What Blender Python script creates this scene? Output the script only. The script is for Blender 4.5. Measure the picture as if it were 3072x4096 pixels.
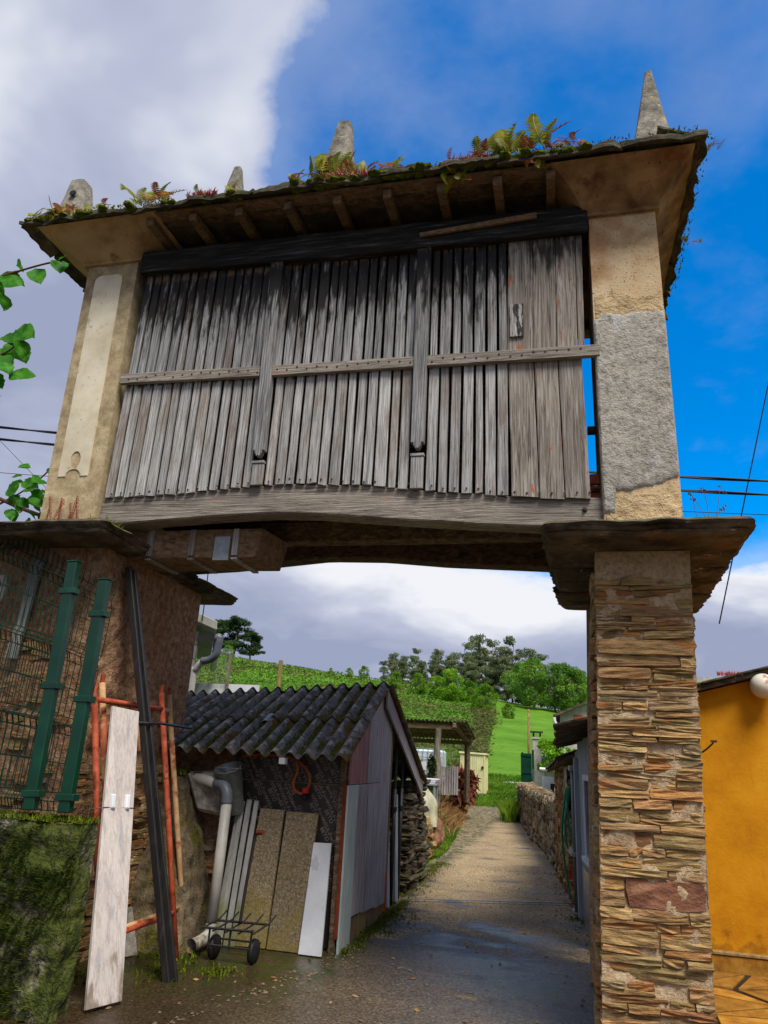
import bpy, bmesh, math, random
import numpy as np
from mathutils import Vector, Matrix, noise as mnoise

for o in list(bpy.data.objects): bpy.data.objects.remove(o)
SC = bpy.context.scene
COL = SC.collection
RAD = math.radians
rnd = random.Random(7)
nrg = np.random.default_rng(11)

# ------------------------------------------------------------------ camera
cam = bpy.data.cameras.new('camera')
cam.sensor_fit = 'HORIZONTAL'; cam.sensor_width = 36.0; cam.lens = 33.2
cam.clip_start = 0.05; cam.clip_end = 3000
camo = bpy.data.objects.new('camera', cam); COL.objects.link(camo)
def _n(v): v = np.array(v, float); return v / np.linalg.norm(v)
_F = 1530.0
_up = _n((240.5, 4406.0, -_F))
_fy = np.array((375.5, -544.0, -_F)); _fy = _n(_fy - _up * (_fy @ _up))
_fx = np.cross(_fy, _up)
_R = np.array((_fx, _fy, _up))
mw = Matrix.Identity(4)
for i in range(3):
    for j in range(3): mw[i][j] = float(_R[i, j])
mw[2][3] = 1.6
camo.matrix_world = mw
SC.camera = camo

# ------------------------------------------------------------------ light
SUN_AZ, SUN_EL = RAD(142), RAD(57)       # azimuth clockwise from +Y: behind the viewer, to the right
sd = Vector((math.sin(SUN_AZ) * math.cos(SUN_EL), math.cos(SUN_AZ) * math.cos(SUN_EL), math.sin(SUN_EL)))
sun = bpy.data.lights.new('sun', 'SUN'); sun.energy = 3.0; sun.angle = RAD(24); sun.color = (1.0, 0.95, 0.87)
suno = bpy.data.objects.new('sun', sun); COL.objects.link(suno)
suno.rotation_euler = sd.to_track_quat('Z', 'Y').to_euler(); suno.location = sd * 60

SC.view_settings.view_transform = 'Standard'; SC.view_settings.look = 'None'
SC.view_settings.exposure = 0.6; SC.view_settings.gamma = 1.0
try: SC.view_settings.use_curve_mapping = False
except Exception: pass

cy = SC.cycles
cy.max_bounces = 6; cy.diffuse_bounces = 3; cy.glossy_bounces = 2; cy.transmission_bounces = 3; cy.transparent_max_bounces = 4
# ------------------------------------------------------------------ node helpers
def lin(c): return tuple(((v / 255.0) / 12.92 if v <= 10 else (((v / 255.0) + .055) / 1.055) ** 2.4) for v in c) + (1.0,)
class T:
    def __init__(s, nt): s.nt = nt
    def n(s, typ, **k):
        nd = s.nt.nodes.new(typ)
        for a, v in k.items(): setattr(nd, a, v)
        return nd
    def put(s, sock, v):
        if isinstance(v, bpy.types.NodeSocket): s.nt.links.new(v, sock)
        elif v is not None: sock.default_value = v
    def math(s, op, a, b=None, c=None, clamp=False):
        nd = s.n('ShaderNodeMath', operation=op, use_clamp=clamp)
        s.put(nd.inputs[0], a)
        if b is not None: s.put(nd.inputs[1], b)
        if c is not None: s.put(nd.inputs[2], c)
        return nd.outputs[0]
    def vmath(s, op, a, b=None):
        nd = s.n('ShaderNodeVectorMath', operation=op)
        s.put(nd.inputs[0], a)
        if b is not None: s.put(nd.inputs[1], b)
        return nd.outputs[1] if op == 'DOT_PRODUCT' else nd.outputs[0]
    def noise(s, vec, scale=5.0, det=5.0, rough=.6, dist=0.0):
        nd = s.n('ShaderNodeTexNoise'); s.put(nd.inputs['Vector'], vec)
        nd.inputs['Scale'].default_value = scale; nd.inputs['Detail'].default_value = det
        nd.inputs['Roughness'].default_value = rough; nd.inputs['Distortion'].default_value = dist
        return nd.outputs[0]
    def voro(s, vec, scale, feat='F1'):
        nd = s.n('ShaderNodeTexVoronoi', feature=feat); s.put(nd.inputs['Vector'], vec)
        nd.inputs['Scale'].default_value = scale
        return nd.outputs[0]
    def ramp(s, f, stops):
        nd = s.n('ShaderNodeValToRGB'); s.put(nd.inputs[0], f); e = nd.color_ramp.elements
        while len(e) < len(stops): e.new(0.5)
        for i, (p, c) in enumerate(stops):
            e[i].position = p; e[i].color = c if len(c) == 4 else tuple(c) + (1.0,)
        return nd.outputs[0]
    def step(s, f, lo, hi):
        nd = s.n('ShaderNodeMapRange', interpolation_type='SMOOTHSTEP'); s.put(nd.inputs[0], f)
        nd.inputs[1].default_value = lo; nd.inputs[2].default_value = hi
        return nd.outputs[0]
    def mix(s, f, a, b, mode='MIX'):
        nd = s.n('ShaderNodeMix', data_type='RGBA', blend_type=mode)
        s.put(nd.inputs[0], f); s.put(nd.inputs[6], a); s.put(nd.inputs[7], b)
        return nd.outputs[2]
    def pos(s, scale=(1, 1, 1), rand=True):
        p = s.n('ShaderNodeNewGeometry').outputs['Position']
        if rand:
            r = s.n('ShaderNodeObjectInfo').outputs['Random']
            p = s.vmath('ADD', p, s.vmath('MULTIPLY', s.n('ShaderNodeCombineXYZ').outputs[0] if False else s.comb(r, r, r), (37.0, 53.0, 71.0)))
        if tuple(scale) != (1, 1, 1): p = s.vmath('MULTIPLY', p, tuple(scale))
        return p
    def comb(s, a, b, c):
        nd = s.n('ShaderNodeCombineXYZ'); s.put(nd.inputs[0], a); s.put(nd.inputs[1], b); s.put(nd.inputs[2], c)
        return nd.outputs[0]
    def bump(s, h, st=.4, d=.01, nrm=None):
        nd = s.n('ShaderNodeBump'); nd.inputs['Strength'].default_value = st; nd.inputs['Distance'].default_value = d
        s.put(nd.inputs['Height'], h)
        if nrm is not None: s.put(nd.inputs['Normal'], nrm)
        return nd.outputs[0]

MATS = {}
def mat(name, stops, nscale=6.0, stretch=(1, 1, 1), det=7.0, nrough=.65, rough=.85, spec=.25, metal=0.0, var=0.0, hue=0.0,
        over=(), bst=.35, bd=.01, fine=60.0, fst=.25, rand=True, speck=None, objramp=None, translucent=0.0, big=.22, dist=0.0, wet=None):
    """One procedural surface: colour from stretched noise, per-object variation, overlays of stain / moss / paint, relief."""
    m = bpy.data.materials.new(name); m.use_nodes = True; nt = m.node_tree; t = T(nt)
    bs = nt.nodes['Principled BSDF']; out = nt.nodes['Material Output']
    p1 = t.pos(stretch, rand); p0 = t.pos((1, 1, 1), rand); pw = t.pos((1, 1, 1), False)
    f = t.noise(p1, nscale, min(det, 5), nrough, dist)
    cs = [(a, lin(c)) for a, c in stops]
    col = t.ramp(f, cs)
    info = t.n('ShaderNodeObjectInfo').outputs['Random']
    if objramp:
        oc = t.ramp(info, [(a, lin(c)) for a, c in objramp])
        col = t.mix(1.0, t.mix(0.0, oc, oc), col, 'MULTIPLY')
        col = t.mix(0.0, col, col)
    if big:
        b = t.noise(p0, 1.1, 2, .6)
        col = t.mix(1.0, col, t.ramp(b, [(.3, (1 - big,) * 3), (.7, (1 + big * .4,) * 3)]), 'MULTIPLY')
    if var:
        r2 = t.math('FRACT', t.math('MULTIPLY', info, 17.3))
        v = t.math('MULTIPLY_ADD', r2, 2 * var, 1 - var)
        col = t.mix(1.0, col, t.comb(v, v, v), 'MULTIPLY')
    if hue:
        hs = t.n('ShaderNodeHueSaturation'); t.put(hs.inputs['Hue'], t.math('MULTIPLY_ADD', info, 2 * hue, .5 - hue)); t.put(hs.inputs['Color'], col); col = hs.outputs[0]
    if speck:
        sc_, lo, hi, c_ = speck
        sp = t.step(t.noise(p0, sc_, 2, .5), lo, hi); col = t.mix(sp, col, lin(c_))
    rg = rough
    hgt = f
    for o in over:
        nz = t.noise(t.pos(o.get('s', (1, 1, 1)), o.get('rand', rand)), o.get('n', 3.0), o.get('det', 4), .65)
        if 'z' in o:
            z0, z1, amt = o['z']
            sz = t.n('ShaderNodeSeparateXYZ'); t.put(sz.inputs[0], pw)
            mr = t.n('ShaderNodeMapRange'); t.put(mr.inputs[0], sz.outputs[2]); mr.inputs[1].default_value = z0; mr.inputs[2].default_value = z1
            nz = t.math('ADD', nz, t.math('MULTIPLY', mr.outputs[0], amt))
        if 'up' in o:
            sz = t.n('ShaderNodeSeparateXYZ'); t.put(sz.inputs[0], t.n('ShaderNodeNewGeometry').outputs['Normal'])
            nz = t.math('ADD', nz, t.math('MULTIPLY', sz.outputs[2], o['up']))
        if 'wave' in o:
            sx = t.n('ShaderNodeSeparateXYZ'); t.put(sx.inputs[0], pw)
            nz = t.math('ADD', nz, t.math('MULTIPLY', t.math('COSINE', t.math('MULTIPLY', sx.outputs[0], 2 * math.pi / o['wave'][0])), o['wave'][1]))
        if 'obj' in o:
            nz = t.math('ADD', nz, t.math('MULTIPLY', t.math('FRACT', t.math('MULTIPLY', info, 7.7)), o['obj']))
        msk = t.step(nz, o['lo'], o['hi'])
        if 'op' in o: msk = t.math('MULTIPLY', msk, o['op'])
        oc = lin(o['c'])
        if 'c2' in o: oc = t.mix(t.step(t.noise(p0, o.get('n2', 25), 5, .7), .35, .65), lin(o['c']), lin(o['c2']))
        col = t.mix(msk, col, oc)
        if 'r' in o:
            rg = t.math('ADD', t.math('MULTIPLY', msk, o['r'] - rough), rg)
        if o.get('h'): hgt = t.math('ADD', hgt, t.math('MULTIPLY', msk, o['h']))
    t.put(bs.inputs['Base Color'], col); t.put(bs.inputs['Roughness'], rg)
    bs.inputs['Metallic'].default_value = metal
    bs.inputs['Specular IOR Level'].default_value = spec
    nrm = None
    if bst: nrm = t.bump(hgt, bst, bd)
    if fst: nrm = t.bump(t.noise(p0, fine, 2, .7), fst, bd * .5, nrm)
    if nrm is not None: t.put(bs.inputs['Normal'], nrm)
    if translucent:
        tr = t.n('ShaderNodeBsdfTranslucent'); t.put(tr.inputs[0], col)
        mx = t.n('ShaderNodeMixShader'); mx.inputs[0].default_value = translucent
        nt.links.new(bs.outputs[0], mx.inputs[1]); nt.links.new(tr.outputs[0], mx.inputs[2]); nt.links.new(mx.outputs[0], out.inputs[0])
    MATS[name] = m
    return m

# ------------------------------------------------------------------ sky (world)
w = bpy.data.worlds.new('World'); SC.world = w; w.use_nodes = True
t = T(w.node_tree); bg = w.node_tree.nodes['Background']
sky = t.n('ShaderNodeTexSky', sky_type='NISHITA'); sky.sun_disc = False
sky.sun_elevation = SUN_EL; sky.sun_rotation = SUN_AZ; sky.altitude = 300; sky.air_density = 1.0; sky.dust_density = .25; sky.ozone_density = 3.0
hs = t.n('ShaderNodeHueSaturation'); hs.inputs['Saturation'].default_value = 1.6; hs.inputs['Value'].default_value = 1.4
hs.inputs['Hue'].default_value = .503
t.put(hs.inputs['Color'], sky.outputs[0])
gen = t.n('ShaderNodeTexCoord').outputs['Generated']
sp = t.n('ShaderNodeSeparateXYZ'); t.put(sp.inputs[0], gen)
zz = t.math('ADD', t.math('MAXIMUM', sp.outputs[2], 0.0), .32)
pl = t.comb(t.math('DIVIDE', sp.outputs[0], zz), t.math('DIVIDE', sp.outputs[1], zz), 0.0)   # flat cloud layer seen in perspective
n1 = t.noise(t.vmath('ADD', pl, (3.1, 7.7, 1.3)), 1.25, 6, .56, .25)
n2 = t.noise(t.vmath('ADD', pl, (11.0, 2.0, 5.0)), 4.2, 8, .62, .2)
side = t.vmath('DOT_PRODUCT', gen, (-.95, -.09, -.31))             # the big cloud bank lies to the left
low = t.step(sp.outputs[2], .30, .08)
cov = t.math('ADD', t.math('MULTIPLY', n1, .9), t.math('MULTIPLY', n2, .42))
gap = t.vmath('DOT_PRODUCT', gen, (.099, .764, .637))                # a blue gap in broken cloud
bank = t.math('MULTIPLY', t.step(gap, .935, .835), .60)
dens = t.math('ADD', t.math('ADD', cov, bank), t.math('MULTIPLY', low, .15))
thick = t.step(dens, .80, 1.0)
veil = t.math('MULTIPLY', t.step(dens, .62, .86), .32)
mask = t.math('MAXIMUM', thick, veil)
shade = t.math('ADD', t.math('MULTIPLY', t.noise(t.vmath('ADD', pl, (5.0, 1.0, 9.0)), 1.5, 5, .55, .3), 1.0), t.math('ADD', t.math('MULTIPLY', t.step(gap, .89, .76), -.12), t.math('MULTIPLY', low, -.15)))
ccol = t.ramp(shade, [(.30, (2.0, 2.25, 3.2)), (.44, (3.0, 3.25, 4.15)), (.57, (5.3, 5.4, 5.7))])
wc = t.mix(mask, hs.outputs[0], ccol)
w.cycles.sampling_method = 'MANUAL'; w.cycles.sample_map_resolution = 512
t.put(bg.inputs[0], wc); bg.inputs[1].default_value = 0.11

# ------------------------------------------------------------------ mesh helpers
class MB:
    def __init__(s): s.v = []; s.f = []
    def add(s, vs, fs):
        o = len(s.v); s.v += [tuple(map(float, v)) for v in vs]; s.f += [tuple(i + o for i in f) for f in fs]; return s
    def hexa(s, b, t_):
        """b, t_: four bottom and four top points, same winding"""
        return s.add(list(b) + list(t_), [(3, 2, 1, 0), (4, 5, 6, 7), (0, 1, 5, 4), (1, 2, 6, 5), (2, 3, 7, 6), (3, 0, 4, 7)])
    def box(s, x0, x1, y0, y1, z0, z1):
        return s.hexa([(x0, y0, z0), (x1, y0, z0), (x1, y1, z0), (x0, y1, z0)], [(x0, y0, z1), (x1, y0, z1), (x1, y1, z1), (x0, y1, z1)])
    def prism(s, pts, vec):
        """polygon (3-D points) extruded along vec"""
        k = len(pts); q = [tuple(np.array(p) + np.array(vec)) for p in pts]
        return s.add(list(pts) + q, [tuple(range(k))[::-1], tuple(range(k, 2 * k))] + [(i, (i + 1) % k, k + (i + 1) % k, k + i) for i in range(k)])
    def tube(s, path, r, n=8, cap=True):
        P = [Vector(p) for p in path]; rs = r if isinstance(r, (list, tuple)) else [r] * len(P)
        base = len(s.v); up = None
        for i, p in enumerate(P):
            d = (P[min(i + 1, len(P) - 1)] - P[max(i - 1, 0)]).normalized()
            if up is None: up = d.orthogonal().normalized()
            up = (up - d * up.dot(d)); up = up.normalized() if up.length > 1e-6 else d.orthogonal().normalized()
            q = d.cross(up)
            for k in range(n):
                a = 2 * math.pi * k / n
                s.v.append(tuple(p + (up * math.cos(a) + q * math.sin(a)) * rs[i]))
        for i in range(len(P) - 1):
            for k in range(n):
                a = base + i * n + k; b = base + i * n + (k + 1) % n
                s.f.append((a, b, b + n, a + n))
        if cap:
            s.f.append(tuple(base + k for k in range(n))[::-1]); s.f.append(tuple(base + (len(P) - 1) * n + k for k in range(n)))
        return s
    def bar(s, a, b, wx, wy, up=(0, 0, 1)):
        """rectangular bar from a to b"""
        a = Vector(a); b = Vector(b); d = (b - a).normalized(); u = Vector(up)
        q = d.cross(u)
        q = q.normalized() if q.length > 1e-4 else d.orthogonal().normalized()
        u = q.cross(d).normalized()
        def ring(c): return [c - q * wx / 2 - u * wy / 2, c + q * wx / 2 - u * wy / 2, c + q * wx / 2 + u * wy / 2, c - q * wx / 2 + u * wy / 2]
        return s.hexa(ring(a), ring(b))
    def grid(s, fn, nu, nv, flip=False):
        o = len(s.v)
        for j in range(nv + 1):
            for i in range(nu + 1): s.v.append(tuple(map(float, fn(i / nu, j / nv))))
        for j in range(nv):
            for i in range(nu):
                a = o + j * (nu + 1) + i; q = (a, a + 1, a + nu + 2, a + nu + 1)
                s.f.append(q[::-1] if flip else q)
        return s
    def lathe(s, prof, c, n=20, axis=(0, 0, 1), close=True):
        ax = Vector(axis).normalized(); u = ax.orthogonal().normalized(); v = ax.cross(u); o = len(s.v); c = Vector(c)
        for r, h in prof:
            for k in range(n):
                a = 2 * math.pi * k / n; s.v.append(tuple(c + ax * h + (u * math.cos(a) + v * math.sin(a)) * r))
        for i in range(len(prof) - 1):
            for k in range(n):
                a = o + i * n + k; b = o + i * n + (k + 1) % n; s.f.append((a, b, b + n, a + n))
        if close:
            s.f.append(tuple(o + k for k in range(n))[::-1]); s.f.append(tuple(o + (len(prof) - 1) * n + k for k in range(n)))
        return s

def fbm(x, y, z, o=4):
    return mnoise.fractal(Vector((x, y, z)), 1.0, 2.0, o)

ORG = {}
def tagit(o, label=None, cat=None, group=None, kind=None):
    if label: o['label'] = label
    if cat: o['category'] = cat
    if group: o['group'] = group
    if kind: o['kind'] = kind
    return o
def thing(name, label, cat, loc=(0, 0, 0), group=None):
    o = bpy.data.objects.new(name, None); o.empty_display_size = .1; COL.objects.link(o); o.location = loc
    ORG[o] = Vector(loc)
    return tagit(o, label, cat, group)
def mesh_of(mb, org=(0, 0, 0), name='mesh', smooth=False, fix=True):
    me = bpy.data.meshes.new(name); og = Vector(org)
    me.from_pydata([(v[0] - og[0], v[1] - og[1], v[2] - og[2]) for v in mb.v], [], mb.f)
    if fix:
        bm = bmesh.new(); bm.from_mesh(me); bmesh.ops.recalc_face_normals(bm, faces=bm.faces); bm.to_mesh(me); bm.free()
    if smooth: me.shade_smooth()
    return me
def obj(name, mb, m, parent=None, loc=None, smooth=False, bev=0.0, label=None, cat=None, group=None, kind=None, fix=True):
    """mb in world coordinates; a child keeps its thing's origin"""
    if parent is not None: og = ORG[parent]
    else: og = Vector(loc) if loc is not None else Vector((0, 0, 0))
    me = mesh_of(mb, og, name, smooth, fix)
    o = bpy.data.objects.new(name, me); COL.objects.link(o)
    me.materials.append(MATS[m] if isinstance(m, str) else m)
    if parent is not None: o.parent = parent; ORG[o] = og
    else: o.location = og; ORG[o] = og
    if bev:
        b = o.modifiers.new('bevel', 'BEVEL'); b.width = bev; b.segments = 1; b.limit_method = 'ANGLE'; b.angle_limit = .6
    return tagit(o, label, cat, group, kind)
def inst(name, me, m, parent, wloc, rot=(0, 0, 0), scale=(1, 1, 1), label=None, cat=None, group=None):
    """an object that shares mesh data"""
    o = bpy.data.objects.new(name, me); COL.objects.link(o)
    og = ORG[parent] if parent is not None else Vector((0, 0, 0))
    if parent is not None: o.parent = parent
    o.location = Vector(wloc) - og; o.rotation_euler = rot; o.scale = scale
    if not me.materials: me.materials.append(MATS[m])
    ORG[o] = Vector(wloc)
    return tagit(o, label, cat, group)
def auto_smooth(o, ang=40):
    o.data.shade_smooth()
    try: o.data.set_sharp_from_angle(angle=RAD(ang))
    except Exception: pass

def rough_stone(seed, cuts=1, jit=.09, rounding=.25):
    """a unit stone: subdivided block with broken faces"""
    r = random.Random(seed); bm = bmesh.new(); bmesh.ops.create_cube(bm, size=1.0)
    bmesh.ops.subdivide_edges(bm, edges=bm.edges[:], cuts=cuts, use_grid_fill=True)
    for v in bm.verts:
        c = v.co; k = sum(abs(a) > .49 for a in c)
        f = {1: 1.0, 2: 1 - rounding * .14, 3: 1 - rounding * .3}.get(k, 1.0)
        v.co = Vector((c.x * (f * .5 + .5) + r.uniform(-jit, jit) * .4, c.y * f + r.uniform(-jit, jit), c.z * f + r.uniform(-jit, jit) * .8))
    me = bpy.data.meshes.new('stone'); bm.to_mesh(me); bm.free()
    return me
def quads(centres, size, asp=1.6, up=0.0, seed=1, spread=1.0):
    """many small leaf-shaped quads (diamond outline) with random facing"""
    r = np.random.default_rng(seed); n = len(centres); c = np.asarray(centres, float)
    nr = r.normal(size=(n, 3)); nr[:, 2] = np.abs(nr[:, 2]) * (1 + up) + up * .6; nr /= np.linalg.norm(nr, axis=1)[:, None]
    a = np.cross(nr, r.normal(size=(n, 3))); a /= np.linalg.norm(a, axis=1)[:, None] + 1e-9
    b = np.cross(nr, a)
    s = (size * r.uniform(.6, 1.35, n))[:, None]
    v = np.stack([c - a * s * asp * .5, c + b * s * .42 + a * s * .05, c + a * s * asp * .5, c - b * s * .42 + a * s * .05], 1).reshape(-1, 3)
    f = np.arange(4 * n).reshape(-1, 4)
    return v, f
def np_mesh(v, f, name):
    me = bpy.data.meshes.new(name); me.from_pydata(v.tolist(), [], f.tolist()); return me
# ------------------------------------------------------------------ materials
mat('plaster_cream', [(.3, (146, 128, 98)), (.55, (186, 167, 130)), (.75, (208, 192, 156))], 9, bst=.5, bd=.012, fine=120, fst=.6,
    speck=(90, .60, .68, (120, 100, 72)), over=[dict(c=(150, 122, 84), n=2.2, lo=.55, hi=.72, op=.55), dict(c=(120, 112, 100), n=6, lo=.62, hi=.75, op=.6, s=(1, 1, .5))], rough=.93)
mat('plaster_panel', [(.3, (216, 202, 170)), (.6, (238, 227, 200)), (.8, (244, 236, 214))], 4, bst=.2, bd=.006, fine=90, fst=.15,
    over=[dict(c=(168, 156, 130), n=9, lo=.60, hi=.70, op=.7), dict(c=(150, 138, 112), n=28, lo=.64, hi=.70, op=.6)], rough=.9)
mat('plaster_warm', [(.3, (176, 146, 108)), (.5, (212, 184, 142)), (.75, (226, 204, 168))], 4, bst=.5, bd=.014, fine=110, fst=.7,
    speck=(70, .62, .70, (128, 96, 64)), over=[dict(c=(168, 112, 66), n=1.8, lo=.50, hi=.68, op=.55, z=(5.3, 6.0, .12)), dict(c=(120, 92, 66), n=14, lo=.63, hi=.72, op=.6)], rough=.94)
mat('plaster_rough', [(.3, (166, 138, 98)), (.5, (206, 178, 134)), (.75, (222, 200, 160))], 16, bst=1.0, bd=.02, fine=70, fst=.9, rough=.95)
mat('cement_grey', [(.3, (134, 127, 114)), (.5, (172, 166, 154)), (.75, (196, 191, 180))], 30, bst=.9, bd=.018, fine=75, fst=.7,
    over=[dict(c=(200, 200, 198), n=3, lo=.60, hi=.68, op=.5)], rough=.93)
mat('cornice_plaster', [(.3, (150, 118, 82)), (.5, (186, 154, 112)), (.75, (206, 182, 140))], 4, bst=.5, bd=.012, fine=60, fst=.5,
    over=[dict(c=(104, 82, 60), n=5, lo=.58, hi=.74, op=.75), dict(c=(52, 42, 32), n=30, lo=.67, hi=.70, op=.8), dict(c=(150, 98, 60), n=2, lo=.55, hi=.75, op=.5)], rough=.93)
mat('pier_plaster', [(.3, (112, 80, 56)), (.5, (166, 128, 94)), (.75, (204, 172, 136))], 16, bst=1.2, bd=.03, fine=45, fst=.9,
    over=[dict(c=(150, 84, 48), n=1.6, lo=.5, hi=.7, op=.45), dict(c=(86, 76, 60), n=7, lo=.6, hi=.72, op=.7)], rough=.96)
mat('mortar', [(.3, (170, 140, 104)), (.5, (206, 178, 142)), (.75, (226, 204, 170))], 34, bst=1.2, bd=.02, fine=120, fst=1.0, rough=.97)
mat('slate_stone', [(.25, (92, 78, 60)), (.45, (158, 138, 104)), (.6, (190, 168, 130)), (.8, (214, 196, 162))], 7, stretch=(1, 1, 7), det=9, bst=1.0, bd=.02, fine=50, fst=.6, var=.30,
    objramp=[(0, (255, 236, 206)), (.25, (236, 232, 200)), (.45, (255, 224, 186)), (.6, (226, 226, 220)), (.74, (252, 206, 162)), (.86, (240, 236, 212)), (.95, (232, 180, 150)), (1, (214, 214, 206))],
    over=[dict(c=(62, 50, 38), n=3, s=(1, 1, 9), lo=.60, hi=.72, op=.7), dict(c=(178, 108, 52), n=3.5, s=(1, 1, 3), lo=.60, hi=.72, op=.6, obj=.10), dict(c=(84, 58, 42), n=4, s=(1, 1, 3), lo=.66, hi=.88, op=.65, z=(1.2, .2, .22)), dict(c=(176, 174, 164), n=9, lo=.66, hi=.71, op=.7)], rough=.88)
mat('dark_slate', [(.3, (50, 44, 36)), (.5, (92, 82, 68)), (.75, (136, 124, 104))], 5, stretch=(1, 1, 3), bst=.9, bd=.025, fine=30, fst=.5, var=.15,
    over=[dict(c=(34, 28, 22), n=3, s=(1, 1, 3), lo=.5, hi=.66, op=.8), dict(c=(96, 98, 44), n=5, lo=.60, hi=.72, up=.12, c2=(60, 70, 24)), dict(c=(176, 172, 158), n=11, lo=.66, hi=.70, op=.75), dict(c=(128, 92, 58), n=2.2, lo=.54, hi=.68, op=.55)], rough=.92)
mat('weathered_wood', [(.28, (40, 40, 40)), (.42, (108, 107, 106)), (.56, (164, 163, 161)), (.78, (214, 213, 210))], 5, stretch=(24, 24, .5), det=9, dist=.35, nrough=.72, bst=.9, bd=.006, fine=90, fst=.25, var=.20, big=.25,
    over=[dict(c=(104, 80, 60), n=2.2, s=(3, 3, .8), lo=.55, hi=.75, op=.6, obj=.06),
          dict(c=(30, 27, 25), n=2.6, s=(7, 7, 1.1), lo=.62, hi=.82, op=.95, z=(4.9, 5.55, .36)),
          dict(c=(24, 22, 20), n=3.0, s=(9, 9, 1.2), lo=.78, hi=.86, op=.8),
          dict(c=(112, 88, 66), n=5, s=(6, 6, 1), lo=.92, hi=1.05, op=.8, z=(5.68, 5.8, .5))], rough=.9)
mat('weathered_wood_lower', [(.28, (52, 50, 48)), (.42, (126, 124, 121)), (.56, (180, 178, 174)), (.78, (222, 220, 216))], 5, stretch=(24, 24, .5), det=9, dist=.35, nrough=.72, bst=.9, bd=.006, fine=90, fst=.25, var=.20, big=.22,
    over=[dict(c=(120, 96, 76), n=2.2, s=(3, 3, .8), lo=.52, hi=.72, op=.55, obj=.08),
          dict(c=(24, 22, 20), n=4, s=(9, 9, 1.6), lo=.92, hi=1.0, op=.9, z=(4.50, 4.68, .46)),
          dict(c=(34, 28, 24), n=3.0, s=(10, 10, 1.2), lo=.70, hi=.78, op=.7)], rough=.9)
mat('stained_board', [(.28, (52, 46, 40)), (.42, (112, 103, 93)), (.56, (158, 149, 138)), (.78, (204, 197, 186))], 3.6, stretch=(16, 16, .55), det=9, dist=1.1, nrough=.72, bst=.8, bd=.006, fine=90, fst=.25, var=.16,
    over=[dict(c=(176, 84, 30), n=5, s=(3, 3, .9), lo=.64, hi=.71, op=.85, obj=.05),
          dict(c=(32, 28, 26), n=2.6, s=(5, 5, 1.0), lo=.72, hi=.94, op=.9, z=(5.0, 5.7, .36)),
          dict(c=(28, 25, 23), n=4, s=(7, 7, 1), lo=.64, hi=.76, op=.85)], rough=.9)
mat('beam_wood', [(.28, (46, 40, 35)), (.42, (112, 103, 93)), (.56, (160, 150, 138)), (.78, (208, 199, 187))], 4.5, stretch=(.6, 16, 22), det=9, dist=.9, nrough=.72, bst=1.0, bd=.01, fine=60, fst=.3,
    over=[dict(c=(34, 28, 24), n=5, s=(1.4, 3, 7), lo=.64, hi=.76, op=.85), dict(c=(176, 92, 34), n=2.5, s=(1, 2, 6), lo=.90, hi=1.05, op=.8, z=(3.42, 3.52, .28))], rough=.9)
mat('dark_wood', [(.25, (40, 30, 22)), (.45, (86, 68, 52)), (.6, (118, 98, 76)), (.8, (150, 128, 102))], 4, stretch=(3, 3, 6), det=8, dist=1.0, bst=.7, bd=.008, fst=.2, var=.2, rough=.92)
mat('brown_wood', [(.28, (70, 52, 38)), (.45, (116, 92, 68)), (.65, (144, 118, 92)), (.85, (170, 146, 118))], 4, stretch=(3, 6, 6), det=8, dist=1.0, bst=.7, bd=.008, fst=.2, var=.15, rough=.92)
mat('charred_wood', [(.3, (16, 15, 14)), (.5, (34, 32, 30)), (.62, (62, 60, 58)), (.8, (128, 126, 122))], 3, stretch=(.8, 8, 12), det=9, nrough=.7, bst=.9, bd=.012, fst=.3, rough=.85)
mat('finial_stone', [(.3, (96, 92, 84)), (.5, (140, 134, 122)), (.75, (182, 176, 160))], 9, bst=.9, bd=.02, fine=60, fst=.7, var=.1,
    over=[dict(c=(60, 56, 50), n=6, lo=.6, hi=.7, op=.7), dict(c=(190, 158, 50), n=7, lo=.64, hi=.69, op=.85), dict(c=(206, 204, 190), n=13, lo=.66, hi=.69, op=.8)], rough=.95)
mat('roof_slate', [(.3, (44, 40, 34)), (.5, (80, 74, 60)), (.75, (122, 112, 90))], 5, stretch=(1, 1, 8), bst=.9, bd=.02, fst=.5, var=.2,
    over=[dict(c=(92, 98, 32), c2=(50, 66, 18), n=5, lo=.52, hi=.66, up=.10), dict(c=(150, 140, 118), n=12, lo=.64, hi=.72, op=.6)], rough=.95)
mat('moss', [(.3, (44, 58, 12)), (.5, (88, 104, 24)), (.75, (146, 148, 46))], 22, bst=1.0, bd=.02, fine=160, fst=.8, rough=.98, spec=.05)
mat('mossy_concrete', [(.3, (86, 80, 64)), (.5, (124, 118, 98)), (.75, (166, 160, 142))], 8, bst=1.0, bd=.03, fine=50, fst=.9,
    over=[dict(c=(40, 50, 16), c2=(82, 90, 32), n2=18, n=3.2, lo=.36, hi=.54, h=.5), dict(c=(22, 22, 14), n=5, lo=.56, hi=.70, op=.8)], rough=.97)
mat('moss_buttress', [(.3, (70, 60, 44)), (.5, (108, 94, 72)), (.75, (146, 130, 104))], 8, bst=1.1, bd=.03, fine=45, fst=.9,
    over=[dict(c=(74, 78, 26), c2=(112, 100, 40), n2=20, n=3.0, lo=.5, hi=.66), dict(c=(30, 26, 18), n=6, lo=.6, hi=.72, op=.7)], rough=.97)
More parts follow.
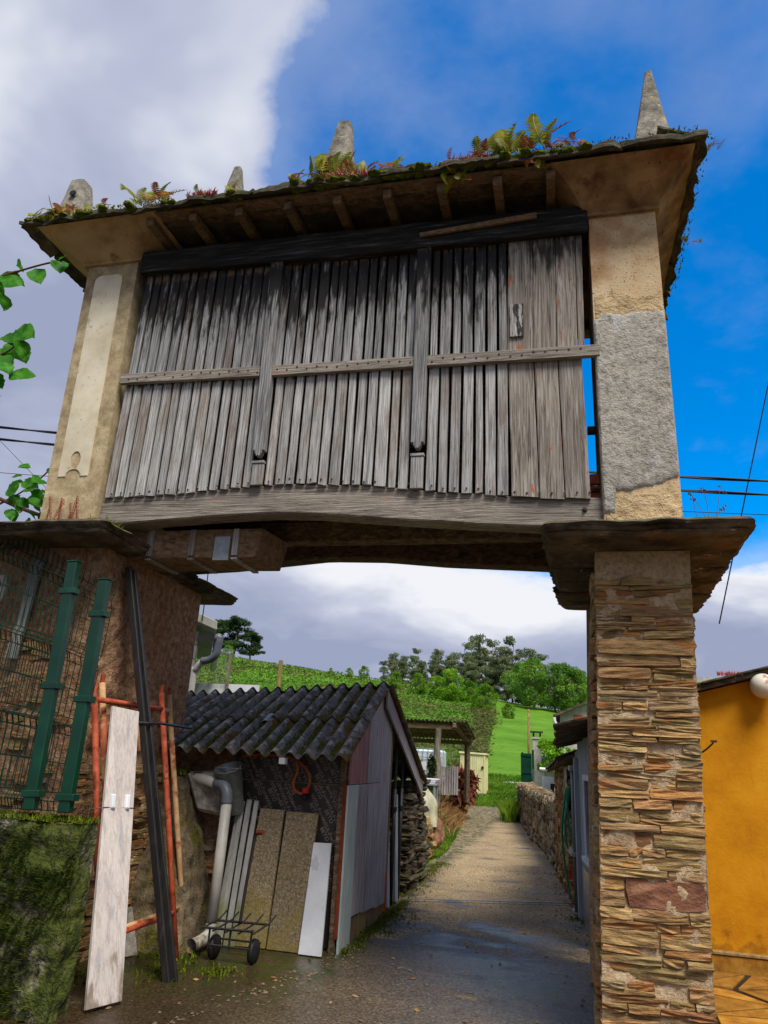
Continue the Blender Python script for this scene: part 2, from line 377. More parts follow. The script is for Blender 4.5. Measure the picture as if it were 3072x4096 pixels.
mat('corrugated', [(.3, (66, 62, 58)), (.5, (112, 107, 101)), (.72, (156, 150, 142)), (.85, (196, 190, 180))], 14, bst=.8, bd=.012, fine=110, fst=.8,
    over=[dict(c=(192, 188, 180), n=9, lo=.62, hi=.74, op=.55, wave=(.156, .14)), dict(c=(104, 92, 26), c2=(86, 58, 30), n2=14, n=5, lo=.53, hi=.62, s=(1, .7, 1), h=.6, wave=(.156, -.13)), dict(c=(40, 38, 36), n=7, lo=.58, hi=.7, op=.7)], rough=.95, rand=False)
mat('plywood_film', [(.3, (42, 34, 28)), (.6, (56, 47, 40)), (.8, (72, 62, 54))], 3, bst=.05, fst=.1, rough=.5, spec=.4, big=.2)
mat('print_ink', [(.3, (128, 115, 101)), (.7, (164, 150, 134))], 30, bst=0, fst=0, rough=.7)
mat('board_grey', [(.28, (92, 84, 84)), (.45, (148, 140, 140)), (.62, (190, 183, 181)), (.8, (226, 220, 217))], 5, stretch=(22, 22, .6), nrough=.72, det=9, bst=.5, bd=.004, fst=.2, var=.08,
    over=[dict(c=(112, 70, 72), n=2.5, s=(4, 6, .5), lo=.54, hi=.70, op=.6), dict(c=(200, 200, 204), n=5, s=(7, 9, .6), lo=.64, hi=.74, op=.6)], rough=.85)
mat('board_pink', [(.3, (132, 88, 86)), (.55, (156, 110, 108)), (.8, (176, 136, 132))], 3, stretch=(4, 6, .7), bst=.2, bd=.004, fst=.2, over=[dict(c=(120, 116, 124), n=3, s=(3, 4, .6), lo=.6, hi=.75, op=.6)], rough=.8)
mat('board_green', [(.3, (150, 164, 156)), (.55, (176, 190, 184)), (.8, (204, 214, 208))], 4, stretch=(8, 8, .8), bst=.6, bd=.005, fst=.3,
    over=[dict(c=(196, 186, 164), n=3, lo=.54, hi=.66, op=.7), dict(c=(60, 56, 48), n=6, s=(7, 7, .5), lo=.68, hi=.71)], rough=.85)
mat('board_white', [(.3, (184, 170, 160)), (.5, (210, 199, 190)), (.8, (230, 222, 214))], 4, stretch=(9, 9, .8), dist=1.2, bst=.35, bd=.004, fst=.2,
    over=[dict(c=(156, 122, 104), n=7, s=(8, 8, .6), lo=.65, hi=.70, op=.6), dict(c=(150, 150, 158), n=3, s=(4, 4, .6), lo=.54, hi=.70, op=.6), dict(c=(112, 96, 76), n=5, s=(3, 3, .6), lo=.80, hi=1.0, op=.8, z=(.7, 0, .45))], rough=.75)
mat('base_wood', [(.3, (96, 76, 46)), (.5, (140, 114, 72)), (.8, (172, 148, 100))], 4, stretch=(8, 8, .9), bst=.6, bd=.006, fst=.3, var=.2, over=[dict(c=(60, 66, 30), n=4, lo=.55, hi=.7, op=.7)], rough=.9)
mat('orange_foam', [(.3, (176, 70, 22)), (.6, (214, 104, 36)), (.8, (226, 140, 70))], 14, bst=.8, bd=.01, fst=.4, rough=.9)
mat('orange_dark', [(.3, (96, 40, 22)), (.6, (126, 56, 32))], 14, bst=.4, fst=.3, rough=.9)
mat('granite', [(.3, (92, 80, 60)), (.5, (138, 122, 94)), (.7, (176, 160, 130))], 60, det=3, bst=.3, bd=.004, fine=150, fst=.3, var=.08,
    speck=(170, .58, .62, (70, 62, 50)), over=[dict(c=(128, 112, 38), n=3, lo=.66, hi=.92, op=.7, z=(.9, 0, .34))], rough=.85)
mat('marble', [(.3, (188, 190, 194)), (.6, (208, 210, 214)), (.8, (224, 226, 229))], 3, bst=.05, fst=.05, rough=.45, spec=.4, big=.08,
    over=[dict(c=(110, 114, 122), n=4, s=(2.2, 1, 1.2), lo=.60, hi=.62, op=.3), dict(c=(150, 146, 50), n=4, lo=.86, hi=1.0, z=(.5, 0, .25), op=.7)])
mat('aluminium', [(.3, (140, 138, 132)), (.6, (174, 172, 166)), (.8, (196, 194, 188))], 6, stretch=(6, 6, .6), bst=.15, fst=.2, rough=.6, var=.1, over=[dict(c=(118, 116, 40), n=3, lo=.64, hi=.9, op=.7, z=(.8, 0, .34))])
mat('pvc_grey', [(.3, (168, 164, 154)), (.6, (192, 188, 178)), (.8, (206, 203, 194))], 5, bst=.05, fst=.05, rough=.45, spec=.4, over=[dict(c=(104, 84, 54), n=4, lo=.78, hi=.95, z=(.45, 0, .38))])
mat('pvc_dark', [(.3, (88, 94, 102)), (.7, (112, 118, 126))], 5, bst=.05, fst=.05, rough=.4, spec=.4)
mat('zinc', [(.3, (110, 114, 112)), (.6, (142, 147, 145)), (.8, (170, 174, 172))], 30, bst=.1, fst=.1, rough=.45, metal=.4)
mat('black_steel', [(.3, (24, 22, 20)), (.6, (40, 38, 36)), (.8, (72, 68, 62))], 6, stretch=(4, 4, .7), bst=.2, fst=.2, rough=.5, spec=.5, over=[dict(c=(96, 54, 30), n=9, lo=.66, hi=.74, op=.6)])
mat('rust_paint', [(.3, (132, 52, 30)), (.55, (178, 82, 52)), (.8, (200, 110, 76))], 9, bst=.4, bd=.004, fst=.3, var=.1, rough=.7,
    over=[dict(c=(86, 40, 24), n=12, lo=.56, hi=.66, op=.85), dict(c=(206, 176, 130), n=5, lo=.66, hi=.72, op=.75)])
mat('rust_cream', [(.3, (172, 130, 88)), (.55, (204, 166, 118)), (.8, (220, 190, 146))], 9, bst=.4, bd=.004, fst=.3, rough=.7, over=[dict(c=(158, 70, 40), n=5, lo=.50, hi=.60, op=.9)])
mat('green_paint', [(.3, (2, 46, 28)), (.6, (4, 60, 38)), (.8, (10, 78, 50))], 5, bst=.03, fst=.04, rough=.32, spec=.5)
mat('green_wire', [(.3, (6, 36, 24)), (.7, (10, 54, 36))], 8, bst=0, fst=0, rough=.5)
mat('green_dark', [(.3, (6, 44, 34)), (.7, (10, 64, 48))], 4, bst=.03, fst=.05, rough=.45)
mat('hose_orange', [(.3, (150, 70, 34)), (.7, (186, 98, 52))], 8, bst=0, fst=0, rough=.5)
mat('hose_green', [(.3, (6, 118, 88)), (.7, (20, 150, 112))], 8, bst=0, fst=0, rough=.4)
mat('red_plastic', [(.3, (196, 34, 24)), (.7, (222, 60, 44))], 8, bst=0, fst=0, rough=.4)
mat('black_plastic', [(.3, (20, 20, 22)), (.7, (36, 36, 38))], 8, bst=0, fst=0, rough=.5)
mat('white_plastic', [(.3, (214, 216, 220)), (.7, (234, 236, 238))], 8, bst=0, fst=.05, rough=.5)
mat('wire', [(.3, (120, 118, 112)), (.7, (150, 148, 142))], 8, bst=0, fst=0, rough=.5)
mat('cable', [(.3, (16, 16, 18)), (.7, (34, 34, 38))], 8, bst=0, fst=0, rough=.6)
mat('yellow_wall', [(.3, (184, 118, 8)), (.5, (202, 136, 14)), (.75, (214, 150, 26))], 3, bst=.25, bd=.006, fine=34, fst=.8, rough=.88, spec=.2, rand=False, big=.08, over=[dict(c=(170, 106, 10), n=3, s=(6, 6, .5), lo=.58, hi=.72, op=.35), dict(c=(138, 84, 14), n=7, lo=.80, hi=1.0, z=(.75, .15, .42), op=.7), dict(c=(222, 176, 80), n=24, lo=.70, hi=.73, op=.6)])
mat('yellow_shed_paint', [(.3, (206, 196, 142)), (.6, (226, 218, 168)), (.8, (236, 230, 190))], 5, stretch=(3, 3, .5), bst=.1, fst=.1, rough=.6, over=[dict(c=(140, 110, 66), n=9, lo=.66, hi=.71, op=.7)])
mat('flagstone', [(.3, (112, 72, 18)), (.5, (152, 104, 32)), (.75, (178, 132, 56))], 7, bst=.5, bd=.01, fst=.4, var=.22, rough=.8)
mat('joint_dark', [(.3, (34, 26, 18)), (.7, (60, 46, 32))], 12, bst=.5, fst=.4, rough=.9)
mat('block_wall', [(.3, (138, 136, 126)), (.55, (164, 162, 152)), (.8, (184, 182, 172))], 9, bst=.4, bd=.008, fst=.4, var=.08, rough=.92)
mat('render_grey', [(.3, (150, 146, 136)), (.55, (180, 176, 166)), (.8, (200, 197, 188))], 5, bst=.3, fst=.3, rough=.9)
mat('white_wall', [(.3, (204, 206, 210)), (.7, (228, 230, 234))], 4, bst=.1, fst=.1, rough=.8)
mat('blue_grey_paint', [(.3, (126, 136, 146)), (.55, (152, 162, 172)), (.8, (176, 184, 192))], 5, stretch=(5, 5, .6), bst=.2, fst=.15, var=.06, rough=.65)
mat('tile_glazed', [(.3, (112, 108, 106)), (.55, (146, 142, 140)), (.8, (172, 168, 166))], 6, bst=.05, fst=.05, var=.12, rough=.3, spec=.5)
mat('brick_red', [(.3, (158, 82, 54)), (.55, (196, 112, 78)), (.8, (216, 140, 106))], 9, bst=.4, bd=.006, fst=.3, var=.22, rough=.9)
mat('tarp', [(.3, (150, 148, 116)), (.55, (192, 190, 158)), (.8, (216, 214, 190))], 4, bst=.4, bd=.02, fst=.1, rough=.7)
mat('ibc_plastic', [(.3, (196, 208, 216)), (.7, (222, 230, 236))], 3, bst=.05, fst=0, rough=.4)
mat('galvanised', [(.3, (130, 136, 140)), (.7, (164, 168, 172))], 20, bst=.05, fst=.05, rough=.45, metal=.3)
mat('pink_plastic', [(.3, (232, 92, 190)), (.7, (244, 130, 210))], 4, bst=0, fst=0, rough=.5)
mat('bark', [(.3, (74, 66, 56)), (.55, (122, 112, 98)), (.8, (164, 154, 138))], 6, stretch=(3, 3, .7), bst=.6, bd=.02, fst=.3, var=.15, rough=.95)
mat('twig', [(.3, (70, 48, 36)), (.7, (112, 78, 58))], 9, bst=.2, fst=.2, rough=.9)
mat('glass_dark', [(.3, (30, 34, 38)), (.7, (48, 54, 58))], 3, bst=0, fst=0, rough=.12, spec=.6)
mat('gravel', [(.3, (84, 80, 72)), (.7, (140, 134, 122))], 60, bst=.6, fst=.5, rough=.95)
def leafmat(name, a, b, c, tr=.35, var=.18, scale=3.0, rough=.6):
    mat(name, [(.3, a), (.5, b), (.72, c)], scale, det=3, bst=0, fst=0, rough=rough, spec=.25, var=var, translucent=tr, big=.25)
leafmat('leaf_eucalyptus', (84, 98, 66), (118, 132, 88), (156, 164, 118), .35, .15, .35)
leafmat('leaf_green', (70, 112, 32), (108, 152, 50), (148, 184, 74), .4, .15, .4)
leafmat('leaf_bright', (76, 122, 14), (118, 166, 30), (158, 196, 58), .4, .15, .6)
leafmat('leaf_pine', (36, 58, 30), (56, 84, 42), (84, 112, 58), .25, .15, .4)
leafmat('leaf_cypress', (26, 42, 16), (48, 66, 24), (80, 92, 36), .15, .1, 2.0)
leafmat('leaf_near', (30, 96, 10), (62, 138, 18), (104, 174, 40), .45, .2, 14)
leafmat('fern_leaf', (84, 104, 18), (140, 146, 32), (196, 182, 56), .35, .25, 14)
leafmat('fern_red', (112, 44, 22), (156, 84, 34), (190, 140, 50), .3, .25, 20)
leafmat('sedum', (150, 62, 74), (190, 104, 106), (210, 160, 110), .2, .2, 40)
leafmat('bracken', (56, 92, 20), (84, 124, 32), (116, 148, 52), .45, .0, .16)
leafmat('bracken_dark', (78, 88, 38), (104, 108, 54), (134, 130, 76), .4, .0, .2)
leafmat('grass_blade', (58, 100, 14), (94, 136, 24), (140, 164, 52), .35, .0, .5)
leafmat('dry_grass', (134, 98, 58), (176, 136, 86), (204, 170, 120), .25, .0, 1.5)
leafmat('dead_leaf', (84, 40, 26), (118, 62, 40), (146, 92, 62), .2, .0, 2)
leafmat('red_stalk', (132, 46, 40), (164, 74, 62), (186, 110, 84), .2, .15, 40)

mat('cornice_dark', [(.3, (104, 76, 50)), (.5, (142, 110, 76)), (.75, (178, 148, 108))], 5, bst=.6, bd=.014, fine=60, fst=.6,
    over=[dict(c=(66, 50, 36), n=4, lo=.54, hi=.70, op=.8), dict(c=(44, 34, 26), n=26, lo=.65, hi=.69, op=.85), dict(c=(140, 84, 48), n=2, lo=.54, hi=.72, op=.5)], rough=.94)
mat('red_stone', [(.3, (96, 60, 46)), (.5, (138, 94, 70)), (.75, (186, 142, 106))], 5, stretch=(1, 1, 2), bst=.9, bd=.02, fine=50, fst=.6, over=[dict(c=(196, 150, 92), n=3, lo=.58, hi=.70, op=.7)], rough=.88)

mat('rubble_stone', [(.3, (84, 76, 64)), (.5, (136, 126, 108)), (.75, (188, 178, 158))], 9, stretch=(1, 1, 2), bst=.8, bd=.02, fine=40, fst=.5, var=.35,
    objramp=[(0, (255, 240, 216)), (.4, (232, 232, 226)), (.7, (255, 226, 190)), (.85, (214, 216, 216)), (1, (250, 206, 160))], over=[dict(c=(54, 48, 38), n=4, lo=.6, hi=.72, op=.6), dict(c=(190, 188, 178), n=10, lo=.66, hi=.70, op=.6)], rough=.92)
# ------------------------------------------------------------------ ground, lane
def terrain(x, y):
    tt = min(max((y - 31.0) / 92.0, 0.0), 1.0)
    H = 10.6 - .125 * min(max(x, -95.0), 60.0)
    z = H * (tt ** 1.12)
    if y > 123: z += min((y - 123) * .02, 1.5) - max(0, y - 170) * .05
    if y > 34: z += .35 * fbm(x * .06, y * .06, 3.3, 3) * min(1, (y - 34) / 20)
    # a bank left of the lane
    b = max(0.0, 1 - abs(y - 19.5) / 9.0)
    e = lane_left(y) - .10
    if x < e and 10.5 < y < 31: z = max(z, min(.62, (e - x) * .75) * min(1, b * 1.6))
    return z
def lane_left(y):
    ys = [(-5, -1.7), (8.6, -1.83), (10.2, -1.95), (12.5, -2.05), (15.3, -2.16), (19.6, -2.5), (24.7, -3.06), (29, -3.5), (36, -5.2), (60, -12)]
    return float(np.interp(y, [a for a, b in ys], [b for a, b in ys]))
def lane_right(y):
    ys = [(-5, .42), (7.8, .34), (10.0, .18), (13.8, -.14), (19.8, -.76), (25.5, -1.35), (30, -1.7), (36, -2.9), (60, -9.5)]
    return float(np.interp(y, [a for a, b in ys], [b for a, b in ys]))
mb = MB()
xs = [-900, -500, -300, -200] + [-150 + 5 * i for i in range(20)] + [-50 + 2.5 * i for i in range(14)] + [-15 + .5 * i for i in range(24)] + [-3 + .3 * i for i in range(16)] + [2 + 1 * i for i in range(10)] + [14 + 6 * i for i in range(12)] + [120, 200, 400, 900]
ysg = [-300, -100, -40, -20, -10, -5] + [i for i in range(-2, 10)] + [10 + .5 * i for i in range(44)] + [32 + 2 * i for i in range(50)] + [134 + 6 * i for i in range(10)] + [210, 260, 340, 500, 900]
nx, ny = len(xs), len(ysg)
for yy in ysg:
    for xx in xs:
        z = terrain(xx, yy) - .012
        mb.v.append((xx, yy, z))
for j in range(ny - 1):
    for i in range(nx - 1):
        a = j * nx + i; mb.f.append((a, a + 1, a + nx + 1, a + nx))
# ground colour: wet dirt by the lane, bright meadow, bracken hillside
m = bpy.data.materials.new('ground'); m.use_nodes = True; t = T(m.node_tree); bs = m.node_tree.nodes['Principled BSDF']
p = t.pos((1, 1, 1), False)
g = t.ramp(t.noise(p, .22, 8, .7), [(.3, lin((72, 112, 26))), (.5, lin((90, 132, 34))), (.7, lin((110, 148, 46)))])
g = t.mix(t.step(t.noise(p, 2.2, 6, .7), .45, .75), g, lin((78, 114, 28)))
d = t.ramp(t.noise(p, 9, 8, .7), [(.3, lin((46, 42, 28))), (.6, lin((78, 70, 46)))])
d = t.mix(t.step(t.noise(p, 2.4, 6, .7), .48, .62), d, lin((52, 66, 20)))
sz = t.n('ShaderNodeSeparateXYZ'); t.put(sz.inputs[0], p)
far = t.step(t.math('ADD', sz.outputs[1], t.math('MULTIPLY', t.noise(p, 1.2, 5, .7), 3.0)), 11.5, 14.0)
t.put(bs.inputs['Base Color'], t.mix(far, d, g)); bs.inputs['Roughness'].default_value = .95; bs.inputs['Specular IOR Level'].default_value = .1
t.put(bs.inputs['Normal'], t.bump(t.noise(p, 6, 8, .75), .6, .08))
obj('ground', mb, m, smooth=True, kind='structure', fix=False)

# lane: cast concrete, damp, puddled near the viewer
m = bpy.data.materials.new('lane_concrete'); m.use_nodes = True; t = T(m.node_tree); bs = m.node_tree.nodes['Principled BSDF']
p = t.pos((1, 1, 1), False)
c = t.ramp(t.noise(p, 48, 4, .75), [(.30, lin((78, 60, 38))), (.5, lin((158, 134, 96))), (.68, lin((226, 206, 166)))])
c = t.mix(1.0, c, t.ramp(t.noise(p, 1.0, 6, .65), [(.3, (.62, .62, .62)), (.7, (1.1, 1.08, 1.04))]), 'MULTIPLY')
sz = t.n('ShaderNodeSeparateXYZ'); t.put(sz.inputs[0], p)
near = t.n('ShaderNodeMapRange'); t.put(near.inputs[0], sz.outputs[1]); near.inputs[1].default_value = 9.6; near.inputs[2].default_value = 6.4
streak = t.noise(t.vmath('MULTIPLY', p, (.8, 1.5, 1)), 1.3, 6, .62)
wetm = t.step(t.math('ADD', streak, t.math('MULTIPLY', near.outputs[0], .30)), .54, .70)
# damp track along the left edge further on
edge = t.math('ADD', sz.outputs[0], t.math('MULTIPLY', sz.outputs[1], .03))
damp = t.math('MULTIPLY', t.step(edge, -1.25, -1.75), t.step(sz.outputs[1], 15.0, 12.5))
wetm = t.math('MAXIMUM', wetm, t.math('MULTIPLY', damp, t.step(streak, .36, .55)))
edgeR = t.math('ADD', sz.outputs[0], t.math('MULTIPLY', sz.outputs[1], .075))
dampR = t.math('MULTIPLY', t.step(edgeR, .55, .9), t.step(sz.outputs[1], 17.0, 14.5))
wetm = t.math('MAXIMUM', wetm, t.math('MULTIPLY', dampR, t.math('MULTIPLY', t.step(streak, .38, .6), .8)))
c = t.mix(t.math('MULTIPLY', wetm, .9), c, t.mix(1.0, c, (.27, .27, .285, 1), 'MULTIPLY'))
moss = t.math('MULTIPLY', t.step(t.math('ADD', sz.outputs[0], t.math('MULTIPLY', t.noise(p, 3, 6, .7), .55)), -1.35, -1.62), t.step(sz.outputs[1], 4.6, 6.2))
mud_shade = t.math('MULTIPLY', t.step(t.math('ADD', sz.outputs[0], t.math('MULTIPLY', t.noise(p, 1.6, 5, .7), 1.2)), -.9, -1.9), t.step(sz.outputs[1], 8.5, 7.0))  # wet mud at near left, with the corner's shade painted into its dark tone
c = t.mix(t.math('MULTIPLY', mud_shade, .9), c, t.mix(1.0, c, (.34, .28, .22, 1), 'MULTIPLY'))
c = t.mix(t.math('MULTIPLY', moss, t.step(t.noise(p, 7, 6, .7), .40, .60)), c, lin((48, 58, 18)))
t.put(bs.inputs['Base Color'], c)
pool = t.step(t.math('ADD', streak, t.math('MULTIPLY', near.outputs[0], .22)), .58, .74)
t.put(bs.inputs['Roughness'], t.math('SUBTRACT', t.math('SUBTRACT', .9, t.math('MULTIPLY', wetm, .40)), t.math('MULTIPLY', pool, .26)))
bs.inputs['Specular IOR Level'].default_value = .5
hgt = t.noise(p, 60, 4, .7)
nd = t.bump(hgt, .8, .008); t.put(bs.inputs['Normal'], t.bump(t.noise(p, 9, 4, .6), .25, .012, nd))
LANE = m
# each cast bay is a slab of its own
lane = thing('lane', 'damp brown concrete lane running under the granary', 'lane', (-.8, 8, 0)); del lane['category']; del lane['label']; lane['kind'] = 'structure'
bays = [-4, 2.6, 9.72, 14.9, 19.5, 24.2, 29.5, 36]
for k in range(len(bays) - 1):
    y0, y1 = bays[k] + .012, bays[k + 1] - .012
    mb = MB(); nj = 10; ni = 8
    def edgel(y):
        base = lane_left(y) if y > 8.7 else np.interp(y, [-5, 5.0, 6.7, 8.7], [-9.0, -6.5, -3.7, lane_left(8.7)])
        return base + (.06 * fbm(0, y * 1.3, 5, 4) if y > 8 else 0)
    def edger(y): return lane_right(y) + .04 * fbm(3, y * 1.3, 5, 4) if y > 7 else np.interp(y, [-5, 7], [6.0, 1.2])
    def fn(u, v):
        y = y0 + (y1 - y0) * v; a, b = edgel(y), edger(y); x = a + (b - a) * u
        y += float(np.interp(y, [5, 9.7], [0, .41])) * (x + .8)
        return (x, y, .006 + .004 * fbm(x * .8, y * .8, 1, 3))
    mb.grid(fn, ni, nj)
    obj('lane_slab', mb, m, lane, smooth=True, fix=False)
# pale strip across the lane
mb = MB(); P0 = [(-1.86, 9.42), (.18, 10.26)]
mb.prism([(-1.86, 9.42, .002), (.18, 10.26, .002), (.18, 10.31, .002), (-1.86, 9.455, .002)], (0, 0, .012))
obj('joint_strip', mb, 'galvanised', lane)
# ------------------------------------------------------------------ the granary on its two piers
GR = thing('granary', 'old raised granary of grey planks and stone piers spanning the lane', 'granary', (-1.7, 5.9, 0))
def px_l(z): return .205 + .030 * z          # the right pier leans a little
def px_r(z): return .815 + .034 * z
# right pier: mortar core with stones bedded in it
pier = None
mb = MB(); ZT = 3.05; LEAN = .045
def face(x0f, x1f, y0, y1, nrm, nu, nv, amp=.026, off=.010):
    def fn(u, v):
        z = -.1 + (ZT + .1) * v
        y = y0 + (y1 - y0) * u; x = x0f(z) + (x1f(z) - x0f(z)) * u + LEAN * (y - 5.0) * (1 if nrm[0] < 0 else (1 - u if nrm[1] > 0 else 0) if nrm[0] <= 0 else 0)
        d = -off + amp * fbm(x * 6 + 11, y * 6, z * 6, 4) + (.006 * fbm(x * 30, y * 30, z * 30, 2))
        if z > 2.86: d = max(d, .004) + .004
        e = min(u, 1 - u); d *= min(1, e * 8 + .2)
        return (x + nrm[0] * d, y + nrm[1] * d, z)
    mb.grid(fn, nu, nv)
face(px_l, px_r, 5.02, 5.02, (0, -1), 22, 110)
face(px_r, px_r, 5.02, 6.75, (1, 0), 20, 60)
face(px_r, px_l, 6.75, 6.75, (0, 1), 8, 30)
face(px_l, px_l, 6.75, 5.02, (-1, 0), 40, 110)
pier = obj('stone_pier', mb, 'mortar', GR, smooth=True, label='narrow dry-laid slate pier with pinkish mortar')
STV = [rough_stone(100 + i, 2, .06, .25) for i in range(16)]
for me in STV: me.materials.append(MATS['slate_stone'])
REDST = rough_stone(999, 2, .05, .3); REDST.materials.append(MATS['red_stone'])
z = .02; zi = 0; cnt = 0
big_rows = {1.05: ('red', .19)}
while z < 2.84:
    h = rnd.choice([.028, .036, .044, .05, .058, .066, .075, .085, .1, .12, .05])
    if .80 < z < .86: h = .165
    if 2.33 < z < 2.36: h = .11
    if z + h > 2.86: h = 2.865 - z
    if h < .02: break
    xl, xr = px_l(z) + .002, px_r(z) - .002
    x = xl - rnd.uniform(0, .012)
    while x < xr - .04:
        Lh = rnd.uniform(.10, .46) if h < .06 else rnd.uniform(.14, .56)
        if .80 < z < .86: Lh = .15 if x < xl + .1 else .5
        if 2.33 < z < 2.36: Lh = .7
        if x + Lh > xr - .09: Lh = xr - x + rnd.uniform(0, .02)
        skip = (rnd.random() < (.40 if 1.1 < z < 2.25 else .12)) and h < .08 and Lh < .3 and x > xl + .08 and x + Lh < xr - .08
        if not skip and cnt < 290:
            red = .80 < z < .86 and Lh > .3
            parts_ = [(0.0, Lh, 0.0, h)]
            if h > .06 and rnd.random() < .5 and not red and not (2.33 < z < 2.36):
                c1 = rnd.uniform(.35, .65); lx = rnd.uniform(.35, .7) * Lh
                parts_ = [(0, Lh, 0, h * c1), (0, lx, h * c1, h * (1 - c1)), (lx, Lh - lx, h * c1, h * (1 - c1))] if rnd.random() < .5 and Lh > .2 else [(0, Lh, 0, h * c1), (0, Lh, h * c1, h * (1 - c1))]
            for (ox, sw, oz, sh) in parts_:
                proud = rnd.uniform(-.008, .022); dp = rnd.uniform(.10, .16)
                inst('stone', REDST if red else rnd.choice(STV), 'slate_stone', pier, (x + ox + sw / 2, 5.02 - proud + dp / 2, z + oz + sh / 2), (0, rnd.gauss(0, .018), rnd.gauss(0, .03)),
                     ((sw - .006) * rnd.choice([1, -1]), dp, sh * rnd.uniform(.86, .99)))
                cnt += 1
        x += Lh
    # side face towards the lane
    y = 5.10
    while y < 6.72 and cnt < 290 and zi % 2 == 0:
        Lh = rnd.uniform(.2, .5); hh = min(h * 2.1, .14)
        inst('stone', rnd.choice(STV), 'slate_stone', pier, (px_l(z) + LEAN * (y - 5) + .03 - rnd.uniform(0, .02), y + Lh / 2, z + hh / 2), (rnd.gauss(0, .02), 0, rnd.gauss(0, .03)), (.10, Lh - .01, hh * .9))
        y += Lh * rnd.uniform(1.0, 1.7); cnt += 1
    z += h; zi += 1

# left pier: rough plaster over rubble
mb = MB(); LX, LZ = -3.62, 3.14
def lface(p0, p1, nrm, nu, nv, amp=.05):
    def fn(u, v):
        z = -.1 + (LZ + .1) * v; x = p0[0] + (p1[0] - p0[0]) * u; y = p0[1] + (p1[1] - p0[1]) * u
        k = np.interp(z, [0, 1.2, 2.2, 2.6, 3.1], [1, 1, .7, .3, .25])
        d = amp * k * fbm(x * 3.2 + 7, y * 3.2 + 3, z * 4.5, 5) + .012 * fbm(x * 17, y * 17, z * 20, 3)
        d *= min(1, min(u, 1 - u) * 10 + .15)
        return (x + nrm[0] * d, y + nrm[1] * d, z)
    mb.grid(fn, nu, nv)
lface((-6.2, 5.0), (LX, 5.0), (0, -1), 80, 90); lface((LX, 5.0), (LX, 6.72), (1, 0), 60, 110); lface((LX, 6.72), (-6.2, 6.72), (0, 1), 20, 20)
lp = obj('plastered_pier', mb, 'pier_plaster', GR, smooth=True, label='broad pier of brown crumbling plaster over rubble')
z = .03; n_ = 0
while z < 1.75:                                          # bare rubble low on the lane side
    h = rnd.uniform(.035, .085); y = 5.03
    while y < 6.70 and n_ < 200:
        L_ = rnd.uniform(.08, .26)
        if fbm(y * 1.8, z * 1.8, 4, 3) + (1.1 - z) * .45 > -.05:
            inst('stone', rnd.choice(STV), 'slate_stone', lp, (LX - .012 + rnd.uniform(-.012, .016), y + L_ / 2, z + h / 2), (rnd.gauss(0, .06), 0, rnd.gauss(0, .05)), (rnd.uniform(.06, .10), L_ * .93, h * .9)); n_ += 1
        y += L_
    z += h
for k in range(95):
    z = rnd.uniform(.3, 1.9)
    L_, H_ = rnd.uniform(.08, .24), rnd.uniform(.025, .07)
    if k % 4 == 0: inst('stone', rnd.choice(STV), 'slate_stone', lp, (LX + .004, rnd.uniform(5.1, 6.62), z), (rnd.gauss(0, .1), 0, 0), (rnd.uniform(.02, .05), L_, H_))
    else: inst('stone', rnd.choice(STV), 'slate_stone', lp, (rnd.uniform(-5.3, -3.75), 5.0 - .004, z + .5), (0, rnd.gauss(0, .1), 0), (L_, rnd.uniform(.02, .05), H_))

# overhanging capstones (several slabs each)
def capslab(quad, z0, z1, m='dark_slate', seed=0, nn_=16):
    mb = MB(); q = [np.array(p) for p in quad]; ring = []
    r = random.Random(seed)
    for i in range(4):
        a, b = q[i], q[(i + 1) % 4]
        for k in range(nn_):
            f = k / nn_; p = a + (b - a) * f
            c = (q[0] + q[2]) / 2; dd = (p - c) / np.linalg.norm(p - c)
            e = .022 * fbm(p[0] * 5 + seed, p[1] * 5, 1.7, 3)
            if k == 0: e -= .03
            ring.append(p + dd * e)
    K = len(ring); c = sum(ring) / K
    lv = []
    H_ = z1 - z0; prof = ((0, -.06), (.22, -.030), (.25, -.052), (.50, -.006), (.54, -.028), (.80, .006), (1.0, -.026))
    for L_, (fz, s_) in enumerate(prof):
        for p in ring:
            dd = (p - c) / np.linalg.norm(p - c)
            pp = p + dd * (s_ + .022 * fbm(p[0] * 9 + L_ // 2 * 3.1, p[1] * 9, seed + L_ // 2, 4))
            lv.append((pp[0], pp[1], z0 + H_ * fz + .008 * fbm(pp[0] * 4, pp[1] * 4, seed, 3)))
    mb.v = lv
    for L_ in range(6):
        for i in range(K): mb.f.append((L_ * K + i, L_ * K + (i + 1) % K, (L_ + 1) * K + (i + 1) % K, (L_ + 1) * K + i))
    # fan caps with a mid ring for slight relief
    for base, zc in ((0, z0), (6 * K, z1)):
        mid = []
        for i in range(K):
            p = np.array(lv[base + i][:2]); pp = c + (p - c) * .5
            mb.v.append((pp[0], pp[1], zc + .014 * fbm(pp[0] * 3, pp[1] * 3, zc + seed, 3))); mid.append(len(mb.v) - 1)
        mb.v.append((c[0], c[1], zc)); ci = len(mb.v) - 1
        for i in range(K):
            mb.f.append((base + i, base + (i + 1) % K, mid[(i + 1) % K], mid[i])); mb.f.append((mid[i], mid[(i + 1) % K], ci))
    o = obj('capstone', mb, m, GR)
    auto_smooth(o, 22); return o
capslab([(-.07, 4.6), (1.26, 4.58), (1.29, 5.52), (-.04, 5.50)], 3.055, 3.155, seed=1)
capslab([(-.03, 5.53), (1.30, 5.55), (1.33, 6.36), (.01, 6.30)], 3.05, 3.145, seed=2)
capslab([(.00, 6.34), (1.33, 6.40), (1.36, 7.16), (.05, 7.02)], 3.04, 3.13, seed=3)
capslab([(-5.3, 4.55), (-3.36, 4.55), (-3.40, 5.45), (-5.3, 5.5)], 3.145, 3.245, seed=4)
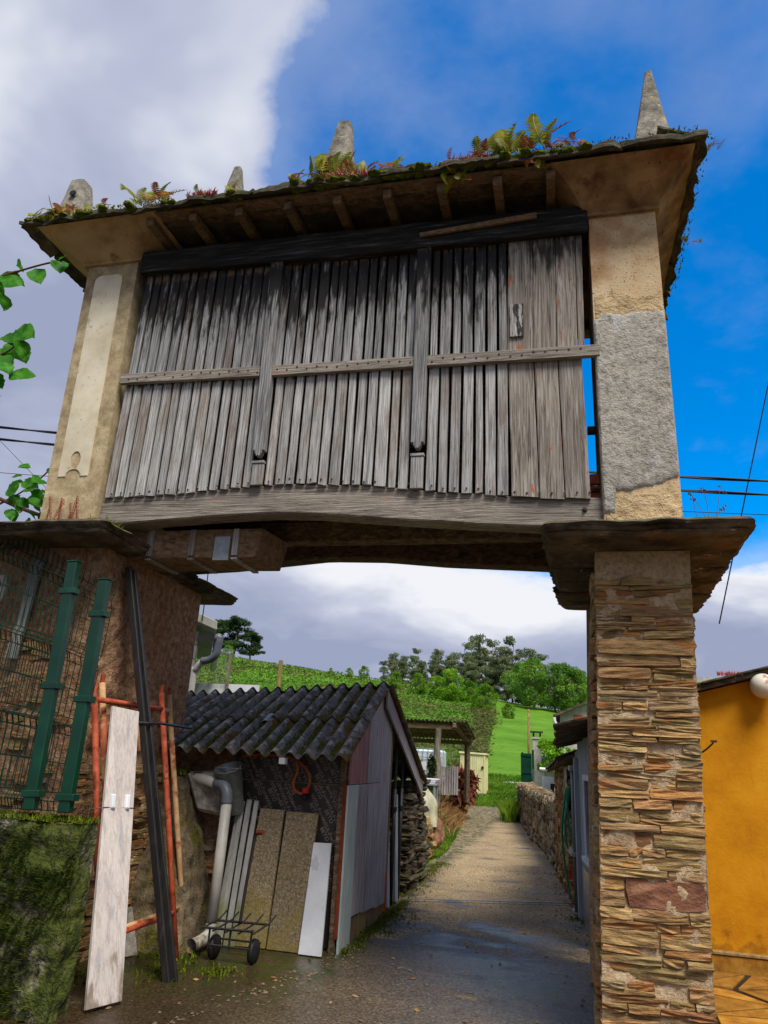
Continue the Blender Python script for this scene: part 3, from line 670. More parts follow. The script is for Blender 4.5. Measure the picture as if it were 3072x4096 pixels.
capslab([(-5.3, 5.52), (-3.41, 5.48), (-3.43, 6.30), (-5.3, 6.3)], 3.14, 3.23, seed=5)
capslab([(-5.3, 6.34), (-3.44, 6.33), (-3.45, 7.30), (-5.3, 7.2)], 3.13, 3.22, seed=6)

# upper corner pillars
def pillar(x0, x1, y0, y1, z0, z1, m, lean=0.0, nm='pillar', amp=.006):
    mb = MB()
    def f(a, b, nrm, nu, nv):
        def fn(u, v):
            z = z0 + (z1 - z0) * v; x = a[0] + (b[0] - a[0]) * u + lean * (z - z0); y = a[1] + (b[1] - a[1]) * u
            d = amp * fbm(x * 7, y * 7, z * 5, 4) * min(1, min(u, 1 - u) * 12 + .2) - (.008 if u < .01 or u > .99 else 0) * 0
            return (x + nrm[0] * d, y + nrm[1] * d, z)
        mb.grid(fn, nu, nv)
    f((x0, y0), (x1, y0), (0, -1), 18, 60); f((x1, y0), (x1, y1), (1, 0), 12, 30); f((x1, y1), (x0, y1), (0, 1), 6, 10); f((x0, y1), (x0, y0), (-1, 0), 12, 40)
    o = obj(nm, mb, m, GR); auto_smooth(o, 50); return o
PR = pillar(.37, .895, 5.0, 5.55, 3.13, 6.0, 'plaster_warm')
PL = pillar(-4.33, -3.78, 5.0, 5.6, 3.22, 6.1, 'plaster_cream', lean=-.028)
pillar(.47, .95, 6.15, 6.65, 3.13, 6.0, 'plaster_warm'); pillar(-4.45, -3.85, 6.1, 6.65, 3.22, 6.1, 'plaster_cream')
mb = MB().box(.62, .86, 5.55, 6.15, 3.14, 6.0); obj('end_wall', mb, 'plaster_warm', GR)
mb = MB().box(-4.32, -4.1, 5.6, 6.1, 3.23, 6.1); obj('end_wall', mb, 'plaster_cream', GR)
# cement repair on the right pillar (irregular upper and lower edge)
def patch(x0, x1, y, zlo, zhi, m, name, th=.014, n=40, seed=0, parent=None):
    mb = MB(); lo = []; hi = []
    for i in range(n + 1):
        x = x0 + (x1 - x0) * i / n
        lo.append((x, zlo(i / n) + .035 * fbm(x * 6, seed, 1, 4) + .01 * fbm(x * 40, seed, 1, 2))); hi.append((x, zhi(i / n) + .03 * fbm(x * 6, seed + 9, 1, 4) + .008 * fbm(x * 40, seed, 7, 2)))
    nv = 50
    def fn(u, v):
        i = min(int(round(u * n)), n); x, a = lo[i]; b = hi[i][1]; z = a + (b - a) * v
        d = th + .007 * fbm(x * 9, 3, z * 9, 4) + .003 * fbm(x * 40, 3, z * 40, 2)
        if v < .001 or v > .999 or u < .001 or u > .999: d = -.012
        return (x, y - d, z)
    mb.grid(fn, n, nv)
    o = obj(name, mb, m, parent or GR); auto_smooth(o, 60); return o
patch(.364, .90, 5.0, lambda u: 3.52 - .20 * (u < .16) - .04 * math.sin(u * 5), lambda u: 5.02 - .03 * u - .05 * (u < .1), 'cement_grey', 'cement_patch', seed=3, parent=PR)
patch(.372, .893, 5.0, lambda u: 3.14, lambda u: 3.47 - .16 * (u < .08), 'plaster_rough', 'rough_render', .008, seed=8, parent=PR)
patch(.372, .893, 5.0, lambda u: 4.96, lambda u: 5.16 + .05 * math.sin(u * 7), 'plaster_rough', 'rough_render', .006, seed=12, parent=PR)
# raised panel on the left pillar, with rounded head and a keyhole ornament at the foot
mb = MB(); pz0, pz1 = 3.80, 5.93
def pxl(z): return -4.235 - .028 * (z - 3.22)
pts = []
w_ = .30
for k in range(9): a = math.pi * .5 * k / 8; pts.append((w_ - .07 + .07 * math.cos(a), pz1 - .07 + .07 * math.sin(a)))
for k in range(9): a = math.pi * .5 + math.pi * .5 * k / 8; pts.append((.07 + .07 * math.cos(a), pz1 - .07 + .07 * math.sin(a)))
pts.append((0, pz0)); pts.append((.075, pz0))
for k in range(9): a = math.pi - k / 8 * math.pi * .62; pts.append((.15 + .075 * math.cos(a), pz0 + .075 * math.sin(a) * .9))
for k in range(13): a = -math.pi * .70 - k / 12 * (2 * math.pi - .40 * math.pi * 2 + 1.25); pts.append((.15 + .052 * math.cos(a), pz0 + .155 + .085 * math.sin(a)))
for k in range(9): a = math.pi * .38 - k / 8 * math.pi * .38; pts.append((.15 + .075 * math.cos(a), pz0 + .075 * math.sin(a) * .9))
pts.append((w_, pz0))
P3 = [(pxl(z) + x + .01, 4.992, z) for x, z in pts]
mb.prism(P3, (0, .02, 0)); obj('raised_panel', mb, 'plaster_panel', PL)

# flared cornices under the roof
def cornice(xi0, xi1, xo0, xo1, yi, yo, yb, ybo, z0, z1, m='cornice_plaster'):
    mb = MB(); prof = [(0, 0), (-.04, .02), (-.03, .14), (.12, .30), (.36, .55), (.70, .80), (1.0, 1.0)]
    rings = []
    for f, h in prof:
        x0 = xi0 + (xo0 - xi0) * f; x1 = xi1 + (xo1 - xi1) * f; y0 = yi + (yo - yi) * f; y1 = yb + (ybo - yb) * f
        if f < 0: x0 += .0; 
        z = z0 + (z1 - z0) * h; ring = []
        for a, b, n_ in (((x0, y0), (x1, y0), 16), ((x1, y0), (x1, y1), 26), ((x1, y1), (x0, y1), 6), ((x0, y1), (x0, y0), 16)):
            for k in range(n_):
                u = k / n_; x = a[0] + (b[0] - a[0]) * u; y = a[1] + (b[1] - a[1]) * u
                e = .014 * fbm(x * 5, y * 5, z * 5, 4)
                ring.append((x + e, y + e * .7, z + .4 * e))
        rings.append(ring)
    K = len(rings[0])
    for r_ in rings: mb.v += r_
    for i in range(len(rings) - 1):
        for k in range(K): mb.f.append((i * K + k, i * K + (k + 1) % K, (i + 1) * K + (k + 1) % K, (i + 1) * K + k))
    mb.f.append(tuple(range(K))[::-1]); mb.f.append(tuple((len(rings) - 1) * K + k for k in range(K)))
    o = obj('cornice', mb, m, GR); auto_smooth(o, 40); return o
cornice(.335, .925, .08, 1.17, 4.97, 4.63, 6.68, 6.92, 5.94, 6.22, 'cornice_dark')
cornice(-4.46, -3.82, -4.78, -3.50, 4.97, 4.63, 6.68, 6.92, 6.05, 6.29)

# sill beams, curved as they grew
def beam(name, y0, y1, top, bot, x0, x1, m, n=40):
    mb = MB()
    for i in range(n + 1):
        x = x0 + (x1 - x0) * i / n; e = .008 * fbm(x * 3, y0, 2, 3)
        mb.v += [(x, y0 + e, bot(x) + e), (x, y1, bot(x) + .01), (x, y1, top(x)), (x, y0 + e, top(x) - e)]
    for i in range(n):
        for k in range(4): a = i * 4 + k; b = i * 4 + (k + 1) % 4; mb.f.append((a, b, b + 4, a + 4))
    mb.f += [(3, 2, 1, 0), tuple(n * 4 + k for k in range(4))]
    o = obj(name, mb, m, GR, bev=.012); return o
ft = lambda x: float(np.interp(x, [-3.8, -3.2, -2.6, -2.1, -1.5, -.9, -.3, .4], [3.60, 3.615, 3.65, 3.675, 3.645, 3.57, 3.505, 3.47]))
fb = lambda x: float(np.interp(x, [-3.8, -3.2, -2.7, -2.2, -1.8, -1.4, -.9, -.04, .4], [3.35, 3.385, 3.41, 3.425, 3.405, 3.365, 3.32, 3.255, 3.22]))
beam('sill_beam', 5.05, 5.27, ft, fb, -3.79, .38, 'beam_wood')
bb = lambda x: float(np.interp(x, [-3.8, -3.2, -2.2, -1.6, -1.0, -.05, .5], [3.33, 3.36, 3.455, 3.44, 3.385, 3.335, 3.30]))
beam('sill_beam', 6.48, 6.72, lambda x: bb(x) + .24, bb, -4.2, .7, 'dark_wood')
x = -3.7
while x < .6:                                       # floor boards seen from below
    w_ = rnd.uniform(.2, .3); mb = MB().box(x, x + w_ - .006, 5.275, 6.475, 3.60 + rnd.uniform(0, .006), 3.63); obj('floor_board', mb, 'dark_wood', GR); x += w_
mb = MB()
for k in range(30):
    xx = -3.6 + k * .135
mb = MB().box(-3.6, .35, 5.78, 5.93, 3.40, 3.595); obj('floor_joist', mb, 'dark_wood', GR, bev=.01)
# boxed timber below the left half of the floor
mb = MB().hexa([(-3.75, 5.29, 3.13), (-2.42, 5.29, 3.12), (-2.36, 5.75, 3.12), (-3.75, 5.75, 3.13)], [(-3.75, 5.29, 3.375), (-2.36, 5.29, 3.375), (-2.30, 5.75, 3.375), (-3.75, 5.75, 3.375)])
bxo = obj('boxed_joist', mb, 'brown_wood', GR, bev=.006)
for xx in (-3.42, -3.02, -2.62):
    mb = MB().box(xx, xx + .05, 5.272, 5.288, 3.14, 3.37); mb.box(xx, xx + .05, 5.272, 5.76, 3.105, 3.1195); obj('batten', mb, 'weathered_wood_lower', bxo)
mb = MB().box(-2.78, -2.64, 5.262, 5.287, 3.095, 3.30); obj('metal_strip', mb, 'galvanised', bxo)
mb = MB().hexa([(-3.52, 5.35, 2.99), (-3.15, 5.4, 3.0), (-3.15, 6.5, 3.0), (-3.52, 6.5, 2.99)], [(-3.52, 5.35, 3.09), (-3.1, 5.4, 3.09), (-3.1, 6.5, 3.09), (-3.52, 6.5, 3.09)])
# plank walls
UPT = lambda x: float(np.interp(x, [-3.8, -1.5, .3], [5.93, 5.85, 5.84]))
RAIL = lambda x: float(np.interp(x, [-3.8, -2.3, .4], [4.74, 4.705, 4.665]))
def plank(x0, x1, z0, z1, y, m, shift=0.0, th=.022, chip=0):
    mb = MB(); nz = 8; tilt = rnd.gauss(0, .003); wob = rnd.uniform(0, 9)
    def pt(u, v, yy):
        z = z0 + (z1 - z0) * v; x = x0 + (x1 - x0) * u + shift * (v - .5) + .0035 * fbm(wob, z * 2.2, u * 2, 3)
        return (x, yy + tilt * (v - .5) + .004 * (u - .5) * math.sin(wob), z)
    fr = []
    for v in range(nz + 1):
        vv = v / nz
        for (u, yy) in ((0.0, y + th), (0.0, y + .004), (.05, y), (.95, y), (1.0, y + .004), (1.0, y + th)):
            p = list(pt(u, vv, yy))
            if v == 0: p[2] += (.012 * (u - .5) * math.sin(wob * 3)) + (rnd.uniform(-.004, .006))
            fr.append(tuple(p))
    mb.v = fr
    for v in range(nz):
        for k in range(6): a = v * 6 + k; b = v * 6 + (k + 1) % 6; mb.f.append((a, b, b + 6, a + 6))
    mb.f += [tuple(range(6))[::-1], tuple(nz * 6 + k for k in range(6))]
    return obj('plank', mb, m, GR)
def row(xa, xb, n, upper, ms):
    ed = [xa + (xb - xa) * i / n for i in range(n + 1)]; ed = [e + rnd.uniform(-.012, .012) if 0 < i < n else e for i, e in enumerate(ed)]
    for i in range(n):
        g_ = rnd.uniform(.016, .028); xm = (ed[i] + ed[i + 1]) / 2
        z0, z1 = (RAIL(xm) - .02, UPT(xm)) if upper else (ft(xm) + .003 - .02, RAIL(xm) - .01)
        if not upper: z0 = ft(xm) - .004 - rnd.uniform(0, .012)
        plank(ed[i] + g_ / 2, ed[i + 1] - g_ / 2, z0, z1, 5.018 + rnd.uniform(0, .008), ms, rnd.uniform(-.006, .006))
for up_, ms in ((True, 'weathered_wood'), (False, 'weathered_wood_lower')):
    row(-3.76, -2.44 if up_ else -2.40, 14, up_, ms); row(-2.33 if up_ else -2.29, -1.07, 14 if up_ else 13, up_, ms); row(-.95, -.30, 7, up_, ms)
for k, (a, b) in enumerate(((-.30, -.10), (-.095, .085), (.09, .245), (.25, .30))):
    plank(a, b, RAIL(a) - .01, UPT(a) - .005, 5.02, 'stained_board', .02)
    if k < 3: plank(a + .01, b + (.005 if k < 2 else .03), ft(a) - .015 - rnd.uniform(0, .015), RAIL(a) - .005, 5.022, 'stained_board', -.02)
mb = MB().box(-.285, -.175, 5.003, 5.019, 4.86, 5.17); obj('patch_board', mb, 'weathered_wood_lower', GR, bev=.003)
# posts with carved ends and the middle rail
for xt, xb_ in ((-2.385, -2.345), (-1.012, -1.008)):
    mb = MB(); w_ = .105; zt = UPT(xt) + .03; zb = 3.93
    a = [(xb_ - w_ / 2, 4.985, zb + .05)]
    pr = [(-.052, zb + .05), (-.052, zb + .02), (-.03, zb + .02), (-.03, zb), (-.015, zb - .03), (.015, zb - .03), (.03, zb), (.03, zb + .02), (.052, zb + .02), (.052, zb + .05)]
    poly = [(xb_ + p_[0], 4.968, p_[1]) for p_ in pr] + [(xt + .06, 4.968, zt), (xt - .06, 4.968, zt)]
    mb.prism(poly, (0, .065, 0)); obj('post', mb, 'weathered_wood', GR, bev=.004)
    mb = MB().box(xb_ - .05, xb_ + .05, 4.998, 5.03, ft(xb_) - .01, 3.84); mb.box(xb_ - .055, xb_ + .055, 4.990, 5.03, 3.843, 3.868); obj('post_foot', mb, 'weathered_wood_lower', GR, bev=.004)
for a, b in ((-3.79, -2.425), (-2.31, -1.065), (-.955, .40)):
    mb = MB(); n = 12
    for i in range(n + 1):
        x = a + (b - a) * i / n; zc = RAIL(x); e = .004 * fbm(x * 5, 1, 1, 2)
        mb.v += [(x, 4.976 + e, zc - .050 + e), (x, 5.017, zc - .052), (x, 5.017, zc + .054), (x, 4.976 + e, zc + .048 - e)]
    for i in range(n):
        for k in range(4): q = i * 4 + k; r_ = i * 4 + (k + 1) % 4; mb.f.append((q, r_, r_ + 4, q + 4))
    mb.f += [(3, 2, 1, 0), tuple(n * 4 + k for k in range(4))]
    rail = obj('rail', mb, 'beam_wood', GR, bev=.004)
# nail heads along rail and sill
nail = MB().lathe([(.0085, 0), (.0085, .004), (.005, .006)], (0, 0, 0), 6, (0, -1, 0)); nme = mesh_of(nail, name='nail'); nme.materials.append(MATS['black_steel'])
x = -3.7
while x < .3:
    inst('nail', nme, 'black_steel', GR, (x, 4.976, RAIL(x) + rnd.uniform(-.02, .02)))
    inst('nail', nme, 'black_steel', GR, (x + .02, 5.016, ft(x) + .02 + rnd.uniform(-.01, .01))); x += .09
mb = MB().lathe([(.020, 0), (.020, .006), (.010, .008), (.010, .022)], (.24, 5.05, 3.38), 12, (0, -1, 0)); obj('bolt', mb, 'black_steel', GR)
# back wall (same planks, seen through the gap at the right end)
for k in range(25):
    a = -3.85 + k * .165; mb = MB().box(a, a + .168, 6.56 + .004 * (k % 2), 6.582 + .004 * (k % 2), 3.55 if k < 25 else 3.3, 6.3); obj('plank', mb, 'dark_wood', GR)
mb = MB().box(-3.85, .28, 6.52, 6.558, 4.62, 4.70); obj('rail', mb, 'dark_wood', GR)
mb = MB().box(.30, .47, 5.30, 5.36, 4.12, 4.17); obj('brace', mb, 'dark_wood', GR)
mb = MB().box(.29, .37, 5.30, 5.34, 3.55, 3.66); mb.box(.30, .37, 5.30, 5.34, 3.68, 3.76); obj('brick_scrap', mb, 'brick_red', GR)
# wall plate, rafters, soffit, loose lath
beam('wall_plate', 4.955, 5.2, lambda x: float(np.interp(x, [-3.8, -1.5, .4], [6.13, 6.09, 6.05])), lambda x: float(np.interp(x, [-3.8, -1.5, .4], [5.885, 5.80, 5.80])), -3.80, .36, 'charred_wood')
beam('wall_plate', 6.5, 6.7, lambda x: 6.08, lambda x: 5.85, -3.9, .5, 'dark_wood')
beam('lower_plate', 4.972, 5.03, lambda x: UPT(x) + .045, lambda x: UPT(x) - .035, -3.78, .33, 'charred_wood')
for x in (-3.58, -3.14, -2.68, -2.21, -1.75, -1.30, -.83, -.36, .07):
    zt = float(np.interp(x, [-3.6, .1], [6.245, 6.175]))
    mb = MB().bar((x, 4.68, zt - .02), (x, 5.75, zt + .06), .075, .085, (0, 0, 1)); obj('rafter', mb, 'brown_wood', GR, bev=.006)
for k in range(4):
    y0 = 4.64 + k * .15; z0 = 6.215 + k * .028
    mb = MB(); n = 30
    for i in range(n + 1):
        x = -3.52 + (3.62) * i / n; e = .012 * fbm(x * 2, k, 1, 3); s_ = float(np.interp(x, [-3.6, .1], [.06, -.005]))
        mb.v += [(x, y0 + e, z0 + s_), (x, y0 + .146 + e, z0 + .024 + s_), (x, y0 + .146 + e, z0 + .044 + s_), (x, y0 + e, z0 + .02 + s_)]
    for i in range(n):
        for q in range(4): a = i * 4 + q; b = i * 4 + (q + 1) % 4; mb.f.append((a, b, b + 4, a + 4))
    obj('soffit_board', mb, 'dark_wood' if k else 'brown_wood', GR)
mb = MB().hexa([(-1.05, 4.925, 5.90), (-.05, 4.925, 5.955), (-.05, 4.952, 5.955), (-1.05, 4.952, 5.90)], [(-1.05, 4.925, 5.94), (-.05, 4.925, 6.01), (-.05, 4.952, 6.01), (-1.05, 4.952, 5.94)]); obj('loose_lath', mb, 'brown_wood', GR, bev=.004)
# hipped roof body and its edge slabs
RZ = lambda x: float(np.interp(x, [-4.9, 1.3], [6.275, 6.215]))
mb = MB(); ex0, ex1, ey0, ey1 = -4.84, 1.24, 4.64, 6.92
mb.add([(ex0, ey0, 6.33), (ex1, ey0, 6.27), (ex1, ey1, 6.27), (ex0, ey1, 6.33), (-3.7, 5.78, 6.92), (.1, 5.78, 6.86)], [(0, 1, 5, 4), (1, 2, 5), (2, 3, 4, 5), (3, 0, 4), (3, 2, 1, 0)])
ro = obj('roof', mb, 'roof_slate', GR)
def eslab(p0, p1, inn, z0, z1, th, seed, drop=.0):
    """one rough slate along the eave from p0 to p1, reaching inn inwards and upwards"""
    mb = MB(); n = 14; p0 = np.array(p0); p1 = np.array(p1); inn = np.array(inn); r = random.Random(seed)
    for i in range(n + 1):
        f = i / n; b = p0 + (p1 - p0) * f; e = .05 * fbm(b[0] * 5 + seed, b[1] * 5, 2, 5); z = z0 + (z1 - z0) * f
        o_ = b - inn / np.linalg.norm(inn) * e
        q = b + inn * .7; tt_ = th * (1 + .5 * fbm(b[0] * 6, b[1] * 6, seed, 3))
        mb.v += [(o_[0], o_[1], z - drop), (q[0], q[1], z + .17), (q[0], q[1], z + .17 + tt_), (o_[0], o_[1], z + tt_ - drop)]
    for i in range(n):
        for q in range(4): a = i * 4 + q; b = i * 4 + (q + 1) % 4; mb.f.append((a, b, b + 4, a + 4))
    mb.f += [(3, 2, 1, 0), tuple(n * 4 + k for k in range(4))]
    o = obj('slate', mb, 'roof_slate', ro, bev=.006); return o
xs_ = [-4.92, -4.3, -3.75, -3.2, -2.5, -1.95, -1.35, -.95, -.35, .12, .62, 1.24]
for k in range(len(xs_) - 1):
    a, b = xs_[k], xs_[k + 1]; za, zb_ = RZ(a) + rnd.uniform(-.012, .012), RZ(b) + rnd.uniform(-.012, .012)
    eslab((a - .01, 4.56 + rnd.uniform(-.02, .02)), (b + .01, 4.56 + rnd.uniform(-.02, .02)), (0, .5), za, zb_, rnd.uniform(.045, .075), k)
    eslab((b + .01, 7.0), (a - .01, 7.0), (0, -.5), zb_, za, .04, 40 + k)
    if k % 2 == 0: eslab((a + .05, 4.62), (min(b + .2, 1.2), 4.62), (0, .5), za + .045, zb_ + .045, .028, 80 + k)
ys_ = [4.60, 5.05, 5.6, 6.1, 6.6, 7.02]
for k in range(5):
    a, b = ys_[k], ys_[k + 1]
    eslab((1.235 + rnd.uniform(-.015, .015), a), (1.26 + rnd.uniform(-.015, .015), b), (-.5, 0), RZ(1.3) + rnd.uniform(-.01, .01), RZ(1.3) + rnd.uniform(-.02, .01), rnd.uniform(.035, .06), 120 + k)
    eslab((-4.93, b), (-4.93, a), (.5, 0), RZ(-4.9), RZ(-4.9), .04, 140 + k)
# four stone finials
def finial(x, y, zb, w0, zt, w1, seed, dx=0.0, hole=False):
    mb = MB(); n = 10; m_ = 4
    for i in range(n + 1):
        f = i / n; w_ = w0 + (w1 - w0) * f ** .85; cx = x + dx * f; z = zb + (zt - zb) * f
        for k in range(16):
            side, u = divmod(k, 4); u = u / 4 * 2 - 1
            p_ = [(u, -1), (1, u), (-u, 1), (-1, -u)][side]
            e = .06 * fbm(p_[0] * 1.5 + seed, p_[1] * 1.5 + z * 4, seed, 3)
            s_ = .5 * w_ * (1 + e) * (.90 if u == -1 else 1.0)
            mb.v.append((cx + p_[0] * s_, y + p_[1] * s_, z + (.03 * fbm(k, seed, 1, 2) if i == n else 0)))
    for i in range(n):
        for k in range(16): mb.f.append((i * 16 + k, i * 16 + (k + 1) % 16, (i + 1) * 16 + (k + 1) % 16, (i + 1) * 16 + k))
    mb.f += [tuple(range(16))[::-1], tuple(n * 16 + k for k in range(16))]
    o = obj('finial', mb, 'finial_stone', GR)
    if hole:
        mb = MB().lathe([(.036, 0), (.034, .012)], (x + dx * .7 + .03, y - w0 * .36, zb + (zt - zb) * .66), 14, (0, -1, .15)); obj('hole', mb, 'black_plastic', o)
    return o
finial(.90, 5.0, 6.35, .40, 7.45, .06, 1, .04); finial(-1.95, 5.2, 6.42, .47, 7.62, .135, 2, .03)
finial(-3.40, 5.8, 6.85, .42, 7.92, .08, 3, .0); finial(-4.66, 4.95, 6.40, .36, 7.09, .16, 4, -.02, True)
# ------------------------------------------------------------------ left foreground
# low mossy wall
mb = MB()
def mossblock(x0, x1, y0, y1, z1):
    def f(a, b, nrm, nu, nv):
        def fn(u, v):
            z = -.05 + (z1 + .05) * v; x = a[0] + (b[0] - a[0]) * u; y = a[1] + (b[1] - a[1]) * u
            d = (.035 * fbm(x * 4, y * 4, z * 4, 5) + .02 * fbm(x * 14, y * 14, z * 14, 3)) * min(1, min(u, 1 - u) * 9 + .3)
            if v > .93: d -= (v - .93) * .3
            return (x + nrm[0] * d, y + nrm[1] * d, z + .015 * fbm(x * 6, y * 6, 3, 3) * v)
        mb.grid(fn, nu, nv)
    f((x0, y0), (x1, y0), (0, -1), 60, 40); f((x1, y0), (x1, y1), (1, 0), 20, 40)
    mb.grid(lambda u, v: (x0 + (x1 - x0) * u, y0 + (y1 - y0) * v, z1 + .03 * fbm((x0 + (x1 - x0) * u) * 5, (y0 + (y1 - y0) * v) * 5, 8, 4)), 50, 16)
mossblock(-5.6, -2.99, 4.40, 4.60, 1.10)
mw_ = obj('mossy_wall', mb, 'mossy_concrete', None, (-4.3, 4.7, 0), smooth=True, label='low concrete wall covered in dark green moss below the fence panels', cat='wall')
# moss tufts on the wall: small blades
def blades(name, pts, h, wd, m, parent=None, loc=(0, 0, 0), kind=None, lean=.5, seed=5, label=None, cat=None, nrm=None):
    r = np.random.default_rng(seed); n = len(pts); p = np.asarray(pts, float); hh = h * r.uniform(.5, 1.4, n)
    az = r.uniform(0, 2 * math.pi, n); ln = r.uniform(0, lean, n)
    d = np.stack([np.cos(az) * ln, np.sin(az) * ln, np.ones(n)], 1)
    if nrm is not None: d = d * .6 + np.asarray(nrm)
    d /= np.linalg.norm(d, axis=1)[:, None]
    s = np.stack([-np.sin(az), np.cos(az), np.zeros(n)], 1) * (wd * r.uniform(.6, 1.3, n))[:, None]
    mid = p + d * (hh * .55)[:, None]; tip = p + d * hh[:, None] + np.stack([np.cos(az), np.sin(az), -np.ones(n) * .4], 1) * (hh * ln * .5)[:, None]
    v = np.stack([p - s, p + s, mid + s * .7, tip, mid - s * .7], 1).reshape(-1, 3)
    og = ORG[parent] if parent is not None else Vector(loc); v = v - np.array(og)
    f = [(5 * i, 5 * i + 1, 5 * i + 2, 5 * i + 3, 5 * i + 4) for i in range(n)]
    me = bpy.data.meshes.new(name); me.from_pydata(v.tolist(), [], f); me.materials.append(MATS[m])
    o = bpy.data.objects.new(name, me); COL.objects.link(o)
    if parent is not None: o.parent = parent
    else: o.location = loc
    ORG[o] = Vector(og)
    return tagit(o, label, cat, None, kind)
pts = []
for k in range(9500):
    x = rnd.uniform(-4.9, -2.98); z = rnd.uniform(.0, 1.1)
    if fbm(x * 2.5, 0, z * 2.5, 4) + .10 > 0: pts.append((x, 4.395 - .035 * fbm(x * 4, 4.4 * 4, z * 4, 5) - .02 * fbm(x * 14, 4.4 * 14, z * 14, 3), z))
blades('moss', pts, .048, .007, 'moss', mw_, kind='stuff', nrm=(0, -1.2, -.2))
pts = [(rnd.uniform(-4.9, -2.98), rnd.uniform(4.39, 4.6), 1.095) for k in range(2600)]
blades('moss', pts, .035, .006, 'moss', mw_, kind='stuff', seed=6)

# welded-wire panels leaning against the pier, and two loose green posts in front of them
def wpanel(A, B, C_, D, nv, label, bends=4):
    """A,B top corners; D,C bottom corners"""
    A, B, C_, D = [np.array(p, float) for p in (A, B, C_, D)]
    g_ = thing('wire_fence', label, 'wire fence', tuple((C_ + D) / 2), 'green wire fence panels')
    nrm_ = np.cross(B - A, D - A); nrm_ /= np.linalg.norm(nrm_); nrm_ = nrm_ * (1 if nrm_[1] < 0 else -1)
    def P(u, v): return (A * (1 - u) + B * u) * (1 - v) + (D * (1 - u) + C_ * u) * v
    rows = []
    for k in range(bends):
        c = .06 + k * (.90 / (bends - 1)); rows += [c - .035, c, c + .035]
    def bend(v): return max(0, max(1 - abs(v - (.06 + k * .90 / (bends - 1))) / .035 for k in range(bends))) * .035
    for i in range(nv + 1):
        u = i / nv; vs = [-.035 + .0] + sorted(set([0.0] + [min(max(r_, 0), 1) for r_ in rows] + [1.0]))
        path = [P(u, v) + nrm_ * bend(v) for v in vs]
        obj('wire', MB().tube(path, .0036, 5), 'green_wire', g_)
    ext = sorted(set(rows + [.2, .35, .5, .65, .8]))
    for v in rows + [.19, .345, .505, .655, .81]:
        mb = MB().tube([P(0, v) + nrm_ * bend(v), P(1, v) + nrm_ * bend(v)], .0036, 5); obj('wire', mb, 'green_wire', g_)
    return g_
wpanel((-4.72, 4.84, 3.30), (-3.36, 4.86, 2.74), (-3.30, 4.66, 1.13), (-4.55, 4.62, 1.12), 26, 'green welded wire panel leaning on the brown pier, rear of the two')
wpanel((-4.62, 4.74, 3.24), (-3.62, 4.76, 2.86), (-3.42, 4.56, 1.14), (-4.45, 4.52, 1.12), 20, 'green welded wire panel in front of the other one')
def gpost(a, b, label, clamps):
    a = np.array(a, float); b = np.array(b, float)
    g_ = thing('fence_post', label, 'fence post', tuple(b), 'loose green fence posts')
    u = (0, -1, 0)
    obj('post_body', MB().bar(b, a, .085, .06, u), 'green_paint', g_, bev=.006)
    d = (a - b) / np.linalg.norm(a - b)
    obj('cap', MB().bar(a, a + d * .012, .09, .065, u), 'green_paint', g_, bev=.003)
    for c in clamps:
        p_ = b + (a - b) * c; obj('clamp', MB().bar(p_ - d * .022, p_ + d * .022, .135, .075, u), 'green_paint', g_, bev=.004)
gpost((-3.51, 4.50, 2.87), (-3.43, 4.45, 1.15), 'green steel post leaning, the longer and more left one of a pair', (.06, .47, .87))
gpost((-3.22, 4.50, 2.73), (-3.17, 4.46, 1.15), 'green steel post leaning beside the orange frame, the shorter of a pair', (.06, .46, .84))
mb = MB().bar((-4.25, 4.93, 2.2), (-4.22, 4.96, 3.04), .10, .03, (0, -1, 0)); obj('grey_board', mb, 'weathered_wood_lower', None, (-4.25, 4.94, 2.2), label='weathered grey board upright behind the green wire panels', cat='board')
mb = MB().tube([(-4.52, 4.9, 2.3), (-4.50, 4.9, 2.60), (-4.44, 4.9, 2.78), (-4.46, 4.9, 2.86), (-4.55, 4.92, 2.86)], .03, 10); obj('white_pipe', mb, 'pvc_grey', None, (-4.5, 4.9, 2.3), smooth=True, label='bent white plastic pipe behind the green wire panels', cat='pipe')

# scaffold frames leaning against the pier
def scaff(y0, y1, xb, xt, zt, label, off, m1, m2):
    g_ = thing('scaffold_frame', label, 'scaffold frame', (xb, (y0 + y1) / 2, 0), 'orange scaffold frames')
    for y, m in ((y0, m1), (y1, m2)):
        obj('upright', MB().tube([(xb, y, .0), ((xb + xt) / 2, y, zt / 2), (xt, y, zt)], .024, 10), m, g_, smooth=True)
        obj('spigot', MB().tube([(xt, y, zt), (xt - .004, y, zt + .07)], .018, 8), 'rust_paint', g_)
    def at(z): return xb + (xt - xb) * z / zt
    for z in (.33, zt - .14): obj('crossbar', MB().tube([(at(z), y0, z), (at(z), y1, z)], .021, 8), m1, g_, smooth=True)
    for k in (1,): obj('brace', MB().tube([(at(zt - .14), y0 + .5, zt - .14), (at(zt - .5), y0 + .5, zt - .5)], .012, 6), m1, g_)
scaff(4.93, 5.94, -2.98, -3.46, 2.05, 'rusty orange tubular scaffold frame leaning on the pier, outer one', 0, 'rust_paint', 'rust_paint')
scaff(5.14, 6.20, -3.04, -3.53, 2.05, 'rusty scaffold frame with one cream upright, set against the pier', 0, 'rust_cream', 'rust_cream')
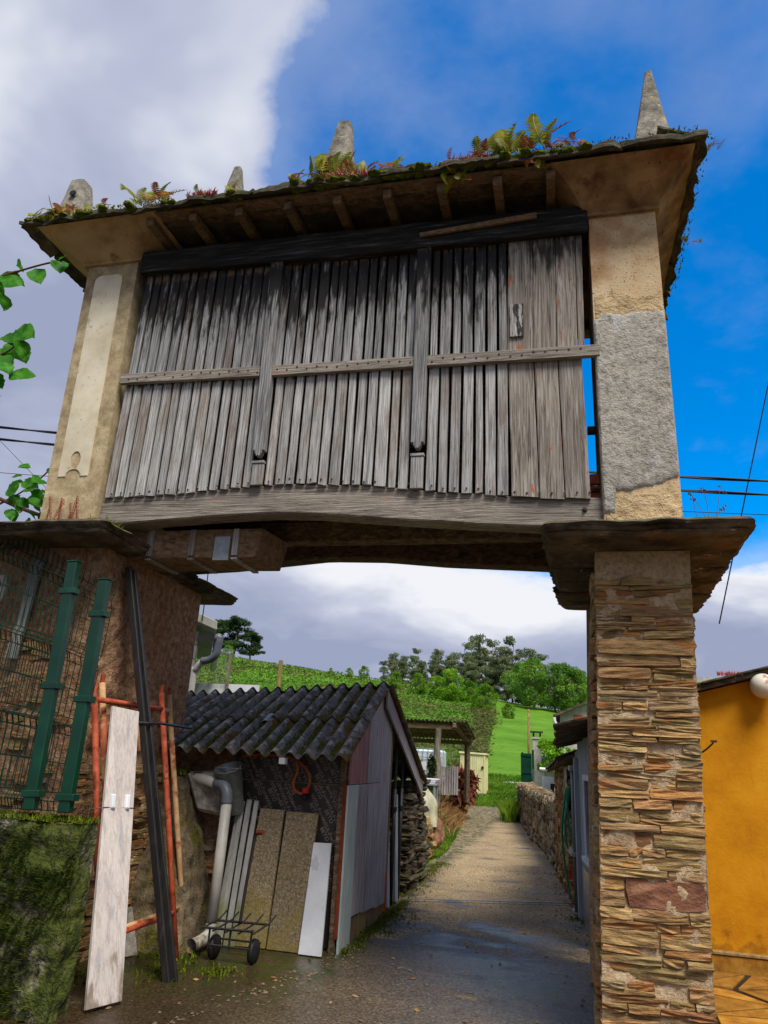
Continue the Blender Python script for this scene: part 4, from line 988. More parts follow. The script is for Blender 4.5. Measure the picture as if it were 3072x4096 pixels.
# white board tied to the frame
g_ = thing('painted_board', 'long white painted board leaning upright on the orange frame', 'board', (-2.9, 4.75, 0))
B0, B1, T0, T1 = [np.array(p) for p in ((-2.91, 4.64, .02), (-2.81, 4.88, .02), (-3.31, 4.98, 1.86), (-3.24, 5.24, 1.84))]
nr_ = np.cross(B1 - B0, T0 - B0); nr_ /= np.linalg.norm(nr_)
nr_ = nr_ * (1 if nr_[0] > 0 else -1) * .028
obj('board', MB().hexa([B0, B1, B1 + nr_, B0 + nr_], [T0, T1, T1 + nr_, T0 + nr_]), 'board_white', g_, bev=.003)
for u in (.25, .74):
    c0 = (B0 * .36 + T0 * .64) * (1 - u) + (B1 * .36 + T1 * .64) * u + nr_; dd = (T0 - B0) / np.linalg.norm(T0 - B0) * .055; ss = (B1 - B0) / np.linalg.norm(B1 - B0) * .022; o_ = nr_ * .9
    obj('glue_blob', MB().hexa([c0 - dd - ss, c0 - dd + ss, c0 + dd + ss, c0 + dd - ss], [c0 - dd * .7 - ss * .7 + o_, c0 - dd * .9 + ss * .7 + o_, c0 + dd * .8 + ss * .8 + o_, c0 + dd * .9 - ss * .6 + o_]), 'white_plastic', g_, bev=.006)
c0 = B0 * .38 + T0 * .62 + nr_ * 1.12; c1 = B1 * .38 + T1 * .62 + nr_ * 1.12
obj('tie_wire', MB().tube([c0 - (c1 - c0) * .25 - nr_ * 2, c0, (c0 + c1) / 2, c1, c1 - nr_ * 3], .003, 5), 'black_steel', g_)
# three dark steel profiles
g_ = thing('steel_profiles', 'bundle of long dark steel channels leaning on the brown pier', 'steel channel', (-2.72, 5.45, 0))
for k, (dx, dy) in enumerate(((0, 0), (.035, .045), (.0, .09))):
    a = (-2.76 + dx, 5.40 + dy, .0); b = (-3.56 + dx * .5, 5.26 + dy, 3.04 - k * .02)
    obj('channel', MB().bar(a, b, .055, .03, (0, -1, 0)), 'black_steel', g_, bev=.004)
p_ = np.array((-2.76, 5.42, 0)) * .42 + np.array((-3.56, 5.30, 3.04)) * .58
obj('tie_wire', MB().tube([p_ + (-.05, -.06, 0), p_ + (.05, -.04, .0), p_ + (.07, .10, .01), p_ + (.02, .75, .0)], .012, 6), 'black_steel', g_)
# coil of wire on the pier
for k in range(3):
    path = [(-3.50 + .05 * math.cos(a * 1.3 + k), 5.52 + (.26 - k * .03) * math.cos(a), .93 + (.36 - k * .04) * math.sin(a)) for a in np.linspace(0, 5.6, 26)]
    if k == 0: mb = MB()
    mb.tube(path, .0032, 5)
obj('wire_coil', mb, 'wire', None, (-3.5, 5.5, .6), label='loose coil of thin wire hanging between the scaffold uprights', cat='wire coil')
mb = MB().hexa([(-3.45, 5.62, .02), (-3.30, 5.90, .02), (-3.33, 5.92, .02), (-3.48, 5.64, .02)], [(-3.50, 5.60, .30), (-3.42, 5.92, .34), (-3.45, 5.94, .34), (-3.53, 5.62, .30)]); obj('stone_slab', mb, 'finial_stone', None, (-3.4, 5.75, 0), label='small grey slab propped on the ground behind the scaffold frame', cat='slab')
# sloping buttress against the far end of the pier
mb = MB()
def bfn(u, v):
    z = 1.36 * v; xr = np.interp(v, [0, .3, .7, 1], [-2.98, -3.08, -3.26, -3.42]); x = -3.72 + (xr + 3.72) * u; y = 6.02 + .45 * v + .05 * fbm(x * 3, 2, z * 3, 4)
    return (x, y + .04 * fbm(x * 9, 5, z * 9, 3), z)
mb.grid(bfn, 24, 40)
def bfn2(u, v):
    z = 1.36 * v; x = np.interp(v, [0, .3, .7, 1], [-2.98, -3.08, -3.26, -3.42]); y0 = 6.02 + .45 * v + .05 * fbm(x * 3, 2, z * 3, 4) + .04 * fbm(x * 9, 5, z * 9, 3); y = y0 + (6.62 - y0) * u
    return (x + (.03 * fbm(x * 3, y * 6, z * 6, 4) if 0 < u else 0), y, z)
mb.grid(bfn2, 14, 40); mb.grid(lambda u, v: (-3.72 + .30 * u, 6.47 + .15 * v, 1.355 + .015 * fbm(u * 4, v * 4, 1, 3)), 6, 4)
bt = obj('buttress', mb, 'moss_buttress', None, (-3.4, 6.2, 0), smooth=True, label='sloping mossy concrete buttress at the foot of the brown pier', cat='buttress')
pts = [(rnd.uniform(-3.68, -3.40), rnd.uniform(6.45, 6.62), 1.355) for k in range(700)]
blades('moss', pts, .05, .008, 'moss', bt, kind='stuff', seed=8)

# ------------------------------------------------------------------ tin-roofed shed
SH = thing('shed', 'low shed with mossy corrugated roof and patched board walls', 'shed', (-2.7, 8.0, 0))
SY = 6.74; SX = -1.87
def corr(xa, xb, ya, za, yb, zb, pitch=.156, amp=.033, ny=10, th=.007, nm='roof_sheet', m='corrugated', parent=None, ragged=.012, tilt=False):
    mb = MB(); nxx = int((xb - xa) / pitch * 10)
    L_ = math.hypot(yb - ya, zb - za); nz_, ny_ = (yb - ya) / L_, -(zb - za) / L_
    if nz_ < 0: nz_, ny_ = -nz_, -ny_
    def fn(s_):
        def f(u, v):
            x = xa + (xb - xa) * u; h = amp * math.cos(2 * math.pi * x / pitch) + s_
            vv = v + (ragged * fbm(x * 2, ya, 1, 3) if v == 0 else 0)
            y = ya + (yb - ya) * vv; z = za + (zb - za) * vv
            if tilt: z += .075 * (x + 1.8) * (min(max((y - 6.36) / 1.54, 0), 1) if y < 7.9 else (10.35 - y) / 2.47)
            h += .008 * fbm(x * 1.5, y * 1.5, 2, 2)
            return (x, y + ny_ * h, z + nz_ * h)
        return f
    mb.grid(fn(0), nxx, ny); mb.grid(fn(th), nxx, ny)
    k = (nxx + 1) * (ny + 1)
    for i in range(nxx): mb.f.append((i, i + 1, k + i + 1, k + i)); e = ny * (nxx + 1); mb.f.append((e + i, e + i + 1, k + e + i + 1, k + e + i))
    for j in range(ny): a = j * (nxx + 1); b = a + nxx + 1; mb.f.append((a, b, k + b, k + a)); mb.f.append((a + nxx, b + nxx, k + b + nxx, k + a + nxx))
    return obj(nm, mb, m, parent, smooth=True)
RS = .50
for (xa, xb) in ((-4.5, -3.58), (-3.60, -2.69), (-2.71, -1.80)):
    d_ = rnd.uniform(-.01, .01)
    corr(xa, xb, 6.36 + d_, 1.585 + d_, 7.12, 1.585 + .76 * RS + d_, parent=SH, tilt=True)
    corr(xa, xb, 7.06, 1.585 + .70 * RS + .012, 7.90, 2.37 + d_, parent=SH, tilt=True)
for (xa, xb) in ((-4.5, -3.1), (-3.12, -1.76)): corr(xa, xb, 10.35, 1.33, 7.88, 2.385, parent=SH, ny=6, tilt=True)
mb = MB().hexa([(-2.86, 7.02, 1.93), (-2.74, 7.02, 1.93), (-2.74, 7.18, 2.01), (-2.86, 7.18, 2.01)], [(-2.86, 7.02, 1.955), (-2.74, 7.02, 1.955), (-2.74, 7.18, 2.035), (-2.86, 7.18, 2.035)])
mb = MB()
mb.grid(lambda u, v: (-2.92 + .12 * u, 6.98 + .16 * v, 1.585 + (.62 + .16 * v) * RS - .025 + .028 * math.sin(u * math.pi)), 8, 4); obj('roof_patch', mb, 'zinc', SH, smooth=True)
# moss in the valleys of the front sheets
pts = []
for k in range(9000):
    x = rnd.uniform(-4.0, -1.85); v = rnd.random(); ph = (x / .156) % 1.0
    if abs(ph - .5) < .24 and fbm(x * 2.2, v * 3, 4, 4) + .18 * (1 - v) > .02:
        pts.append((x, 6.38 + 1.5 * v, 1.585 + (.02 + 1.5 * v) * RS - .012 + .075 * (x + 1.8) * v))
blades('moss', pts, .022, .007, 'moss', SH, kind='stuff', seed=9)
# front: film-faced plywood with the printed name
ply = obj('plywood_sheet', MB().box(-3.02, -1.915, SY, SY + .018, 1.345, 1.60), 'plywood_film', SH)
ply2 = obj('plywood_sheet', MB().box(-3.02, -1.915, SY, SY + .018, .02, 1.338), 'plywood_film', SH)
mb = MB().box(-3.02, -1.915, SY - .003, SY - .0005, 1.339, 1.3445); obj('joint_strip', mb, 'base_wood', SH)
def text_mesh(body, size):
    cu = bpy.data.curves.new('lettering', 'FONT'); cu.body = body; cu.size = size; cu.align_x = 'CENTER'; cu.align_y = 'CENTER'; cu.resolution_u = 2; cu.space_line = .85
    o = bpy.data.objects.new('tmp', cu); COL.objects.link(o); bpy.context.view_layer.update()
    me = bpy.data.meshes.new_from_object(o.evaluated_get(bpy.context.evaluated_depsgraph_get())); bpy.data.objects.remove(o); return me
tm = text_mesh('WISA-Form\nBETO', .052)
tv = np.array([v.co[:] for v in tm.vertices]); tf = [tuple(p_.vertices) for p_ in tm.polygons]
def letters(z0, z1, parent, seed):
    mb = MB(); r = random.Random(seed)
    for i in range(-2, 14):
        for j in range(-2, 18):
            flip = (i + j) % 3 == 0
            cx = -3.08 + i * .15 + j * .03; cz = z0 - .12 + j * .15 + (i % 2) * .05
            if r.random() < .06: continue
            a = math.radians(-58) + (math.pi if flip else 0); ca, sa = math.cos(a), math.sin(a)
            v = np.stack([cx + tv[:, 0] * ca - tv[:, 1] * sa, np.full(len(tv), SY - .0015), cz + tv[:, 0] * sa + tv[:, 1] * ca], 1)
            ok_ = (v[:, 0] > -3.0) & (v[:, 0] < -1.93) & (v[:, 2] > z0) & (v[:, 2] < z1)
            if not ok_.any(): continue
            mb.add(v.tolist(), [q for q in tf if all(ok_[i_] for i_ in q)])
    obj('lettering', mb, 'print_ink', parent, fix=False)
letters(1.347, 1.60, ply, 3); letters(.45, 1.336, ply2, 4)
# left of the sheet: dark rubble wall
mb = MB(); mb.grid(lambda u, v: (-3.75 + .74 * u, SY + .06 + .06 * fbm(u * 5, 1, v * 8, 4), 1.62 * v), 20, 30); rw = obj('rubble_wall', mb, 'pier_plaster', SH, smooth=True)
for k in range(24): inst('stone', rnd.choice(STV), 'slate_stone', rw, (rnd.uniform(-3.6, -3.08), SY + .05, rnd.uniform(.1, 1.5)), (0, rnd.gauss(0, .1), 0), (rnd.uniform(.1, .25), .12, rnd.uniform(.05, .12)))
mb = MB().hexa([(-3.26, 6.5, 1.05), (-3.0, 6.5, 1.02), (-3.0, 6.62, 1.02), (-3.26, 6.62, 1.05)], [(-3.42, 6.5, 1.38), (-3.02, 6.5, 1.42), (-3.02, 6.62, 1.42), (-3.42, 6.62, 1.38)]); obj('grey_stone', mb, 'finial_stone', rw, bev=.03)
# gable side boards towards the lane (each tapered to the rake)
def rake(y): return 1.60 + (y - 6.36) * RS - .045 if y < 7.9 else 2.37 - (y - 7.9) * .425 - .045
def sboard(y0, y1, z0, z1a, z1b, m, x=SX, th=.02, parent=SH, nm='board', yo=0.0):
    mb = MB().hexa([(x - th, y0, z0), (x, y0, z0), (x, y1, z0 + yo), (x - th, y1, z0 + yo)], [(x - th, y0, z1a), (x, y0, z1a), (x, y1, z1b), (x - th, y1, z1b)]); return obj(nm, mb, m, parent, bev=.003)
sboard(6.66, 7.02, .0, 1.345, 1.345, 'board_green', SX + .012)
sboard(6.72, 7.36, 1.35, rake(6.74) - .02, rake(7.36), 'board_pink', SX + .004)
sboard(7.025, 7.42, .22, 1.345, 1.345, 'board_grey', SX + .002, yo=-.02)
sboard(7.365, 7.95, 1.35, rake(7.37), rake(7.89), 'board_grey', SX + .009)
sboard(7.425, 7.95, .19, 1.346, 1.346, 'board_grey', SX + .0085, yo=-.03)
sboard(7.955, 8.42, .14, rake(7.96), rake(8.42), 'board_grey', SX + .004, yo=-.02)
for a, b in ((7.03, 7.34), (7.35, 7.72), (7.74, 8.08), (8.09, 8.40)): sboard(a, b, .0, .20 - (a - 7.03) * .04, .19 - (a - 7.03) * .04, 'base_wood', SX - .012, .03)
obj('foam_strip', MB().box(SX - .03, SX + .0, 6.643, 6.655, .12, 1.36), 'orange_dark', SH)
obj('foam_strip', MB().box(SX - .02, SX + .016, 8.425, 8.445, .04, .42), 'orange_foam', SH)
obj('door_post', MB().box(SX - .07, SX + .0, 8.45, 8.53, .0, rake(8.5)), 'brown_wood', SH, bev=.01)
obj('corner_post', MB().box(SX - .08, SX - .025, 6.66, 6.735, .0, 1.6), 'dark_wood', SH, bev=.004)
# barge boards along the far rake
mb = MB().hexa([(SX + .03, 7.90, 2.13), (SX + .055, 7.90, 2.13), (SX + .055, 10.30, 1.13), (SX + .03, 10.30, 1.13)], [(SX + .03, 7.90, 2.335), (SX + .055, 7.90, 2.335), (SX + .055, 10.30, 1.30), (SX + .03, 10.30, 1.30)]); obj('barge_board', mb, 'board_grey', SH, bev=.004)
mb = MB().box(SX - 1.6, SX - 1.58, 8.5, 10.2, 0, 1.6); mb.box(-4.4, -1.95, 10.2, 10.22, 0, 1.3); obj('back_wall', mb, 'dark_wood', SH)
for y in (8.9, 9.5): obj('purlin', MB().bar((-4.3, y, rake(y) - .02), (SX + .03, y, rake(y) - .02), .06, .07), 'dark_wood', SH)
for y, x in ((9.02, -1.93), (9.42, -1.93)):
    p_ = thing('steel_prop', ['dark steel prop beside the last board of the shed wall', 'dark steel prop beside the stack of flat stones'][y > 9.2], 'prop', (x, y, 0), 'steel props in the open shed bay')
    obj('tube', MB().tube([(x, y, 0), (x, y, 1.25)], .024, 10), 'black_steel', p_, smooth=True); obj('collar', MB().lathe([(.034, 0), (.034, .05), (.026, .06)], (x, y, 1.0), 12), 'black_steel', p_); obj('inner_tube', MB().tube([(x, y, 1.25), (x, y, rake(y) - .055)], .018, 8), 'black_steel', p_)
for k, (y, x, h) in enumerate(((8.80, -1.92, 1.0), (9.20, -1.91, 1.18))):
    obj('white_profile', MB().bar((x, y, 0.01), (x - .06, y + .03, h), .05, .05), 'blue_grey_paint', None, (x, y, 0), bev=.003, label=['shorter pale blue profile in the open shed bay', 'taller pale blue profile in the open shed bay'][k], cat='profile', group='pale profiles in the shed bay')
# under-eave white end block, hose, bucket
obj('white_bracket', MB().box(-2.44, -2.385, 6.36, 6.44, 1.50, 1.555), 'white_plastic', SH, bev=.003)
hp = [(-2.95, 6.70, 1.55), (-2.7, 6.69, 1.575), (-2.46, 6.68, 1.56), (-2.36, 6.67, 1.53), (-2.26, 6.66, 1.45), (-2.23, 6.66, 1.36), (-2.25, 6.66, 1.30)]
hp2 = [(-2.38, 6.66, 1.535), (-2.355, 6.65, 1.45), (-2.385, 6.65, 1.36), (-2.375, 6.65, 1.29), (-2.32, 6.65, 1.255), (-2.28, 6.65, 1.255)]
g_ = thing('orange_hose', 'orange gas hose looped on the printed plywood sheet', 'hose', (-2.4, 6.68, 1.2))
def smooth_path(p, n=6):
    P = [np.array(q, float) for q in p]; out = []
    for i in range(len(P) - 1):
        p0, p1, p2, p3 = P[max(i - 1, 0)], P[i], P[i + 1], P[min(i + 2, len(P) - 1)]
        for k in range(n):
            s = k / n; out.append(.5 * ((2 * p1) + (-p0 + p2) * s + (2 * p0 - 5 * p1 + 4 * p2 - p3) * s * s + (-p0 + 3 * p1 - 3 * p2 + p3) * s ** 3))
    out.append(P[-1]); return out
mb = MB().tube(smooth_path(hp), .013, 8); mb.tube(smooth_path(hp2), .013, 8); obj('hose', mb, 'hose_orange', g_, smooth=True)
obj('connector', MB().box(-2.29, -2.235, 6.63, 6.68, 1.255, 1.305), 'red_plastic', g_, bev=.005); obj('regulator', MB().lathe([(.02, 0), (.03, .02), (.03, .05), (.012, .06)], (-2.265, 6.65, 1.195), 10), 'black_plastic', g_)
g_ = thing('zinc_bucket', 'grey metal bucket hung mouth outwards on the shed front', 'bucket', (-2.97, 6.6, 1.05))
ax = Vector((-.10, -.42, .9)).normalized(); c_ = (-2.92, 6.63, 1.06)
mb = MB().lathe([(.075, 0), (.085, .04), (.125, .42), (.132, .425), (.128, .43), (.118, .42), (.08, .03), (.0, .03)], c_, 24, ax, close=False); obj('shell', mb, 'zinc', g_, smooth=True)
mb = MB(); pts_ = [Vector(c_) + ax * .42 + Vector((.13 * math.cos(a), -.05 * math.sin(a), .0)) for a in np.linspace(0, math.pi, 9)]; mb.tube(pts_, .004, 5); obj('handle', mb, 'wire', g_)
# drain pipe
g_ = thing('drain_pipe', 'grey plastic drain pipe coming out over the buttress and down', 'pipe', (-2.9, 6.3, 0))
obj('horizontal_run', MB().tube([(-3.6, 6.66, 1.37), (-3.02, 6.42, 1.30)], .047, 14), 'pvc_grey', g_, smooth=True)
obj('elbow', MB().tube(smooth_path([(-3.05, 6.43, 1.305), (-2.97, 6.40, 1.29), (-2.915, 6.38, 1.23), (-2.90, 6.37, 1.14)]), .053, 14), 'pvc_dark', g_, smooth=True)
obj('downpipe', MB().tube([(-2.90, 6.37, 1.15), (-2.90, 6.34, .15)], .046, 14), 'pvc_grey', g_, smooth=True)
obj('foot_bend', MB().tube(smooth_path([(-2.90, 6.34, .20), (-2.90, 6.32, .12), (-2.93, 6.20, .08), (-2.95, 6.10, .075)]), [.05] * 18 + [.055], 14, False), 'pvc_grey', g_, smooth=True)
# slabs leaning on the plywood
def leaner(name, bl, br, tl, tr, th, m, label, cat, group=None, bev=.004):
    b = [np.array(p, float) for p in (bl, br)]; t_ = [np.array(p, float) for p in (tl, tr)]; n_ = np.array((0, th, .0))
    mb = MB().hexa([b[0], b[1], b[1] + n_, b[0] + n_], [t_[0], t_[1], t_[1] + n_, t_[0] + n_])
    return obj(name, mb, m, None, tuple((b[0] + b[1]) / 2), bev=bev, label=label, cat=cat, group=group)
leaner('granite_slab', (-2.74, 6.50, .012), (-2.47, 6.53, .012), (-2.69, 6.66, 1.10), (-2.46, 6.66, 1.10), .04, 'granite', 'speckled granite slab leaning behind the trolley handle', 'slab')
leaner('granite_slab', (-2.455, 6.52, .012), (-2.17, 6.52, .012), (-2.435, 6.665, 1.09), (-2.13, 6.665, 1.09), .04, 'granite', 'speckled granite slab leaning next to the white marble slab', 'slab')
leaner('marble_slab', (-2.16, 6.49, .012), (-1.955, 6.49, .012), (-2.14, 6.62, .855), (-1.975, 6.62, .86), .03, 'marble', 'white grey-veined marble slab leaning at the shed corner', 'slab')
for k, (xb, xt, h, w_) in enumerate(((-2.93, -2.93, 1.05, .05), (-2.885, -2.90, 1.15, .045), (-2.83, -2.835, 1.17, .05), (-2.775, -2.76, 1.165, .045))):
    leaner('trim_strip', (xb, 6.44 + .012 * k, .012), (xb + w_, 6.44 + .012 * k, .012), (xt, 6.66, h), (xt + w_, 6.66, h), .02, 'aluminium', ['grey trim strip leaning by the drain pipe, shortest of four', 'grey trim strip in a row of four, next to the shortest', 'tallest grey trim strip of a row of four', 'grey trim strip leaning directly beside the granite slab'][k], 'strip', 'grey trim strips')
# hand trolley
g_ = thing('hand_trolley', 'small black iron trolley with a hooked handle and wire tray', 'trolley', (-2.6, 6.2, 0))
obj('handle', MB().tube(smooth_path([(-2.56, 6.15, .26), (-2.55, 6.16, .5), (-2.53, 6.18, .80), (-2.515, 6.18, .92), (-2.49, 6.17, .955), (-2.455, 6.16, .955)]), .014, 8), 'black_steel', g_, smooth=True)
obj('grip', MB().tube([(-2.50, 6.172, .945), (-2.44, 6.155, .955)], .02, 8), 'orange_dark', g_)
for y in (6.0, 6.28): obj('tray_rail', MB().tube([(-2.82, y, .24), (-2.38, y, .25)], .011, 6), 'black_steel', g_)
for x in (-2.82, -2.71, -2.60, -2.49, -2.38): obj('tray_bar', MB().tube([(x, 5.97, .23), (x + .01, 6.30, .25), (x + .05, 6.34, .31)], .008, 6), 'black_steel', g_)
for y in (6.02, 6.24): obj('lower_rail', MB().tube([(-2.76, y, .12), (-2.40, y, .12)], .009, 6), 'black_steel', g_)
for x in (-2.76, -2.58, -2.40): obj('strut', MB().tube([(x, 6.02, .24), (x, 6.02, .09)], .009, 6), 'black_steel', g_)
for x, y in ((-2.74, 6.10), (-2.40, 6.10)): obj('wheel', MB().lathe([(.03, -.02), (.085, -.02), (.09, 0), (.085, .02), (.03, .02)], (x, y, .092), 18, (1, 0, 0)), 'black_plastic', g_, smooth=True)
# ------------------------------------------------------------------ right side: yellow house, grey outhouse, stone hut, field wall
YH = thing('yellow_house', 'ochre yellow rendered house wall behind the slate pier', 'house', (3.2, 9, 0))
mb = MB()
rz = lambda x: 2.36 + (x - 1.37) * .275
mb.add([(1.20, 7.56, 0), (6.0, 7.56, 0), (6.0, 7.56, rz(4.2)), (4.2, 7.56, rz(4.2)), (1.20, 7.56, rz(1.2)), (1.20, 11.5, 0), (6.0, 11.5, 0), (6.0, 11.5, rz(4.2)), (4.2, 11.5, rz(4.2)), (1.20, 11.5, rz(1.2))],
       [(0, 1, 2, 3, 4), (5, 9, 8, 7, 6), (0, 4, 9, 5), (1, 6, 7, 2), (3, 8, 9, 4), (2, 7, 8, 3)])
obj('wall', mb, 'yellow_wall', YH)
mb = MB().hexa([(1.05, 7.40, rz(1.05) + .012), (4.3, 7.40, rz(4.3) + .012), (4.3, 11.6, rz(4.3) + .012), (1.05, 11.6, rz(1.05) + .012)], [(1.05, 7.40, rz(1.05) + .06), (4.3, 7.40, rz(4.3) + .06), (4.3, 11.6, rz(4.3) + .06), (1.05, 11.6, rz(1.05) + .06)]); yr = obj('roof', mb, 'dark_slate', YH, bev=.008)
for k in range(6):
    a = 1.03 + k * .32; mb = MB().hexa([(a, 7.37 - .01 * (k % 2), rz(a) + .062), (a + .31, 7.37, rz(a + .31) + .062), (a + .31, 7.7, rz(a + .31) + .062), (a, 7.7, rz(a) + .062)], [(a, 7.37 - .01 * (k % 2), rz(a) + .085), (a + .31, 7.37, rz(a + .31) + .085), (a + .31, 7.7, rz(a + .31) + .085), (a, 7.7, rz(a) + .085)]); obj('slate', mb, 'roof_slate', yr, bev=.006)
mb = MB().box(1.19, 6.02, 7.50, 7.556, .0, .15); obj('plinth', mb, 'flagstone', YH, bev=.008); mb = MB().box(1.19, 6.02, 7.49, 7.5585, .152, .175); obj('plinth_cap', mb, 'base_wood', YH, bev=.004)
blades('sedum', [(rnd.uniform(1.5, 1.72), rnd.uniform(7.38, 7.45), rz(1.6) + .085) for k in range(160)], .035, .006, 'sedum', yr, kind='stuff', seed=21)
g_ = thing('wall_lamp', 'round white glass wall lamp with rust streaks under the yellow eave', 'lamp', (1.90, 7.5, 2.42))
mb = MB()
prof = [(.001, -.115)] + [(.115 * math.sin(a), -.115 * math.cos(a)) for a in np.linspace(.15, 3.0, 14)]
mb.lathe(prof, (1.89, 7.42, 2.42), 22); 
m = mat('lamp_globe', [(.3, (206, 202, 184)), (.7, (234, 230, 214))], 5, bst=0, fst=0, rough=.3, spec=.4, over=[dict(c=(164, 84, 34), n=7, s=(1, 1, .8), lo=.56, hi=.64, op=.75)])
obj('globe', mb, 'lamp_globe', g_, smooth=True); obj('mount', MB().tube([(1.89, 7.50, 2.44), (1.89, 7.565, 2.46)], .04, 12), 'rust_paint', g_)
g_ = thing('wall_hook', 'small dark iron hook sticking out beside the slate pier', 'hook', (1.33, 7.5, 1.83)); obj('rod', MB().tube(smooth_path([(1.22, 7.54, 1.78), (1.30, 7.42, 1.80), (1.38, 7.36, 1.87), (1.40, 7.35, 1.90)]), .008, 6), 'black_steel', g_); obj('tip', MB().box(1.375, 1.425, 7.33, 7.36, 1.89, 1.91), 'black_steel', g_)
# paved yard in front of it
ter = thing('terrace', '', '', (2, 6.5, 0)); ter['kind'] = 'structure'
obj('bedding', MB().box(.95, 6.0, 2.5, 7.49, .008, .022), 'joint_dark', ter)
nxs, nys = 11, 12; gp = {}
for i in range(nxs + 1):
    for j in range(nys + 1):
        gp[i, j] = (.98 + 4.9 * i / nxs + (rnd.uniform(-.15, .15) if 0 < i < nxs else 0), 2.55 + 4.9 * j / nys + (rnd.uniform(-.13, .13) if 0 < j < nys else 0))
def flag(poly):
    c = np.mean(poly, axis=0); q = [tuple(c + (np.array(p_) - c) * (1 - .05 / max(.06, np.linalg.norm(np.array(p_) - c)))) for p_ in poly]
    mb = MB().prism([(x, y, .018) for x, y in q], (0, 0, .018 + rnd.uniform(0, .005))); obj('flagstone', mb, 'flagstone', ter, bev=.004)
for i in range(nxs):
    for j in range(nys):
        q = [gp[i, j], gp[i + 1, j], gp[i + 1, j + 1], gp[i, j + 1]]
        r_ = rnd.random()
        if r_ < .35: flag([q[0], q[1], q[2]]); flag([q[0], q[2], q[3]])
        else: flag(q)

# grey painted outhouse
def ow(y): return .325 - .068 * (y - 7.9)
OH = thing('outhouse', 'grey-blue boarded outhouse with tiled plinth and slate eave on the lane', 'outhouse', (.8, 8.7, 0))
mb = MB().hexa([(ow(7.75) + .03, 7.75, 0), (1.15, 7.75, 0), (1.15, 10.1, 0), (ow(10.1) + .03, 10.1, 0)], [(ow(7.75) + .03, 7.75, 1.95), (1.15, 7.75, 2.18), (1.15, 10.1, 2.1), (ow(10.1) + .03, 10.1, 1.78)]); obj('core', mb, 'render_grey', OH)
def ob(y0, y1, z0, z1, off, th, m, nm, bev=.003, parent=None):
    mb = MB().hexa([(ow(y0) - off, y0, z0), (ow(y0) - off + th, y0, z0), (ow(y1) - off + th, y1, z0), (ow(y1) - off, y1, z0)], [(ow(y0) - off, y0, z1), (ow(y0) - off + th, y0, z1), (ow(y1) - off + th, y1, z1), (ow(y1) - off, y1, z1)]); return obj(nm, mb, m, parent or OH, bev=bev)
y = 7.76
while y < 9.15:
    y2 = y + .17
    if 7.93 < y + .08 < 8.66: ob(y, y2 - .008, .58, .74, 0, .028, 'blue_grey_paint', 'board'); ob(y, y2 - .008, 1.52, 1.92, 0, .028, 'blue_grey_paint', 'board')
    else: ob(y, y2 - .008, .58, 1.90, 0, .028, 'blue_grey_paint', 'board')
    y = y2
wf = ob(7.93, 8.66, .76, 1.50, -.018, .012, 'glass_dark', 'window')
for a in ((7.90, 7.96, .72, 1.54), (8.62, 8.68, .72, 1.54)): ob(*a, .012, .03, 'white_wall', 'frame', parent=wf)
ob(7.965, 8.615, 1.48, 1.54, .012, .03, 'white_wall', 'frame', parent=wf); ob(7.88, 8.70, .68, .718, .05, .08, 'white_wall', 'sill', parent=wf)
for i in range(6):
    for j in range(3): a = 7.76 + i * .245; ob(a, a + .24, .01 + j * .19, .01 + j * .19 + .186, .008, .035, 'tile_glazed', 'tile', bev=.002)
ob(9.2, 9.32, 0, 1.72, .05, .09, 'blue_grey_paint', 'door_post'); obj('downpipe', MB().tube([(ow(9.45) - .04, 9.45, .05), (ow(9.45) - .04, 9.45, 1.62)], .035, 10), 'pvc_dark', OH, smooth=True)
ob(9.36, 9.6, 1.57, 1.63, .09, .12, 'render_grey', 'bracket')
ob(9.36, 10.0, .0, .62, .02, .04, 'base_wood', 'low_door'); ob(9.36, 10.05, .63, .67, .10, .14, 'render_grey', 'ledge')
# slate eave (sags towards the stone hut)
for k in range(7):
    a = 7.70 + k * .37; b = a + .4; za = 1.985 - .056 * (a - 7.7); zb_ = 1.985 - .056 * (b - 7.7); xo = -.02 + rnd.uniform(-.02, .02)
    mb = MB().hexa([(xo - .004 * k, a, za), (1.35, a, za + .36), (1.35, b, zb_ + .36), (xo - .004 * k + .01, b, zb_)], [(xo - .004 * k, a, za + .03), (1.35, a, za + .39), (1.35, b, zb_ + .39), (xo - .004 * k + .01, b, zb_ + .03)])
    obj('roof_slab', mb, 'dark_slate', OH, bev=.006)
